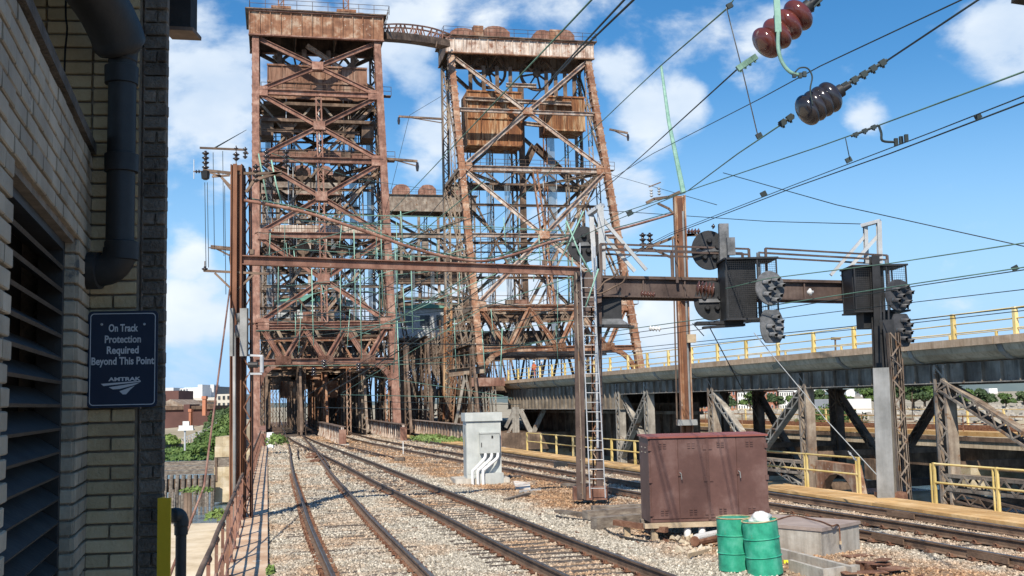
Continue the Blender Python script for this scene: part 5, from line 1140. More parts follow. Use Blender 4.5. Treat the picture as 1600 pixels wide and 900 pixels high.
# dark web of the inner through girder
ig = thing('through_girder', 'dark through girder wall below the viaduct deck', 'girder', Q(95, 37, -2)); MB().prism([Q(77, 36.5, -2.6), Q(77, 36.7, -2.6), Q(124, 36.7, -2.6), Q(124, 36.5, -2.6)], (0, 0, 4.9)).build('web', 'dark_steel', ig)
for k in range(24): MB().box(Q(78+k*1.9, 36.4, -.2), (.08, .25, 4.6), (YU, YN, Z1)).build('stiffener', 'dark_steel', ig)
MB().box(Q(100, 36.3, 1.5), (48, .5, .25), (YU, YN, Z1)).build('cap', 'brown_grey', ig)
ev_line = [flat(14, VL+.35), flat(60, VL+.35), flat(114, VL+.35)]
yellow_railing('near yellow post railing along the viaduct deck edge', ev_line, 4.95, 1.1, 3.9, (1.0, .6, .25), .17, doubled=False)
yellow_railing('yellow post railing on the far side of the viaduct deck', [flat(20, 43.4), flat(60, 43.4), flat(114, 43.4)], 4.95, 1.1, 3.9, (1.0, .6), .13, doubled=False)
# second, lower bridge behind
lb = thing('lower_bridge', 'low rusty bridge with concrete edge seen through the viaduct legs', 'bridge', Q(60, 50, -1))
vy(14, 150, 50, -.35, .3, 9, 'deck', 'orange_deck', lb); vy(14, 150, 50, -1.15, .5, .5, 'edge_slab', 'deck_concrete', lb); vy(14, 150, 50.6, -2.6, 1.7, .2, 'girder', 'dark_steel', lb); vy(14, 150, 49.9, -.68, .28, .3, 'edge_rail', 'dark_steel', lb)
for k in range(12): MB().box(Q(20+k*11, 54, -4.2), (1.4, 8, 3.6), (YU, YN, Z1)).build('pier', 'dark_steel' if k % 2 else 'stone', lb)
for l in (51.5, 53, 55.5, 57): vy(14, 150, l, -.05, .14, .09, 'rail', 'rust_plate', lb)
yellow_railing('yellow railing along the low bridge behind the viaduct', [flat(20, 58.6), flat(70, 58.6), flat(140, 58.6)], -.05, 1.3, 4.2, (1.0, .55), .14, doubled=False)
tb = thing('low_railing', 'thin rusty railing on the near edge of the low bridge', 'railing', Q(40, 50.2, 0))
for h in (.5, 1.0): MB().tube([Q(20, 50.2, h), Q(140, 50.2, h)], .03, 4).build('rail', 'rust_steel', tb)
for k in range(30): MB().tube([Q(20+k*4, 50.2, -.05), Q(20+k*4, 50.2, 1.05)], .04, 4).build('post', 'rust_steel', tb)
# worker
def person(label, base, facing, hi='orange_cloth', lo='navy_cloth', h=1.75):
    t = thing('person', label, 'person', base); k = h/1.75; me = bpy.data.meshes.new('body')
    J = [(0, 0, .98), (0, .01, 1.2), (0, .0, 1.42), (0, 0, 1.52), (0, .02, 1.62), (0, .01, 1.70), (-.19, 0, 1.41), (-.25, .03, 1.15), (-.22, .16, .95), (-.22, .22, .90), (.19, 0, 1.41), (.26, .02, 1.14), (.24, .12, .92), (.24, .16, .87), (-.09, 0, .92), (-.11, .06, .5), (-.11, 0, .09), (-.11, .14, .04), (.09, 0, .92), (.12, -.02, .5), (.13, -.1, .09), (.13, .04, .04)]
    Ed = [(0, 1), (1, 2), (2, 3), (3, 4), (4, 5), (2, 6), (6, 7), (7, 8), (8, 9), (2, 10), (10, 11), (11, 12), (12, 13), (0, 14), (14, 15), (15, 16), (16, 17), (0, 18), (18, 19), (19, 20), (20, 21)]
    R_ = [.14, .15, .15, .06, .085, .09, .075, .05, .04, .035, .075, .05, .04, .035, .1, .07, .05, .045, .1, .07, .05, .045]
    me.from_pydata([(x*k, y*k, z*k) for x, y, z in J], Ed, []); o = bpy.data.objects.new('body', me); C.objects.link(o); o.parent = t; t.rotation_euler = (0, 0, facing)
    sk = o.modifiers.new('skin', 'SKIN'); 
    for i, v in enumerate(me.skin_vertices[0].data if me.skin_vertices else []): v.radius = (R_[i]*k, R_[i]*k*.8)
    if not me.skin_vertices: pass
    o.modifiers.new('sub', 'SUBSURF').levels = 1; me.materials.append(M[hi])
    MB().box((0, 0, .5), (.01, .01, .01))
    for s in (-1, 1): MB().tube([(s*.10, 0, .93), (s*.115, .03*s, .5), (s*.12, -.0, .08)], [.115, .09, .07], 8).build('trousers', lo, t, world=False, smooth=True)
    MB().lathe((0, .01, 1.60), (0, 0, 1), [(0, .08), (.06, .1), (.1, .115), (.105, .15), (.12, .12), (.19, .1), (.23, .04), (.235, 0)], 12).build('hard_hat', 'bag', t, world=False, smooth=True)
    MB().lathe((0, .02, 1.52), (0, 0, 1), [(0, .05), (.03, .075), (.09, .088), (.14, .08)], 10).build('face', 'skin', t, world=False, smooth=True); return t
def person_fix(t):
    o = [c for c in t.children if c.name.startswith('body')][0]; return o
wk = Q(104, 34.2, 4.95)
person('worker in orange vest and white hard hat standing on the viaduct deck', P(835, 593, 112)*0+Vector((P(835, 593, 112).x, 112, 4.95)), 2.6)
person('worker in dark clothes and white hard hat beside the orange one on the viaduct', Vector((P(847, 593, 113.5).x, 113.5, 4.95)), 1.9, 'navy_cloth')
# ================================================================ CATENARY STRUCTURES
def ins_stack(parent, c, ax, n, r, sp, m='insulator_dark', nm='insulator'):
    ax = Vector(ax).normalized(); prof = []
    for i in range(n): z = i*sp; prof += [(z, r*.35), (z+sp*.15, r*.5), (z+sp*.45, r), (z+sp*.6, r*.95), (z+sp*.7, r*.4)]
    prof.append((n*sp, r*.3)); return MB().lathe(c, ax, prof, 14).build(nm, m, parent, smooth=True)
# left pole
DP1 = 28.0
lp = thing('catenary_pole', 'rusty catenary pole at the left, in front of the left tower leg', 'pole', P(371, 740, DP1))
a, b = P(371, 258, DP1), P(371, 740, DP1); b = Vector((a.x, a.y, -3.2))
MB().hbeam(a, b, .26, .30, .03, up=(1, 0, 0)).build('post', 'post_rust', lp); MB().box((a+b)/2+Vector((-.02, -.17, 0)), (.11, .02, (a-b).length)).build('cover_plate', 'post_rust', lp)
MB().laced(P(386, 262, DP1+.3), P(388, 560, DP1+.3), .2, .2, pitch=.3, up=(0, 1, 0)).build('lattice_post', 'post_rust', lp); MB().laced(P(388, 560, DP1), Vector((P(388, 560, DP1).x, DP1, -3.2)), .22, .2, pitch=.3, up=(0, 1, 0)).build('lattice_post', 'post_rust', lp)
MB().tube([P(366, 520, DP1-.3), Vector((P(367, 735, DP1-.3).x, DP1-.3, -1))], .042, 10).build('conduit', 'plate_grey', lp, smooth=True)
def arm(pts, w, m='dark_steel', D=DP1, nm='arm', par=lp): 
    mb = MB()
    for p, q in zip(pts, pts[1:]): mb.beam(P(*p, D), P(*q, D), w, w, ext=.02)
    return mb.build(nm, m, par)
arm([(313, 231), (382, 234), (387, 240)], .05); arm([(318, 266), (366, 271), (440, 271)], .07); arm([(325, 268), (345, 276), (364, 300)], .05); arm([(340, 270), (364, 294)], .04); arm([(385, 300), (397, 282), (440, 268)], .07); arm([(332, 276), (358, 274)], .05)
MB().lathe(P(321, 281, DP1), (0, 0, 1), [(0, .05), (.03, .1), (.22, .12), (.25, .06)], 10).build('insulator_base', 'black_steel', lp)
ins_stack(lp, P(321, 265, DP1), Z1, 4, .095, .125); ins_stack(lp, P(369, 251, DP1), Z1, 2, .09, .11); ins_stack(lp, P(369, 235, DP1), Z1, 1, .06, .1); arm([(369, 258), (369, 228)], .02)
arm([(319, 423), (420, 428)], .06); arm([(336, 427), (362, 452)], .05); arm([(395, 430), (372, 452)], .05); ins_stack(lp, P(320, 424, DP1), Z1, 1, .08, .13); MB().tube([P(320, 418, DP1), P(320, 408, DP1)], .015, 5).build('pin', 'dark_steel', lp)
arm([(303, 268), (316, 268)], .03); arm([(303, 250), (303, 279)], .018, 'silver'); ins_stack(lp, P(313, 268, DP1), (-1, 0, 0), 2, .05, .07)
arm([(327, 387), (365, 389)], .025); ins_stack(lp, P(383, 248, DP1-1), Z1, 3, .06, .1)
for x in (416, 447, 400): ins_stack(lp, P(x, 262 if x != 400 else 285, DP1), Z1, 4, .09, .12)
tb_ = thing('transformer_box', 'open grey panels with a small transformer on the left pole', 'equipment', P(378, 520, 27.5))
for x0, x1, dy in ((359, 366, 0), (375, 388, .1)): MB().box((P((x0+x1)/2, 519, 27.3)), ((x1-x0)*27.3/CF, .04, 75*27.3/CF)).build('panel', 'plate_grey', tb_); MB().box(P(x1-1, 519, 27.28), (.03, .06, 75*27.3/CF)).build('edge', 'black_steel', tb_)
MB().lathe(P(374, 542-15, 27.5)+Z1*0, (0, 0, 1), [(0, .1), (.05, .11), (.3, .11), (.33, .05), (.4, .05), (.42, .08), (.6, .08), (.62, .02)], 12).build('transformer', 'signal_grey', tb_, smooth=True)
arm([(388, 555), (410, 556)], .05, 'silver', 27.4, 'bracket', tb_); arm([(388, 584), (409, 584)], .05, 'silver', 27.4, 'bracket', tb_); MB().tube([P(409, 557, 27.4), P(409, 582, 27.4)], .05, 10).build('vent_tube', 'silver', tb_)
MB().tube([P(388, 570, 27.4), P(403, 570, 27.4)], .08, 10).build('drum_motor', 'black_steel', tb_)
# long cross beam and sagging tie rod
cb = thing('cross_beam', 'long dark steel beam spanning the tracks between the pole and the signal mast', 'beam', P(380, 406, 28)); MB().hbeam(P(378, 406.5, 28.0), P(905, 424, 30.3), .2, .25, .03).build('beam', 'maroon_steel', cb)
for x in (394, 560, 700, 850): t_ = (x-378)/527; p = P(x, 406+t_*18, 28+t_*2.3); MB().beam(p+Z1*.15, p+Z1*.28, .1, .1).build('clip', 'dark_steel', cb)
rod = catmull([P(381, 313, 28), P(470, 330, 28.3), P(560, 358, 28.6), P(640, 386, 29), P(700, 402, 29.5), P(755, 408, 30.2), P(810, 396, 31.5), P(870, 376, 33.5), P(960, 360, 36.5), P(1052, 334, 39.5)], 5)
tag(MB().tube(rod, .045, 6).build('tie_rod', 'maroon_steel', smooth=True), 'sagging rusty tie rod above the long cross beam', 'rod')
tag(MB().tube([p+Vector((0, .3, .12)) for p in rod], .018, 5).build('span_wire', 'green_wire', smooth=True), 'thin green wire following the sagging tie rod', 'wire')
# signal bridge
sb = thing('signal_bridge', 'brown signal bridge girder on a tall mast, carrying the signals', 'signal bridge', P(922, 778, 30))
def mast(x0, y0, x1, y1, D, w, m='brown_steel', nm='mast'): a = P(x0, y0, D); b = P(x1, y1, D); return MB().hbeam(a, b, w, .3, .02, up=(0, 1, 0)).build(nm, m, sb)
m1 = mast(903, 425, 908, 780, 30.2, .24); MB().box((P(903, 425, 30)+P(908, 780, 30))/2, (.035, .02, 6.2)).build('rivet_strip', 'brown_grey', sb)
for k in range(40): MB().box(P(903+5*k/40., 428+352*k/40., 30.02), (.02, .03, .02)).build('rivet', 'grey_steel', sb) if k % 2 else None
mast(934, 425, 937, 780, 30.6, .18); MB().laced(P(928, 430, 30.6), P(932, 778, 30.6), .2, .2, up=(0, 1, 0), pitch=.3).build('lattice', 'rust_steel', sb)
MB().tube([P(929, 385, 30.1), P(934, 700, 30.1)], .035, 8).build('conduit', 'silver', sb)
MB().box(P(922, 770, 30.4), (.95, .5, .35)).build('base', 'maroon_steel', sb)
A0, A1 = P(908, 448, 30.3), P(1345, 452, 33.2); gd = (A1-A0).normalized(); gx = gd.cross(Z1).normalized()
g0, g1 = P(905, 448, 30.3), P(1345, 456, 32.6)
for off_ in (0, .75): MB().hbeam(g0+Vector((0, off_, 0)), g1+Vector((0, off_, 0)), .26, .56, .04).build('girder', 'brown_steel', sb)
MB().beam(g0+Vector((0, .38, .30)), g1+Vector((0, .38, .30)), 1.0, .04).build('walk_grating', 'dark_steel', sb)
n = 14
for i in range(n+1): c = g0+(g1-g0)*(i/n); MB().box(c+Vector((0, -.03, 0)), (.04, .13, .48)).build('stiffener', 'brown_steel', sb) if i % 2 else None
MB().prism([P(905, 425, 30.2), P(940, 425, 30.2), P(940, 472, 30.2), P(926, 476, 30.2), P(912, 500, 30.2), P(905, 510, 30.2)][::-1], (0, .25, 0)).build('knee_plate', 'brown_steel', sb)
# handrails of the bridge
def hr(xs_, y0, y1, D0, D1, gap):
    mb = MB(); p0 = P(xs_[0], y0, D0); p1 = P(xs_[1], y1, D1)
    for off_ in (0, .9):
        for h in (0, gap): mb.beam(p0+Vector((0, off_, -h)), p1+Vector((0, off_, -h)), .05, .05)
        n = max(2, int((p1-p0).length/2.1)+1)
        for i in range(n): c = p0+(p1-p0)*(i/(n-1))+Vector((0, off_, 0)); mb.beam(c, c-Vector((0, 0, 1.05)), .07, .07)
    return mb.build('handrail', 'brown_steel', sb)
hr((938, 1170), 381, 389, 30.3, 31.4, .16); hr((1196, 1386), 388, 399, 31.6, 32.8, .14)
MB().beam(P(1338, 455, 32.7), P(1470, 452, 32.9), .3, .1).build('bracket', 'dark_steel', sb) if False else None
for x in (1340, 1362): MB().lathe(P(x, 472, 32.5), (0, 0, -1), [(0, .05), (.02, .12), (.1, .12), (.14, .05)], 10).build('hanger_plate', 'black_steel', sb)
# ladder on the mast
ld = thing('ladder', 'thin grey ladder climbing the signal mast', 'ladder', P(930, 780, 29.6))
for (x0, x1) in ((906, 922), (925, 946)):
    p, q = P(x0, 380, 29.7), P(x1, 778, 29.5); MB().tube([p, q], .017, 6).build('stile', 'silver', ld)
for k in range(24): t_ = .1+.9*k/24; MB().tube([P(906+16*t_, 380+398*t_, 29.6), P(925+21*t_, 380+398*t_, 29.6)], .010, 5).build('rung', 'silver', ld)
# silver A frames on top
def aframe(label, posts, diags, cap, D):
    t = thing('anchor_frame', label, 'frame', P(posts[0][0], posts[0][3], D))
    for k, (x0, y0, x1, y1, w_) in enumerate(posts): MB().hbeam(P(x0, y0, D+k*.3), P(x1, y1, D+k*.3), w_, .15, .02, up=(0, 1, 0)).build('post', 'frame_silver', t)
    for k, (x0, y0, x1, y1, w_) in enumerate(diags): MB().beam(P(x0, y0, D+.1+k*.25), P(x1, y1, D+.1+k*.25), w_*.8, .1, up=(0, 1, 0)).build('diagonal', 'frame_silver', t)
    MB().beam(P(cap[0], cap[1], D+.3), P(cap[2], cap[3], D), .2, .1).build('cap', 'silver', t); return t
aframe('silver anchor frame standing over the signal mast', [(938, 322, 942, 422, .17), (924, 338, 929, 422, .13)], [(942, 343, 1010, 422, .12), (932, 356, 992, 424, .12)], (920, 335, 942, 320), 30.4)
aframe('silver anchor frame at the right end of the signal bridge', [(1373, 346, 1375, 412, .13), (1352, 352, 1354, 412, .11)], [(1372, 368, 1315, 432, .12), (1352, 368, 1298, 430, .11)], (1346, 353, 1376, 345), 32.8)
# right post with the grey plate
rp_ = thing('signal_post', 'right hand signal post, black above with a tall grey steel plate below', 'post', P(1385, 780, 28.5))
MB().hbeam(P(1366, 400, 31), P(1372, 575, 31), .22, .25, .03, up=(0, 1, 0)).build('upper_post', 'black_steel', rp_); MB().box((P(1381, 577, 28.7)+P(1386, 779, 28.7))/2, (.50, .06, 3.45)).build('plate', 'signal_plate' if 'signal_plate' in M else 'silver_dull', rp_) if False else None
pl = [P(1364, 575, 28.6), P(1389, 574, 28.6), P(1398, 782, 28.6), P(1371, 778, 28.6)]; MB().prism(pl[::-1], (0, .03, 0)).build('plate', 'plate_grey', rp_); pl = [P(1389, 576, 28.6), P(1393, 600, 28.9), P(1402, 783, 28.9), P(1398, 782, 28.6)]; MB().prism(pl[::-1], (0, .02, 0)).build('edge_plate', 'pale_wood', rp_)
MB().laced(P(1395, 520, 29.2), P(1414, 782, 29.2), .3, .25, up=(0, 1, 0), pitch=.3, sides=1).build('lattice_leg', 'brown_grey', rp_)
MB().hbeam(P(1385, 500, 29.6), P(1392, 600, 29.6), .3, .3, .03, up=(0, 1, 0)).build('upper_leg', 'black_steel', rp_)
for x in (1376, 1381, 1388): MB().tube([P(x, 470, 30.2), P(x+3, 578, 30.0)], .03, 6).build('conduit', 'black_steel', rp_)
MB().box(P(1392, 775, 28.9), (.7, .5, .2)).build('base', 'rust_plate', rp_)
l2 = thing('ladder', 'dark ladder behind the right signal post', 'ladder', P(1415, 780, 29.6))
for x0, x1 in ((1403, 1413), (1410, 1421)): MB().tube([P(x0, 560, 29.8), P(x1, 775, 29.8)], .018, 5).build('stile', 'dark_steel', l2)
for k in range(15): t_ = k/14; MB().tube([P(1403+10*t_, 570+200*t_, 29.8), P(1410+11*t_, 570+200*t_, 29.8)], .012, 4).build('rung', 'dark_steel', l2)
MB().beam(P(1398, 655, 29.6), P(1428, 655, 29.6), .05, .05).build('bracket', 'dark_steel', l2); MB().tube([P(1425, 613, 29.6), P(1426, 655, 29.6)], .012, 4).build('rod', 'dark_steel', l2)
# signals: cages
def cage(label, x0, y0, x1, y1, D, w2, mesh_sides=True, extra=None):
    t = thing('signal_cage', label, 'signal housing', P((x0+x1)/2, y1, D)); a = P(x0, y0, D); b = P(x1, y1, D); X0, X1, Zt, Zb = a.x, b.x, a.z, b.z
    m = MB().bb(X0, X0+(X1-X0)*.62, D+.02, D+.9, Zb, Zt); m.build('housing', 'black_steel', t)
    MB().bb(X0-.06, X1+.06, D-.25, D+1.0, Zt, Zt+.05).build('roof', 'black_steel', t); MB().bb(X0-.06, X1+.06, D-.25, D+1.0, Zb-.06, Zb-.01).build('floor', 'black_steel', t)
    fr = MB()
    for x in (X0, X0+(X1-X0)*.62, X1):
        for y in (D-.2, D+.95): fr.bb(x-.02, x+.02, y-.02, y+.02, Zb, Zt)
    fr.build('frame', 'black_steel', t); g = MB()
    for (u0, u1) in ((X0, X0+(X1-X0)*.62), (X0+(X1-X0)*.62, X1)):
        n = int((u1-u0)/.055)
        for k in range(1, n): g.bb(u0+(u1-u0)*k/n-.003, u0+(u1-u0)*k/n+.003, D-.2, D-.194, Zb, Zt)
        n = int((Zt-Zb)/.055)
        for k in range(1, n): g.bb(u0, u1, D-.2, D-.194, Zb+(Zt-Zb)*k/n-.003, Zb+(Zt-Zb)*k/n+.003)
    g.build('wire_mesh', 'black_steel', t); MB().tube([Vector((X0+(X1-X0)*.68, D-.0, Zb)), Vector((X0+(X1-X0)*.68, D, Zt+.2))], .05, 8).build('pipe', 'signal_grey', t)
    return t
cg = cage('black wire mesh signal housing in the middle of the signal bridge', 1132, 407, 1214, 496, 30.2, 0)
MB().box(P(1123, 505, 30.6), (1.3, .5, .09)).build('shelf', 'black_steel', cg); MB().beam(P(1098, 512, 30.5), P(1163, 508, 30.5), .3, .06).build('lower_platform', 'black_steel', cg)
MB().box(P(1142, 385, 30.6), (.22, .15, .5)).build('junction_box', 'signal_grey', cg)
cg2 = cage('black wire mesh signal housing at the right end of the signal bridge', 1331, 418, 1415, 484, 31.2, 0)
MB().box(P(1368, 500, 31.6), (.9, .7, .5)).build('lower_box', 'black_steel', cg2)
def disc(label, cx, cy, rx, ry, D, face=-1, m='signal_grey', hoods=(), rz=0.0, oval=1.0):
    """position light signal: thick oval plate, hoods toward the camera when face=-1"""
    c = P(cx, cy, D); t = thing('position_signal', label, 'signal', c, rz); ra, rb = rx*1.06*D/CF, ry*1.06*D/CF; n = 28
    poly = [Vector((ra*cos(2*pi*k/n), 0, rb*(sin(2*pi*k/n) if oval == 1.0 else (max(-1, min(1, oval*sin(2*pi*k/n))))))) for k in range(n)]
    MB().prism(poly[::-1], (0, -.035, 0)).build('plate', m, t, world=False); 
    rim = MB(); rim.tube(poly+[poly[0]], .012, 5); rim.build('rim', m, t, world=False)
    MB().lathe((0, .0, 0), (0, 1, 0), [(0, ra*.55), (.1, ra*.5), (.22, ra*.3), (.3, ra*.12)], 14).build('back_housing', 'black_steel', t, world=False)
    for (hx, hz) in hoods:
        p = Vector((hx*ra, -.035, hz*rb)); d = Vector((.42, -.85, -.12)).normalized(); up = Vector((0, 0, 1)); x = d.cross(up).normalized(); y = x.cross(d); L_ = .26; r_ = .066; N_ = 9; vs = []; fs = []
        for rr in (r_, r_-.008):
            for tt in (0, L_):
                for k in range(N_): an = radians(-35+250*k/(N_-1)); vs.append(p+d*(tt if tt == 0 else (L_ if 2 < k < 6 else L_*.8))+x*(rr*cos(an))+y*(rr*sin(an)))
        for q in (0, 2*N_):
            for k in range(N_-1): fs.append((q+k, q+k+1, q+N_+k+1, q+N_+k))
        for k in range(N_-1): fs.append((N_+k, N_+k+1, 3*N_+k+1, 3*N_+k))
        h = MB().add(vs, fs).build('hood', m, t, world=False, smooth=True); MB().lathe(p-d*.0, d, [(0, .075), (.02, .075), (.03, .05)], 12).build('lens', 'glass', h, world=False)
    return t
hd = [(-.45, .35), (.2, .5), (.55, .15), (-.1, -.05), (-.45, -.35), (.35, -.45), (.1, -.7)]
disc('upper grey signal head hanging from the middle of the signal bridge', 1203, 450, 22, 25, 29.6, hoods=hd, rz=.15)
disc('lower grey signal head hanging from the middle of the signal bridge', 1206, 510, 18, 24, 29.6, hoods=[(.1, .6), (.4, .3), (-.4, 0), (.35, -.15), (-.2, -.5), (.4, -.65)], rz=.15, oval=1.25)
disc('upper grey signal head at the right end of the signal bridge', 1404, 461, 21, 23, 30.4, hoods=hd, rz=.15, m='signal_dark')
disc('lower grey signal head at the right end of the signal bridge', 1408, 516, 16, 24, 30.4, hoods=[(.1, .6), (.4, .3), (-.4, 0), (.35, -.15), (-.2, -.5), (.4, -.65)], rz=.15, oval=1.25, m='signal_dark')
def disc_back(label, cx, cy, r, D):
    t = disc(label, cx, cy, r, r*1.12, D, m='black_steel'); c = Vector((0, -.06, 0)); ra = r*D/CF
    for k in range(5): an = 2*pi*k/5+.3; MB().lathe(Vector((ra*.5*cos(an), -.03, ra*.55*sin(an))), (0, -1, 0), [(0, .085), (.07, .08), (.12, .05)], 10).build('lamp_back', 'black_steel', t, world=False)
    MB().beam((-ra*.8, -.07, 0), (ra*.8, -.07, 0), .05, .1).build('bracket', 'signal_grey', t, world=False); return t
disc_back('black back of a round signal above the signal bridge beside the tall grey mast', 1108, 391, 26, 31.2); disc_back('black back of a round signal below the signal bridge, left of the mesh housing', 1112, 470, 26, 31.2)
disc_back('black back of a round signal beside the silver anchor frame', 912, 382, 24, 30.8)
sm_ = thing('signal_mast', 'square grey mast holding the round signal above the bridge', 'mast', P(1128, 450, 31)); MB().beam(P(1130, 350, 31), P(1133, 450, 31), .27, .2, up=(0, 1, 0)).build('mast', 'signal_grey', sm_); ins_stack(sm_, P(1117, 354, 31), (-1, 0, .1), 1, .08, .1)
bx = thing('signal_cabinet', 'black box hanging below the girder beside the signal mast', 'cabinet', P(955, 505, 30.8)); MB().box(P(955, 482, 30.8), (.55, .45, .9)).build('box', 'black_steel', bx); MB().prism([P(936, 498, 30.5), P(970, 498, 30.5), P(984, 507, 30.5), P(934, 507, 30.5)][::-1], (0, .5, 0)).build('sloping_shelf', 'signal_grey', bx); MB().beam(P(926, 509, 30.5), P(990, 511, 30.5), .5, .06).build('shelf', 'black_steel', bx)
for p_ in ([(1038, 441), (1000, 437), (970, 452), (940, 471), (925, 472)], [(1000, 436), (990, 455), (960, 468), (935, 470)]):
    pass
hs_ = thing('hose', 'dark hoses draped over the left end of the signal girder', 'hose', P(960, 450, 30.1))
for p_ in ([(966, 420), (960, 432), (945, 440), (935, 452), (922, 455)], [(980, 424), (974, 440), (960, 448), (940, 458), (928, 458)]): MB().tube(catmull([P(x, y, 30.1) for x, y in p_], 5), .025, 6).build('hose', 'dark_steel', hs_, smooth=True)
# middle rusty pole
DM = 40.0; mp_ = thing('catenary_pole', 'tall rusty catenary pole behind the maroon cabinet', 'pole', P(1072, 664, DM))
a, b = P(1061, 306, DM), P(1073, 664, DM); b2 = a+(b-a)*1.35
MB().hbeam(a, b2, .42, .42, .05, up=(1, 0, 0)).build('post', 'rust_steel', mp_); MB().box((a+b2)/2+Vector((.02, -.2, 0)), (.2, .02, (b2-a).length*.98)).build('cover_plate', 'post_rust', mp_)
MB().tube([P(1067, 330, DM-.3), P(1079, 664, DM-.3)], .04, 6).build('conduit', 'plate_grey', mp_); MB().tube([P(1051, 372, DM-.3), P(1058, 664, DM-.3)], .03, 6).build('conduit', 'dark_steel', mp_)
MB().tube([P(1033, 103, DM), P(1045, 190, DM), P(1068, 302, DM)], [.05, .07, .10], 8).build('aerial_rod', 'verdigris', mp_)
def marm(pts, w, m='dark_steel', nm='arm'): return arm(pts, w, m, DM, nm, mp_)
marm([(1010, 317), (1022, 311), (1045, 308), (1062, 300)], .1); marm([(1028, 318), (1045, 326), (1054, 336)], .08)
for x, y in ((1018, 300), (1030, 297)): ins_stack(mp_, P(x, y+8, DM), Z1, 3, .07, .1, 'silver')
marm([(1014, 292), (1032, 285)], .04)
marm([(1055, 367), (1090, 367)], .1); marm([(1010, 388), (1055, 370), (1085, 366)], .1); marm([(1022, 390), (1052, 404)], .08); marm([(1075, 405), (1056, 372)], .05)
for x in (1005, 1016): ins_stack(mp_, P(x, 392, DM), Z1, 4, .13, .17)
ins_stack(mp_, P(1074, 362, DM), (1, 0, 0), 4, .12, .12, 'porcelain_brown')
MB().box(P(1080, 529, DM-.4), (.32, .25, .3)).build('lamp_box', 'pale_wood', mp_); MB().box(P(1073, 660, DM-.3), (.7, .5, .2)).build('base_plate', 'plate_grey', mp_)
MB().lathe(P(1072, 458, DM-.5), (0, 0, 1), [(0, .2), (.1, .25), (.2, .2)], 10).build('collar', 'rust_steel', mp_)
# brown insulator strings below the girder
def ins_string(label, x0, y0, x1, y1, D, n, r, m='porcelain_brown'):
    t = thing('insulator_string', label, 'insulator', P(x0, y0, D)); p, q = P(x0, y0, D), P(x1, y1, D); ins_stack(t, p, q-p, n, r, (q-p).length/n, m); return t
ins_string('brown disc insulator string below the girder, left of the mesh housing', 1088, 450, 1116, 454, 29.8, 5, .22)
ins_string('brown disc insulator string under the girder near the mast', 1001, 459, 1024, 461, 30, 5, .10)
ins_string('small pale insulator string among the wires below the girder', 1014, 513, 1033, 514, 30, 4, .08, 'white_paint')
ins_string('white glass disc insulator beside the right mesh housing', 1261, 457, 1271, 456, 30, 1, .11, 'white_paint')
for x, y in ((584, 432), (655, 450), (490, 580), (506, 568), (560, 573), (640, 585)): ins_string({584: 'small dark insulator hanging under the cross beam, left one', 655: 'small dark insulator hanging under the cross beam, right one', 490: 'insulator among the wires in the left portal, leftmost', 506: 'insulator among the wires in the left portal, second from left', 560: 'insulator among the wires in the left portal, third from left', 640: 'insulator among the wires right of the left portal'}[x], x, y-6, x+1, y+8, 60 if y > 500 else 32, 3, .16 if y > 500 else .09, 'insulator_dark')
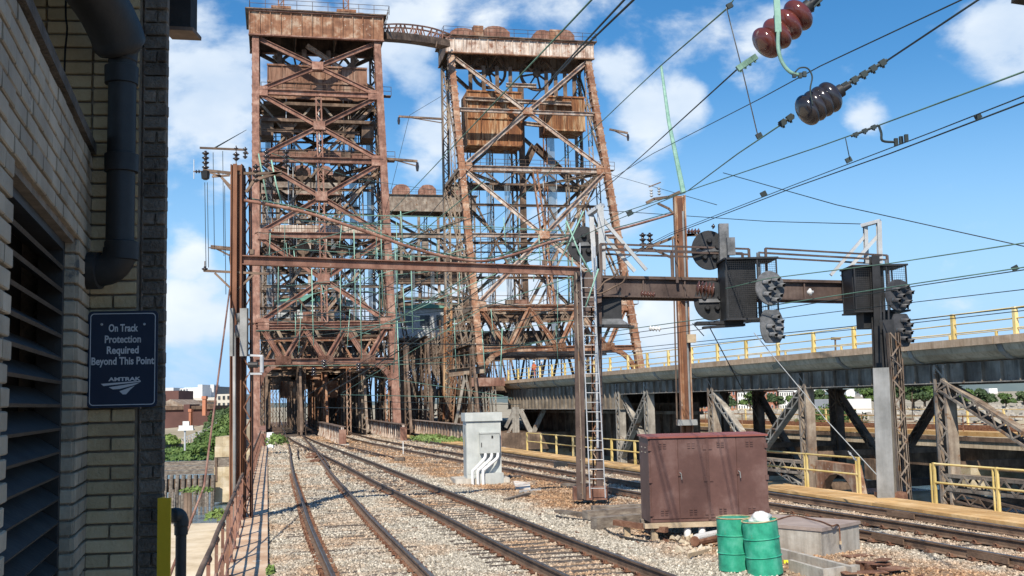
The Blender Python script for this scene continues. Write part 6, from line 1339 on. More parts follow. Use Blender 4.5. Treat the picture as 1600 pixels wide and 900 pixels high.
# ================================================================ WIRES
def wire(label, pts, w=2.0, m='dark_wire', grp=None, n=5):
    """pts: (col, row, distance); w: thickness seen in photo pixels at the first point"""
    P_ = [P(*p) for p in pts]; w *= 1.2; r = w*.5*pts[0][2]/CF
    return tag(MB().tube(P_, max(.004, min(r, .022)), n).build('wire', m, smooth=True), label, 'wire', grp)
GW, DW = 'green_wire', 'dark_wire'
far = [
 ('thick green wire crossing the top left of the right tower', [(929, -5, 14), (640, 301, 45), (548, 398, 70)], 3.0, GW),
 ('first of the two dark wires meeting above the right tower', [(979, -4, 14), (897, 84, 20), (702, 300, 50), (640, 372, 60)], 3.4, DW),
 ('second of the two dark wires meeting above the right tower', [(994, -4, 14), (900, 86, 20), (866, 122, 24)], 3.6, DW),
 ('green wire from the top centre down past the white cloud', [(1150, -8, 14), (1140, 10, 14), (1032, 103, 22), (980, 152, 27), (853, 273, 40), (735, 378, 55)], 2.6, GW),
 ('wire running down from the big brown insulator', [(1151, 109, 12), (1007, 240, 22), (905, 330, 34), (800, 424, 48)], 2.3, DW),
 ('dark wire from the right under the hook toward the right tower', [(1510, -4, 10), (1282, 103, 14), (1190, 153, 18), (1020, 240, 28), (893, 318, 36), (740, 405, 50)], 2.4, DW),
 ('upper dark wire leading to the string beyond the black insulator', [(1540, -8, 9), (1384, 96, 11)], 3.2, DW),
 ('green wire running down from the black insulator', [(1217, 197, 12), (1153, 240, 15), (1075, 298, 20), (960, 345, 26), (700, 470, 40)], 2.2, GW),
 ('green clamp wire rising to the right edge at mid height', [(1610, 108, 12), (1375, 195, 18), (1280, 229, 21), (1075, 298, 28), (975, 331, 33), (880, 375, 38), (700, 425, 50)], 3.0, GW),
 ('upper of the paired dark wires toward the right edge', [(1610, 146, 12), (1460, 205, 16), (1240, 289, 24), (1048, 364, 34), (860, 458, 48)], 2.2, DW),
 ('lower of the paired dark wires toward the right edge', [(1610, 156, 12), (1390, 240, 18), (1240, 293, 24), (1048, 367, 34), (830, 480, 50)], 2.8, DW),
 ('green messenger wire crossing the mesh housings to the right edge', [(1610, 378, 22), (1387, 412, 28), (1200, 435, 28.6), (1134, 451, 29)], 1.9, GW),
 ('upper contact wire at the right signal heads', [(1610, 416, 22), (1430, 443, 27), (1200, 478, 30), (1100, 498, 34), (940, 520, 42), (760, 545, 60)], 1.9, GW),
 ('second contact wire at the right signal heads', [(1610, 420, 22), (1430, 447, 27), (1200, 486, 30), (1100, 505, 34), (940, 527, 42), (740, 556, 60)], 1.6, DW),
 ('thin wire below the right signal heads', [(1610, 451, 22), (1430, 472, 27), (1200, 500, 32), (1000, 528, 40), (760, 560, 60)], 1.3, DW),
 ('paired wires above the viaduct railing', [(1610, 479, 26), (1370, 506, 33), (1100, 533, 45), (900, 553, 60)], 1.6, DW),
 ('lower paired wires above the viaduct railing', [(1610, 484, 26), (1370, 511, 33), (1100, 538, 45), (900, 560, 60)], 1.3, DW),
 ('thin wire crossing the empty sky to the right edge', [(1130, 270, 60), (1307, 320, 50), (1610, 387, 40)], 1.1, DW),
 ('thin level wire from the right silver frame', [(1348, 350, 33), (1200, 346, 40), (934, 328, 50)], 1.2, DW),
 ('upper thin wire across the sky right of the right tower', [(945, 270, 120), (1050, 300, 90), (1120, 320, 60)], .9, DW),
 ('green wire over the foot of the right tower', [(600, 566, 70), (760, 552, 60), (905, 522, 45)], 1.8, GW),
 ('green level wire across the left tower at mid height', [(470, 345, 60), (620, 352, 55), (760, 354, 55), (900, 362, 50)], 1.8, GW),
 ('second green level wire across the left tower', [(440, 388, 60), (620, 400, 55), (900, 408, 50)], 1.5, GW),
 ('pale wire from the left insulator to the far tower', [(425, 240, 30), (560, 280, 50), (700, 300, 90)], 1.3, GW),
 ('thin wire from the left arm up to the left tower', [(385, 203, 100), (334, 232, 28)], 1.2, DW),
 ('level wire across the left portal', [(400, 517, 70), (620, 512, 70), (760, 519, 70), (900, 500, 55)], 1.5, GW),
 ('level wire through the left portal truss', [(400, 572, 80), (620, 570, 80), (700, 566, 80)], 1.5, GW),
 ('diagonal wire across the left portal', [(520, 650, 90), (600, 560, 70), (780, 430, 45)], 1.3, DW),
 ('second diagonal wire between the towers', [(540, 470, 80), (620, 395, 60), (760, 280, 40)], 1.4, GW),
 ('third diagonal wire between the towers', [(560, 520, 80), (660, 440, 60), (850, 330, 42)], 1.4, DW),
 ('fourth diagonal wire between the towers', [(620, 500, 80), (740, 432, 60), (900, 372, 40)], 1.8, GW),
 ('fifth diagonal wire low between the towers', [(640, 530, 80), (760, 478, 60), (930, 420, 38)], 1.8, GW),
 ('sixth diagonal wire low between the towers', [(600, 600, 80), (760, 520, 60), (960, 450, 38)], 1.5, DW),
 ('wire crossing from the left tower top toward the right tower', [(590, 380, 100), (640, 180, 100), (690, 150, 120)], 1.0, DW),
]
for l_, p_, w_, m_ in far: wire(l_, p_, w_, m_)
# fine tangle of wires over the towers: individually seen, but nothing tells them apart
rs_ = random.Random(11)
for k in range(46):
    D = rs_.uniform(45, 95); x0 = rs_.uniform(400, 640); y0 = rs_.uniform(300, 640); ang = rs_.choice((.02, -.1, -.45, -.6, .15, -.3)); L_ = rs_.uniform(120, 330)
    y1 = y0+ang*L_
    if y1 < 290: continue
    wire('thin catenary wire in the tangle between the two towers', [(x0, y0, D), (x0+L_, y1, D-10)], rs_.choice((1.0, 1.2, 1.5)), rs_.choice((GW, DW, 'verdigris')), 'catenary wires in the tangle between the towers')
for k in range(34):
    D = rs_.uniform(40, 80); x0 = rs_.choice((rs_.uniform(420, 620), rs_.uniform(580, 900))); y0 = rs_.uniform(330, 520); L_ = rs_.uniform(20, 110)
    wire('thin hanging wire in the tangle between the two towers', [(x0, y0, D), (x0+rs_.uniform(-5, 5), y0+L_, D)], rs_.choice((1.1, 1.6, 2.2)), rs_.choice((GW, 'verdigris', 'verdigris')), 'hanging catenary droppers between the towers')
for i, (x, y0, y1, w_) in enumerate(((487, 420, 540, 1.6), (553, 360, 500, 2), (562, 410, 560, 1.8), (595, 345, 480, 2.4), (626, 330, 380, 3), (630, 450, 500, 2), (642, 400, 520, 3.2), (787, 340, 385, 2.2), (842, 367, 430, 2.6), (893, 360, 470, 1.6))):
    wire(('first', 'second', 'third', 'fourth', 'fifth', 'sixth', 'seventh', 'eighth', 'ninth', 'tenth')[i]+' pale green dropper rod between the towers, counted from the left', [(x, y0, 45), (x+3, y1, 45)], w_, 'verdigris', 'pale green dropper rods')
for i, pts in enumerate(([(404, 240), (421, 330)], [(424, 250), (432, 290), (444, 330)], [(885, 345), (905, 395), (925, 430)], [(912, 330), (880, 400)], [(935, 420), (915, 480)])):
    wire(('first', 'second', 'third', 'fourth', 'fifth')[i]+' verdigris jumper loop near the poles, counted from the left', [(x, y, 29) for x, y in pts], 2.4, 'verdigris')
# hook rod, dropper rods and fittings near the camera
t = thing('hook_rod', 'pale green flat hook hanging past the big brown insulator', 'hook', P(1214, 0, 9))
MB().beam(P(1213, -12, 9), P(1216, 50, 9), .052, .02, up=(0, 1, 0)).build('strap', 'verdigris', t); MB().tube(catmull([P(1216, 48, 9), P(1216, 75, 9), P(1222, 97, 9), P(1234, 112, 9), P(1248, 117, 9)], 5), .017, 8).build('hook', 'verdigris', t, smooth=True); MB().tube(catmull([P(1243, 112, 9), P(1250, 106, 9), P(1262, 107, 9), P(1269, 120, 9), P(1266, 140, 9), P(1270, 165, 9)], 5), .007, 6).build('jumper', 'dark_wire', t, smooth=True)
for x, y in ((1241, 117), (1250, 118), (1257, 116)): MB().box(P(x, y, 9), (.03, .03, .045)).build('clamp', 'dark_wire', t)
def bells(label, pts, r, D, m, D2=None):
    t = thing('insulator', label, 'insulator', P(*pts[0], D)); A = P(*pts[0], D); B = P(*pts[-1], D2 or D); ax = (B-A).normalized(); n = 4
    for i in range(n):
        c = A+(B-A)*(i/(n-1)); prof = [(-r*.62+r*1.24*k/10, r*math.sqrt(max(0.0, 1-(k/5-1)**2))) for k in range(11)]
        smooth_by_angle(MB().lathe(c, ax, prof, 24).build('shell', m, t), 60)
    smooth_by_angle(MB().lathe(B, ax, [(r*.3, r*.42), (r*.9, r*.40), (r*1.0, r*.2), (r*1.5, r*.16)], 16).build('cap', 'black_steel', t)); return t
bells('big glossy brown bell insulator at the top right', [(1198, 67), (1247, 24)], .152, 9.2, 'insulator_brown'); bells('big glossy black bell insulator right of the hook', [(1262, 172), (1296, 152)], .142, 9.2, 'insulator_dark')
def clampchain(label, p0, p1, D, n, m, s=.03):
    t = thing('clamp_chain', label, 'clamps', P(*p0, D)); a, b = P(*p0, D), P(*p1, D); MB().tube([a, b], s*.5, 6).build('link', m, t)
    for i in range(n): c = a+(b-a)*((i+.5)/n); MB().box(c, (s*1.6, s*1.2, s*1.6), ((b-a).normalized(), Vector((0, 1, 0)), (b-a).normalized().cross(Vector((0, 1, 0))))).build('clamp', m, t); MB().tube([c, c+Vector((.01, 0, -s*1.3))], s*.35, 6).build('bolt', m, t)
clampchain('green clamps at the lower end of the brown insulator', (1182, 88), (1152, 108), 9.5, 4, 'verdigris_dark', .032); clampchain('black clamps at the lower end of the black insulator', (1240, 180), (1217, 196), 9.5, 2, 'dark_wire', .035); clampchain('black clamps at the upper end of the black insulator', (1313, 138), (1386, 94), 9.5, 5, 'dark_wire', .035)
clampchain('black link above the brown insulator', (1262, 12), (1282, -6), 9.4, 2, 'dark_wire', .05)
clampchain('clamps on the green wire right of the black insulator', (1330, 213), (1372, 196), 16, 3, 'dark_wire', .04)
t = thing('jumper_clamp', 'bent rod and three clamps joining the wires at the right', 'clamps', P(1375, 195, 17)); MB().tube(catmull([P(1373, 196, 17), P(1377, 208, 17), P(1379, 220, 17), P(1398, 222, 17)], 4), .02, 6).build('bent_rod', 'dark_wire', t)
for x, y in ((1400, 222), (1408, 219), (1416, 216)): MB().box(P(x, y, 17), (.055, .05, .12)).build('clamp', 'dark_wire', t)
for i, (x, y, D) in enumerate(((1528, 182, 14), (1186, 212, 18), (1140, 9, 14), (1326, 250, 19), (1193, 303, 26), (984, 333, 34), (1586, 419, 23), (1212, 572, 50))): tag(MB().box(P(x, y, D), (.09*D/16, .05, .075*D/16), (Vector((.9, 0, .43)), Vector((0, 1, 0)), Vector((-.43, 0, .9)))).build('wire_clamp', 'dark_wire'), ('dark clamp joining the paired wires at the right', 'dark clamp at the foot of the long thin dropper', 'dark clamp at the top of the long thin dropper', 'dark clamp under the green wire at the right', 'dark clamp on the paired wires above the girder', 'small clamp on the green wire near the right tower', 'clamp on the contact wire at the right edge', 'clamp low among the wires')[i], 'clamp')
wire('long thin grey dropper between two wires left of the hook', [(1135, 12, 14), (1160, 110, 15), (1184, 212, 16)], 1.8, 'rope_thin'); wire('short dropper rod under the green wire at the right', [(1321, 216, 17), (1328, 250, 17)], 1.4, 'dark_wire')
wire('guy wire from the signal bridge down to the walkway railing', [(1178, 520, 30), (1290, 655, 28), (1370, 742, 26)], 1.2, 'rope_thin'); wire('thin guy wire under the lower round signal', [(1108, 510, 31), (1190, 665, 34)], 1.5, DW); wire('thin guy wire left of the round signal', [(1082, 505, 31), (1100, 525, 31)], 1.3, DW)
wire('rusty guy rod from the left pole down to the bottom left', [(359, 452, 28), (319, 760, 19), (263, 905, 15.5)], 3.6, 'maroon_steel')
clampchain('turnbuckle on the guy wire above the walkway railing', (1325, 705), (1338, 720), 27, 2, 'silver', .03)
for i, (x, y0, y1) in enumerate(((320, 285, 420), (324, 285, 418), (333, 238, 390), (348, 236, 400), (351, 290, 460))): wire(('first', 'second', 'third', 'fourth', 'fifth')[i]+' thin wire hanging from the left pole arms, counted from the left', [(x, y0, 28), (x+2, y1, 28)], .9, DW, 'thin wires hanging from the left pole arms')
tag(MB().beam(P(1585, -3, 9), P(1612, 1, 9), .12, .05).build('canopy_tip', 'roof_dark'), 'dark corner of something overhead at the top right', 'bracket')
# small cross arms sticking out of the towers
for i, (x0, y0, x1, y1, D) in enumerate(((604, 248, 652, 252, 95), (623, 182, 692, 186, 118), (952, 202, 981, 208, 122), (330, 386, 362, 389, 60))): 
    t = thing('cross_arm', ('short arm sticking out right of the left tower at mid height', 'lattice arm left of the right tower near its top', 'short arm right of the right tower', 'short arm behind the left pole')[i], 'arm', P(x0, y0, D)); MB().beam(P(x0, y0, D), P(x1, y1, D), .25, .2).build('arm', 'dark_steel', t); MB().beam(P(x0+(x1-x0)*.1, y0, D), P(x1-2, y1+1, D)-Z1*.35, .1, .1).build('brace', 'dark_steel', t); MB().lathe(P(x1 if i != 1 else x0, y1 if i != 1 else y0, D)-Z1*.9, Z1, [(0, .1), (.4, .16), (.8, .1)], 8).build('insulator', 'insulator_dark', t)
# ================================================================ YARD OBJECTS
def bframe(p, ang):
    x = Vector((cos(ang), sin(ang), 0)); y = Vector((-sin(ang), cos(ang), 0)); p = Vector(p)
    return p, x, y
class LB:
    """box helper in a local frame (x right, y away, z up)"""
    def __init__(s, p, ang): s.p, s.x, s.y = bframe(p, ang)
    def w(s, x, y, z): return s.p+s.x*x+s.y*y+Vector((0, 0, z))
    def box(s, x0, x1, y0, y1, z0, z1, mb=None): return (mb or MB()).box(s.w((x0+x1)/2, (y0+y1)/2, (z0+z1)/2), (x1-x0, y1-y0, z1-z0), (s.x, s.y, Z1))
    def tube(s, pts, r, n=10, mb=None): return (mb or MB()).tube([s.w(*p) for p in pts], r, n)
YA = math.atan2(.274, .9617)
# grey cabinet
gp = P(731, 748, 39.2); zc = -.1; D = 39.2
Lg = LB(Vector((P(730, 745, D).x, D, zc)), .17); H_ = (745-640)*D/CF; Wg = (785-731)*D/CF
gc = thing('electrical_cabinet', 'tall pale grey electrical cabinet with white conduits beside the middle track', 'cabinet', Lg.p)
Lg.box(-.45, Wg+.25, -.25, 1.3, -.25, .1).build('plinth', 'concrete', gc); Lg.box(0, Wg, 0, 1.0, .1, H_-.12).build('body', 'cabinet_grey', gc); Lg.box(-.05, Wg+.05, -.07, 1.05, H_-.3, H_).build('roof', 'cabinet_grey', gc)
Lg.box(Wg*.37, Wg*.94, -.18, -.0, .98, 1.66).build('side_box', 'cabinet_grey', gc); Lg.box(Wg*.36, Wg*.95, -.2, 0, 1.67, 1.72).build('side_box_lid', 'cabinet_grey', gc)
Lg.box(-.01, .0, .1, .9, .2, H_-.45).build('door', 'cabinet_grey', gc); Lg.box(Wg*.02, Wg*.34, -.012, 0, .25, H_-.4).build('panel', 'cabinet_grey', gc); Lg.box(Wg*.7, Wg*.75, -.19, -.18, 1.5, 1.6).build('padlock', 'black_steel', gc); Lg.box(Wg*.4, Wg*.42, -.2, -.18, 1.2, 1.36).build('handle', 'black_steel', gc)
Lg.box(-.012, 0, .5, .62, 1.2, 1.55).build('label_plate', 'yellow', gc); Lg.box(-.012, 0, .5, .58, 1.65, 1.85).build('label_plate', 'black_steel', gc)
Lg.box(Wg*.3, Wg*1.02, -.28, -.02, -.1, .28).build('foot_box', 'cabinet_grey', gc)
for k in range(3):
    x1 = Wg*(.52+.18*k); x0 = Wg*(.12+.15*k); MB().tube(catmull([Lg.w(x1, -.14, .98), Lg.w(x1, -.15, .88), Lg.w(x1-.08, -.22, .76), Lg.w(x0+.1, -.34, .46), Lg.w(x0, -.36, .34), Lg.w(x0, -.36, -.15)], 5), .055, 12).build('conduit', 'pvc', gc, smooth=True)
# maroon cabinet
D = 22.6; bx0 = Vector((P(1017, 822, D).x, D, -.18)); sc = D/CF
Lc = LB(bx0, .08); Wc = 183*sc*1.02; Hc = (822-686)*sc
mc = thing('electrical_cabinet', 'wide maroon steel cabinet with four doors on a timber stand', 'cabinet', Lc.p)
zb = .35; zt = zb+(812-684)*sc
dpc = .95; Lc.box(0, Wc, 0, dpc, zb, zt).build('body', 'cabinet_red', mc)
MB().prism([Lc.w(-.03, -.05, zt), Lc.w(Wc+.03, -.05, zt), Lc.w(Wc+.03, dpc+.05, zt+.03), Lc.w(-.03, dpc+.05, zt+.03)], (0, 0, .035)).build('roof', 'roof_red', mc)
xs_ = [.03, Wc*.245, Wc*.495, Wc*.74, Wc-.03]
for i in range(4):
    d = Lc.box(xs_[i]+(.03 if i == 2 else .006), xs_[i+1]-(.03 if i == 1 else .006), -.018, 0, zb+.07, zt-.03).build('door', 'cabinet_red', mc)
    xm = (xs_[i]+xs_[i+1])/2-.03
    for zz in (zt-.2, zb+.15):
        mb = MB()
        for cx in (-.045, .045):
            for q in range(3): Lc.box(xm+cx-.03, xm+cx+.03, -.034, -.018, zz+q*.045-.01, zz+q*.045+.018, mb)
        mb.build('louvre_vents', 'cabinet_red', d)
for x in (xs_[1]-.03, xs_[3]-.03):
    Lc.box(x+.02, x+.1, -.045, -.018, zb+.93, zb+1.05).build('latch', 'cabinet_red', mc); h_ = Lc.tube([(x+.05, -.05, zb+1.0), (x+.07, -.09, zb+.98), (x+.08, -.09, zb+.86)], .010, 6).build('handle', 'plate_grey', mc)
Lc.box(xs_[2]-.03, xs_[2]+.03, -.026, 0, zb+.03, zt-.02).build('centre_strip', 'cabinet_red', mc)
for x in (.02, xs_[2]-.06, xs_[2]+.06, Wc-.02):
    for zz in (zt-.2, zb+.85, zb+.18): Lc.box(x-.035, x+.035, -.036, -.018, zz-.05, zz+.05).build('hinge', 'cabinet_red', mc)
mb = MB()
for y in (.3, .68): 
    for zz in (zt-.2, zt-.3): Lc.box(-.015, 0, y-.03, y+.03, zz, zz+.02, mb)
mb.build('louvre_vents', 'grey_steel', mc)
Lc.box(-.15, Wc+.1, -.14, .02, zb-.10, zb-.01).build('sill_beam', 'pale_wood', mc); Lc.box(-.5, .0, -.08, .08, zb-.08, zb-.01)
MB().beam(Lc.w(-.62, .75, zb-.05), Lc.w(.28, -.2, zb-.13), .12, .11).build('skid_beam', 'rust_plate', mc); Lc.box(-.05, Wc, .75, .9, zb-.12, zb-.01).build('sill_beam', 'old_wood', mc)
for x, y in ((-.45, .55), (.0, -.05)): Lc.box(x, x+.13, y, y+.13, -.35, zb-.09).build('leg', 'pale_wood', mc)
for x, y in ((Wc-.2, 0), (.1, .8), (Wc-.2, .8)): Lc.box(x, x+.13, y, y+.13, -.35, zb-.09).build('leg', 'old_wood', mc)
MB().beam(Lc.w(.25, -.05, .02), Lc.w(.75, -.25, -.3), .25, .05).build('leaning_board', 'rust_plate', mc)
for x in (.75, 1.05): Lc.tube([(x, -.02, zb-.08), (x, -.02, -.1)], .075, 12).build('conduit', 'pvc', mc, smooth=True)
# drums
def drum(label, px_, py_, D, tilt, bag=False):
    base = Vector((P(px_, py_, D).x, D, -.17)); t = thing('oil_drum', label, 'drum', base); t.rotation_euler = (0, tilt, .3); R_, H_ = .285, .86
    mb = MB().lathe((0, 0, 0), (0, 0, 1), [(0, R_-.01), (.004, R_), (.28, R_), (.29, R_+.012), (.30, R_), (.57, R_), (.58, R_+.012), (.59, R_), (H_-.01, R_)], 40); smooth_by_angle(mb.build('shell', 'drum_green', t, world=False), 25)
    ring = [Vector((R_*cos(a), R_*sin(a), H_)) for a in np.linspace(0, 2*pi, 41)]; MB().tube(ring, .011, 6, False).build('rim', 'drum_rim', t, world=False, smooth=True)
    for zz in (.29, .58): MB().tube([Vector(((R_+.01)*cos(a), (R_+.01)*sin(a), zz)) for a in np.linspace(0, 2*pi, 41)], .006, 5, False).build('hoop', 'drum_green', t, world=False, smooth=True)
    MB().lathe((0, 0, H_-.04), (0, 0, 1), [(0, R_-.012), (.008, R_-.012)], 32).build('lid', 'drum_lid', t, world=False)
    if bag:
        rs = random.Random(3); mb = MB(); n, m_ = 18, 9; vs = []; fs = []
        for i in range(m_):
            ph = pi/2*i/(m_-1)
            for k in range(n):
                th = 2*pi*k/n; r = (.17+.035*sin(th*3+i)+.02*rs.random())*cos(ph)+.001; vs.append((.04+r*cos(th), .02+r*sin(th)*.9, H_-.03+.16*sin(ph)+.012*rs.random()))
        for i in range(m_-1):
            for k in range(n): fs.append((i*n+k, i*n+(k+1) % n, (i+1)*n+(k+1) % n, (i+1)*n+k))
        mb.add(vs, fs); b_ = mb.build('crumpled_bag', 'bag', None, smooth=True); b_.location = t.location; b_.rotation_euler = t.rotation_euler; tag(b_, 'crumpled white bag lying on top of the leaning green drum', 'bag')
    return t
drum('green oil drum standing upright, left of the leaning one', 1150, 884, 18.5, -.01); drum('green oil drum leaning left with a white bag on top', 1196, 890, 18.05, -.085, True)
# concrete box
D = 19.2; Lb = LB(Vector((P(1207, 872, D).x, D, -.25)), -.55)
cbx = thing('concrete_box', 'pale concrete utility box with flat lid behind the drums', 'utility box', Lb.p)
p1, p2, p3 = G(1285, 876, -.22), G(1344, 862, -.22), G(1212, 868, -.22)
e1 = (p3-p1); e2 = (p2-p1); e1.z = 0; e2.z = 0
zt_ = CH+ray(1285, 826).z*p1.y+.0
back = e1.normalized(); rgt = e2.normalized()
foot = [p1, p2, p2+back*2.2, p1+back*2.2]
MB().prism([Vector((v.x, v.y, -.3)) for v in foot], (0, 0, zt_+.3-.05)).build('walls', 'concrete', cbx)
cen = sum(foot, Vector())/4; fl = [cen+(v-cen)*1.03 for v in foot]
MB().prism([Vector((v.x, v.y, zt_-.05)) for v in fl], (0, 0, .06)).build('lid', 'lid_concrete', cbx)
ch = thing('chain', 'rusty chain lying over the lid of the concrete box', 'chain', p1); pts = [P(x, y, p1.y+dy) for x, y, dy in ((1215, 812, 1.9), (1240, 806, 1.7), (1265, 811, 1.0), (1285, 816, .6), (1300, 822, .35), (1305, 829, .25), (1306, 850, .12))]
pts = [Vector((q.x, q.y, max(q.z, -1) if i > 4 else zt_+.025)) for i, q in enumerate([G(x, y, zt_+.02) for x, y in ((1215, 812), (1240, 806), (1265, 811), (1285, 816), (1300, 822))])]
dwn = (p1+(p2-p1)*.42); dn = back.cross(Z1); pts += [Vector((dwn.x, dwn.y, zt_))-back*.03, Vector((dwn.x, dwn.y, zt_-.3))-back*.05]
MB().tube(catmull(pts, 6), .014, 6).build('links', 'rust_plate', ch)
MB().box(pts[-1], (.04, .03, .06)).build('padlock', 'pale_wood', ch)
# concrete trough edge in front of the box
tr = thing('cable_trough', 'low open concrete trough lying in front of the concrete box', 'trough', G(1230, 872, -.2))
a, b = G(1218, 866, -.1), G(1335, 897, -.1); MB().beam(a, b, .09, .22).build('wall', 'concrete', tr); a2, b2_ = G(1235, 884, -.1), G(1290, 900, -.1); MB().beam(a2, b2_, .07, .2).build('wall', 'concrete', tr); MB().beam(G(1285, 899, -.1), G(1340, 891, -.1), .1, .18).build('wall', 'concrete', tr)
rp2 = thing('scrap_plates', 'rusty scrap steel plates lying right of the trough', 'scrap', G(1370, 885, -.15))
for i, (x, y, w, d, an) in enumerate(((1340, 868, .5, .25, .3), (1365, 880, .55, .35, -.2), (1395, 888, .45, .3, .5), (1350, 894, .7, .25, .05), (1380, 874, .3, .2, .9))):
    p = G(x, y, -.14+.02*i); q, x_, y_ = bframe(p, an); MB().box(p, (w, d, .015), (x_, y_, (Z1+x_*.08).normalized())).build('plate', 'rust_plate', rp2)
for x, y in ((1352, 886), (1366, 889)): MB().prism([G(x-10, y+7, -.15), G(x+6, y+7, -.15), G(x+3, y-6, .0), G(x-8, y-7, .0)], YU*.12).build('bracket', 'rust_plate', rp2)
# timber baulks left of the maroon cabinet
tm = thing('timber_stack', 'weathered grey timber baulks lying left of the maroon cabinet', 'timbers', G(960, 815, -.2))
for (x0, y0, x1, y1, w, h, z) in ((914, 806, 1000, 800, .28, .24, -.08), (928, 818, 1000, 812, .28, .26, -.04), (925, 797, 1005, 794, .25, .2, -.05), (870, 800, 925, 806, .18, .12, -.14)): MB().beam(G(x0, y0, z), G(x1, y1, z), w, h).build('baulk', 'old_wood', tm)
# hose on the ground, boards, junk
hz = [G(x, y, -.16) for x, y in ((870, 806), (880, 809), (905, 812), (935, 817), (948, 829), (965, 837), (990, 843), (1020, 848), (1060, 850), (1085, 851))]
tag(MB().tube(catmull(hz, 5), .028, 7).build('cable', 'hose', smooth=True), 'thick dark cable snaking over the ground to the maroon cabinet', 'cable')
for i, (x0, y0, x1, y1, w, m, l_) in enumerate(((790, 781, 826, 771, .14, 'old_wood', 'short grey board lying near the middle track'), (745, 752, 812, 744, .16, 'old_wood', 'long grey board at the foot of the grey cabinet'), (812, 768, 845, 765, .04, 'silver', 'thin metal rod lying by the broken concrete slab'), (880, 757, 920, 759, .3, 'old_wood', 'flat timber lying left of the signal mast'), (1172, 778, 1200, 776, .1, 'old_wood', 'small board behind the maroon cabinet'), (1150, 850, 1075, 868, .02, 'pale_wood', 'thin pale stick near the green drums'))):
    tag(MB().beam(G(x0, y0, -.13), G(x1, y1, -.13), w, .07).build('board', m), l_, 'board')
sl = thing('broken_slab', 'broken white and orange stained slab lying near the grey cabinet', 'slab', G(818, 760, -.15)); MB().prism([G(806, 765, -.17), G(829, 766, -.17), G(828, 757, -.1), G(802, 754, -.1)], (0, 0, .07)).build('slab', 'slab_stain', sl)
# rubble heap of pale boulders / pipe by the cabinet legs
rb = thing('rubble_heap', 'heap of pale broken rock and rusty pipe under the maroon cabinet', 'rubble', G(1090, 848, -.2))
rr = random.Random(5)
for k in range(44):
    x = rr.uniform(1050, 1128); y = rr.uniform(838, 866); p = G(x, y, -.15); s = rr.uniform(.03, .10); mb = MB(); mb.box((0, 0, 0), (s*2, s*1.4, s)); c_ = Matrix.Rotation(rr.uniform(0, 6), 3, (rr.random(), rr.random(), 1)); mb.v = [tuple(c_ @ Vector((v[0]*rr.uniform(.7, 1.2), v[1]*rr.uniform(.7, 1.2), v[2]*rr.uniform(.7, 1.3)))+p) for v in mb.v]; mb.build('rock', 'sand', rb)
MB().tube([G(1085, 846, -.02), G(1125, 838, -.02)], .1, 12).build('rusty_pipe', 'rust_plate', rb); MB().tube([G(1088, 840, .05), G(1128, 832, .05)], .07, 12).build('white_pipe', 'bag', rb)
tag(MB().box(G(1228, 878, -.14), (.08, .06, .06)).build('lime_block', 'lime_plastic'), 'small lime yellow block at the foot of the leaning drum', 'litter'); tag(MB().box(G(984, 818, -.1), (.08, .06, .07)).build('blue_cap', 'blue_plastic'), 'small blue plastic cap near the timber baulks', 'litter'); tag(MB().lathe(G(963, 824, -.16), (1, .2, 0), [(0, .035), (.16, .035), (.2, .015), (.23, .015)], 10).build('plastic_bottle', 'bag'), 'small pale plastic bottle lying near the timber baulks', 'bottle')
tag(MB().box(G(878, 727, -.1), (.7, .35, .3)).build('black_block', 'black_steel'), 'small black block beside the lone rail', 'block')
# ================================================================ LEFT BACKGROUND
wz = -4.0
pr = thing('masonry_pier', 'pale stone bridge pier standing in the water at the left', 'pier', G(349, 790, wz)); a = G(349, 788, wz); D = a.y; s = D/CF
for i, (y0, y1, w_) in enumerate(((690, 705, 22), (705, 722, 24), (737, 752, 26), (752, 768, 26), (768, 780, 30), (780, 792, 33))):
    for k in range(2): x = a.x+(k-.5)*w_*s*.5; MB().box((x, D+1.2, (P(0, y0, D).z+P(0, y1, D).z)/2), (w_*s*.495, 3, (y1-y0)*s*.97)).build('stone', 'stone', pr)
MB().box((a.x, D+1.2, P(0, 729, D).z), (26*s, 2.9, 15*s)).build('timber_band', 'old_wood', pr); MB().beam(P(338, 715, D-.3), P(338, 752, D-.3), .15, .15).build('timber_post', 'dark_steel', pr)
dk_ = thing('timber_dock', 'weathered timber fender dock on piles at the left', 'dock', P(300, 745, 92)); D = 92; s = D/CF
for j in range(3): MB().beam(P(250, 725+j*7, D-.2*j), P(362, 722+j*7, D-.2*j), .3, 6.2*s).build('wale', 'old_wood', dk_)
for k in range(11): x = 258+k*10; MB().tube([P(x, 742, D+.2), Vector((P(x, 742, D).x, D+.2, -4.5))], .10, 7).build('pile', 'old_wood', dk_)
dk2_ = thing('timber_dock', 'lower dark timber walkway on piles at the left, nearer', 'dock', P(300, 765, 76)); D = 76
for j, (y, w_) in enumerate(((752, .3), (759, .3), (766, .2))): MB().beam(P(255, y, D), P(336, y-1, D), w_, .3).build('wale', 'dark_steel', dk2_)
for k in range(9): x = 259+k*9.3; MB().tube([P(x, 742, D-.3), Vector((P(x, 742, D).x, D-.3, -4.5))], .14, 7).build('pile', 'old_wood', dk2_)
rs_ = random.Random(8)
cl = thing('pile_cluster', 'cluster of old rotten timber piles in the shallow water', 'piles', P(285, 800, 64)); 
for k in range(7): x = 266+k*4+rs_.uniform(-1, 1); D = 64+rs_.uniform(0, 2); MB().tube([Vector((P(x, 780, D).x, D, wz-.5)), P(x+rs_.uniform(-1.5, 1.5), rs_.uniform(762, 775), D)], [.085, .06], 7).build('pile', 'old_wood', cl)
cl2 = thing('pile_cluster', 'pair of dark leaning piles right of the rotten pile cluster', 'piles', P(294, 820, 63))
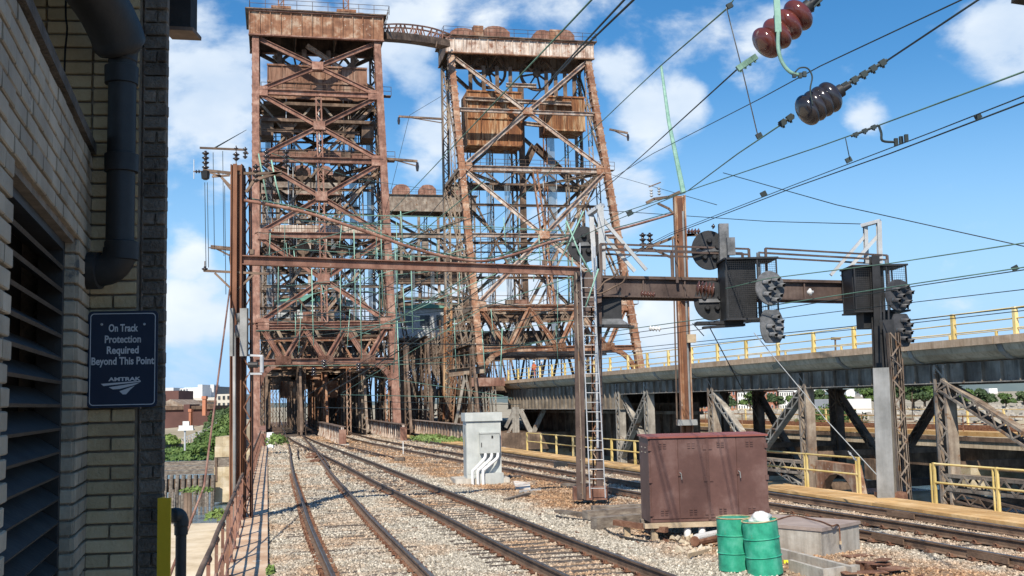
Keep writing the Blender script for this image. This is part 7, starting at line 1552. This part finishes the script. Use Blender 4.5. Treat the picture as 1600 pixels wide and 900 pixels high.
for x in (292, 297): MB().tube([Vector((P(x, 780, 63).x, 63, wz-.5)), P(x-1, 770, 63)], .16, 7).build('pile', 'dark_steel', cl2)
for k in range(5): x = 305+k*6.5; D = 70; MB().tube([Vector((P(x, 780, D).x, D, wz-.5)), P(x, 764, D)], .07, 7).build('pile', 'old_wood', cl2)
bush('weeds sprouting on the old piles', [(P(308, 768, 66), (1.0, .6, .35))], 'leaf_light', 220, .09, 9); bush('small green plant at the shore beside the left railing', [(P(340, 808, 52), (.5, .5, .45))], 'leaf_light', 260, .09, 10)
# hillside greenery
bush('dense green bushes on the left bank below the ramp', [(P(x, y, D), (r, 4, rz)) for x, y, D, r, rz in ((268, 709, 152, 1.6, .9), (285, 708, 150, 1.8, .9), (305, 703, 150, 1.8, 1.1), (320, 702, 148, 1.8, 1.2), (335, 697, 152, 1.8, 1.5), (347, 690, 148, 1.8, 1.8), (357, 682, 152, 1.4, 1.8), (275, 716, 147, 2.5, .6), (300, 716, 146, 2.5, .8), (335, 714, 146, 2.8, .9))], 'leaf', 9000, .22, 12)
bush('green scrub on the slope right of the ramp', [(P(x, y, 156), (1.9, 2, 1.5)) for x, y in ((322, 690), (332, 684), (342, 677), (351, 670), (359, 662))], 'leaf', 2600, .2, 18)
bush('light green bush at the left end of the grey ramp', [(P(262, 688, 155), (1.1, 2, .9)), (P(270, 692, 155), (.9, 2, .6))], 'leaf_light', 1600, .18, 13)
bush('dark green trees on the slope beside the left pole', [(P(345, 652, 168), (1.7, 3, 1.3)), (P(353, 660, 166), (1.5, 3, 1.6)), (P(333, 668, 166), (1.2, 3, 1.1)), (P(358, 650, 170), (1.2, 3, 1.3)), (P(338, 660, 168), (1.2, 2, 1.1))], 'leaf_dark', 4200, .22, 14)
rm = thing('ramp', 'pale fenced ramp climbing the left bank', 'ramp', P(300, 680, 158)); D = 158
MB().prism([P(258, 700, D), P(290, 690, D), P(325, 676, D), P(360, 655, D), P(360, 668, D), P(325, 688, D), P(290, 697, D), P(262, 706, D)][::-1], (0, 3, 0)).build('ramp_body', 'concrete', rm)
for k in range(22): x = 262+k*4.4; y = np.interp(x, [258, 290, 325, 360], [700, 690, 676, 655]); MB().beam(P(x, y-7, D-.2), P(x, y+4, D-.2), .1, .1).build('fence_post', 'silver', rm)
for o_ in (-7, -3): mb = MB(); q_ = [(258, 700), (290, 690), (325, 676), (360, 655)]; [mb.beam(P(a[0], a[1]+o_, D-.2), P(b[0], b[1]+o_, D-.2), .1, .1) for a, b in zip(q_, q_[1:])]; mb.build('fence_rail', 'silver', rm)
fl_ = thing('light_mast', 'small white mast with cabinets on a platform in front of the maroon building', 'mast', P(291, 700, 140)); D = 140
MB().beam(P(289, 672, D), P(289, 704, D), .2, .2).build('post', 'silver', fl_); MB().beam(P(279, 672, D), P(303, 671, D), .6, .2).build('platform', 'white_paint', fl_)
for x, y, w_, h in ((291, 665, .8, 1.1), (283, 668, .5, .5), (299, 668, .5, .5)): MB().box(P(x, y, D), (w_, .4, h)).build('box', 'white_paint', fl_)
def block(name, label, cat, x0, y0, x1, y1, D, m, dep=20, win=None, roof=None, basez=-3):
    a, b = P(x0, y0, D), P(x1, y1, D); t = thing(name, label, cat, ((a.x+b.x)/2, D, basez)); MB().bb(a.x, b.x, D, D+dep, basez, a.z).build('wall', m, t)
    if roof: MB().bb(a.x-.4, b.x+.4, D-.4, D+dep+.4, a.z, a.z+.6).build('roof', roof, t)
    if win:
        nx, ny, wm = win; zb_ = b.z
        for i in range(nx):
            for j in range(ny):
                cx = a.x+(b.x-a.x)*(i+.5)/nx; cz = zb_+(a.z-zb_)*(j+.5)/ny; w_, h_ = (b.x-a.x)/nx*.5, (a.z-zb_)/ny*.5; f = MB().box((cx, D-.05, cz), (w_, .3, h_)).build('window', wm, t); MB().box((cx, D-.22, cz), (w_*.85, .06, h_*.85)).build('pane', 'glass', f)
    return t
block('building', 'long maroon brick warehouse at the left behind the ramp', 'building', 240, 641, 331, 680, 190, 'town_brick', 12, None, 'dark_steel')
block('building', 'tall maroon block of the warehouse with the slim red chimney', 'building', 287, 632, 296, 676, 189, 'town_brick', 6)
t = block('building', 'tan walled shed with a dark gable roof left of the chimney', 'building', 244, 635, 288, 643, 200, 'tan', 14); a, b, c = P(244, 634.5, 199.5), P(290, 634.5, 199.5), P(266, 624, 199.5); MB().prism([a, b, c], (0, 15, 0)).build('roof', 'brown_grey', t)
block('building', 'dark maroon block behind the tan shed', 'building', 245, 611, 279, 628, 260, 'town_brick', 12)
t = block('parking_garage', 'cream parking garage in the left distance', 'building', 280, 622, 348, 637, 290, 'cream', 20)
for y in (627, 632): MB().beam(P(281, y, 289.6), P(344, y, 289.6), .3, .5).build('opening', 'dark_steel', t)
block('building', 'white blank walled block above the parking garage', 'building', 288, 606, 316, 624, 300, 'town_white', 20); block('building', 'narrow white tower at the corner of the blank block', 'building', 309, 601, 316, 624, 299, 'town_white', 8)
block('building', 'white block with a grid of windows at the left of the garage', 'building', 281, 607, 290, 624, 298, 'town_white', 10, (2, 3, 'grey_steel'))
block('building', 'grey modern apartment building behind the garage', 'building', 316, 604, 336, 621, 310, 'signal_grey', 16, (6, 4, 'town_white')); block('building', 'white stair tower of the grey apartment building', 'building', 328, 601, 334, 610, 309, 'town_white', 6)
block('building', 'cream building with tall windows beside the left pole', 'building', 339, 616, 368, 637, 285, 'cream', 16, (4, 2, 'grey_steel')); block('building', 'distant white rooftop cluster at the left edge', 'building', 256, 606, 271, 614, 340, 'town_white', 10)
for i, (x0, y0, x1, y1) in enumerate(((316, 619, 321, 640), (295, 639, 298, 665))): 
    a, b = P(x0, y0, 186), P(x1, y1, 186); t = thing('chimney', ('wide orange brick chimney above the warehouse', 'slim red chimney pipe on the warehouse wall')[i], 'chimney', ((a.x+b.x)/2, 186, b.z)); MB().bb(a.x, b.x, 186, 187, b.z-1, a.z).build('shaft', 'chimney_brick', t); MB().bb(a.x-.1, b.x+.1, 185.9, 187.1, a.z-.5, a.z).build('cap', 'chimney_brick', t)
# ================================================================ RIGHT BACKGROUND
D = 330
for i, (x0, x1, y0, m, l_) in enumerate(((1068, 1112, 612, 'apt_brick', 'red brick apartment block at the far left of the row'), (1114, 1150, 610, 'apt_brick', 'second red brick apartment block of the row'), (1152, 1178, 612, 'town_white', 'pale apartment block in the middle of the row'), (1180, 1215, 611, 'apt_brick', 'red brick apartment block right of the pale one'), (1217, 1240, 611, 'town_white', 'pale stair block of the apartment row'), (1242, 1290, 613, 'apt_brick', 'last red brick apartment block of the row'))):
    block('apartment_block', l_, 'building', x0, y0, x1, 640, D+i*2, m, 16, (6, 3, 'town_white'), 'town_white', -1.6)
block('building', 'white warehouse with a flat roof right of the apartments', 'building', 1310, 624, 1362, 640, 230, 'town_white', 20, None, None, -1.6)
rs_ = random.Random(21)
order = sorted((1090, 1130, 1165, 1205, 1235, 1296, 1318, 1345, 1362, 1385, 1402, 1418, 1436, 1455, 1478, 1270, 1500, 1533, 1562, 1590)); ords = 'first second third fourth fifth sixth seventh eighth ninth tenth eleventh twelfth thirteenth fourteenth fifteenth sixteenth seventeenth eighteenth nineteenth twentieth'.split()
TL = [('leafy green tree, ', 'dark green tree, ')[k % 2]+ords[order.index(x)]+' from the left' for k, x in enumerate((1090, 1130, 1165, 1205, 1235, 1296, 1318, 1345, 1362, 1385, 1402, 1418, 1436, 1455, 1478, 1270, 1500, 1533, 1562, 1590))]
for k in range(20):
    x = (1090, 1130, 1165, 1205, 1235, 1296, 1318, 1345, 1362, 1385, 1402, 1418, 1436, 1455, 1478, 1270, 1500, 1533, 1562, 1590)[k]; D = rs_.uniform(250, 300) if x > 1290 else rs_.uniform(290, 318); b = Vector(((x-800)/CF*D, D, -1.6)); h = rs_.uniform(6, 10) if 1340 < x < 1480 else rs_.uniform(3.5, 5.5)
    tree(TL[k]+' in the row along the far right bank', b, h, h*.62, ('leaf', 'leaf_dark')[k % 2], 1500, .34, seed=30+k, group='trees along the far right bank')
bush('big green bush in front of the white warehouse, behind the low bridge', [(P(1300, 667, 110), (3.4, 3, 2.2)), (P(1285, 672, 110), (2.4, 2, 1.6)), (P(1318, 672, 111), (2.6, 2, 1.7)), (P(1305, 657, 111), (2.2, 2, 1.5))], 'leaf', 4200, .16, 15)
bush('dark trees by the water under the viaduct', [(P(1225, 752, 118), (4, 3, 3)), (P(1290, 745, 120), (5, 3, 3.5)), (P(1335, 748, 120), (4, 3, 2.6))], 'leaf_dark', 2600, .25, 16)
# rock lot and rubble on the far bank
def rubble():
    rs = np.random.RandomState(5); mb = MB()
    for _ in range(1600):
        Y = rs.uniform(150, 300); x = rs.uniform(1050, 1640); X = (x-800)/CF*Y; s = rs.uniform(.25, .9); z = float(landz(np.array(X), np.array(Y))); 
        if z < -3.9: continue
        mb.box((X, Y, z+s*.2), (s*1.4, s, s*.7), (Vector((cos(s*40), sin(s*40), .2)).normalized(), Vector((-sin(s*40), cos(s*40), 0)), Vector((0, .1, 1))))
    tag(mb.build('shore_rubble', 'concrete'), 'pale rubble and broken rock covering the far bank', 'rubble', kind='stuff')
rubble()
# far hills
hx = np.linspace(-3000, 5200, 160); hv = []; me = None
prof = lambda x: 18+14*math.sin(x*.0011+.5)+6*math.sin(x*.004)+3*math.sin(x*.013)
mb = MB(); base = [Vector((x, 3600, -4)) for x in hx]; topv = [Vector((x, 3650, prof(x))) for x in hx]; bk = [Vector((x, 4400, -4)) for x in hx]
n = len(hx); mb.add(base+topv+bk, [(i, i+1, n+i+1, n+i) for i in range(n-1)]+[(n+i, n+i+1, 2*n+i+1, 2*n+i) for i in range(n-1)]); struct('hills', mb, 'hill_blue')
for i, (x, y0) in enumerate(((1322, 608), (1344, 606), (1384, 611), (1545, 607))): block('building', ('first', 'second', 'third', 'fourth')[i]+' faint office tower on the right horizon, counted from the left', 'building', x, y0, x+14, 618, 1500, 'town_white', 20, None, None, -2)
# distant floodlights over the viaduct
for i, x in enumerate((1305,)):
    t = thing('light_mast', 'tiny distant floodlight mast above the viaduct railing', 'mast', P(x, 548, 150)); MB().beam(P(x, 530, 150), P(x+1, 560, 150), .2, .2).build('post', 'dark_steel', t); MB().beam(P(x-6, 529, 150), P(x+8, 529, 150), .5, .35).build('lamp_bar', 'dark_steel', t)
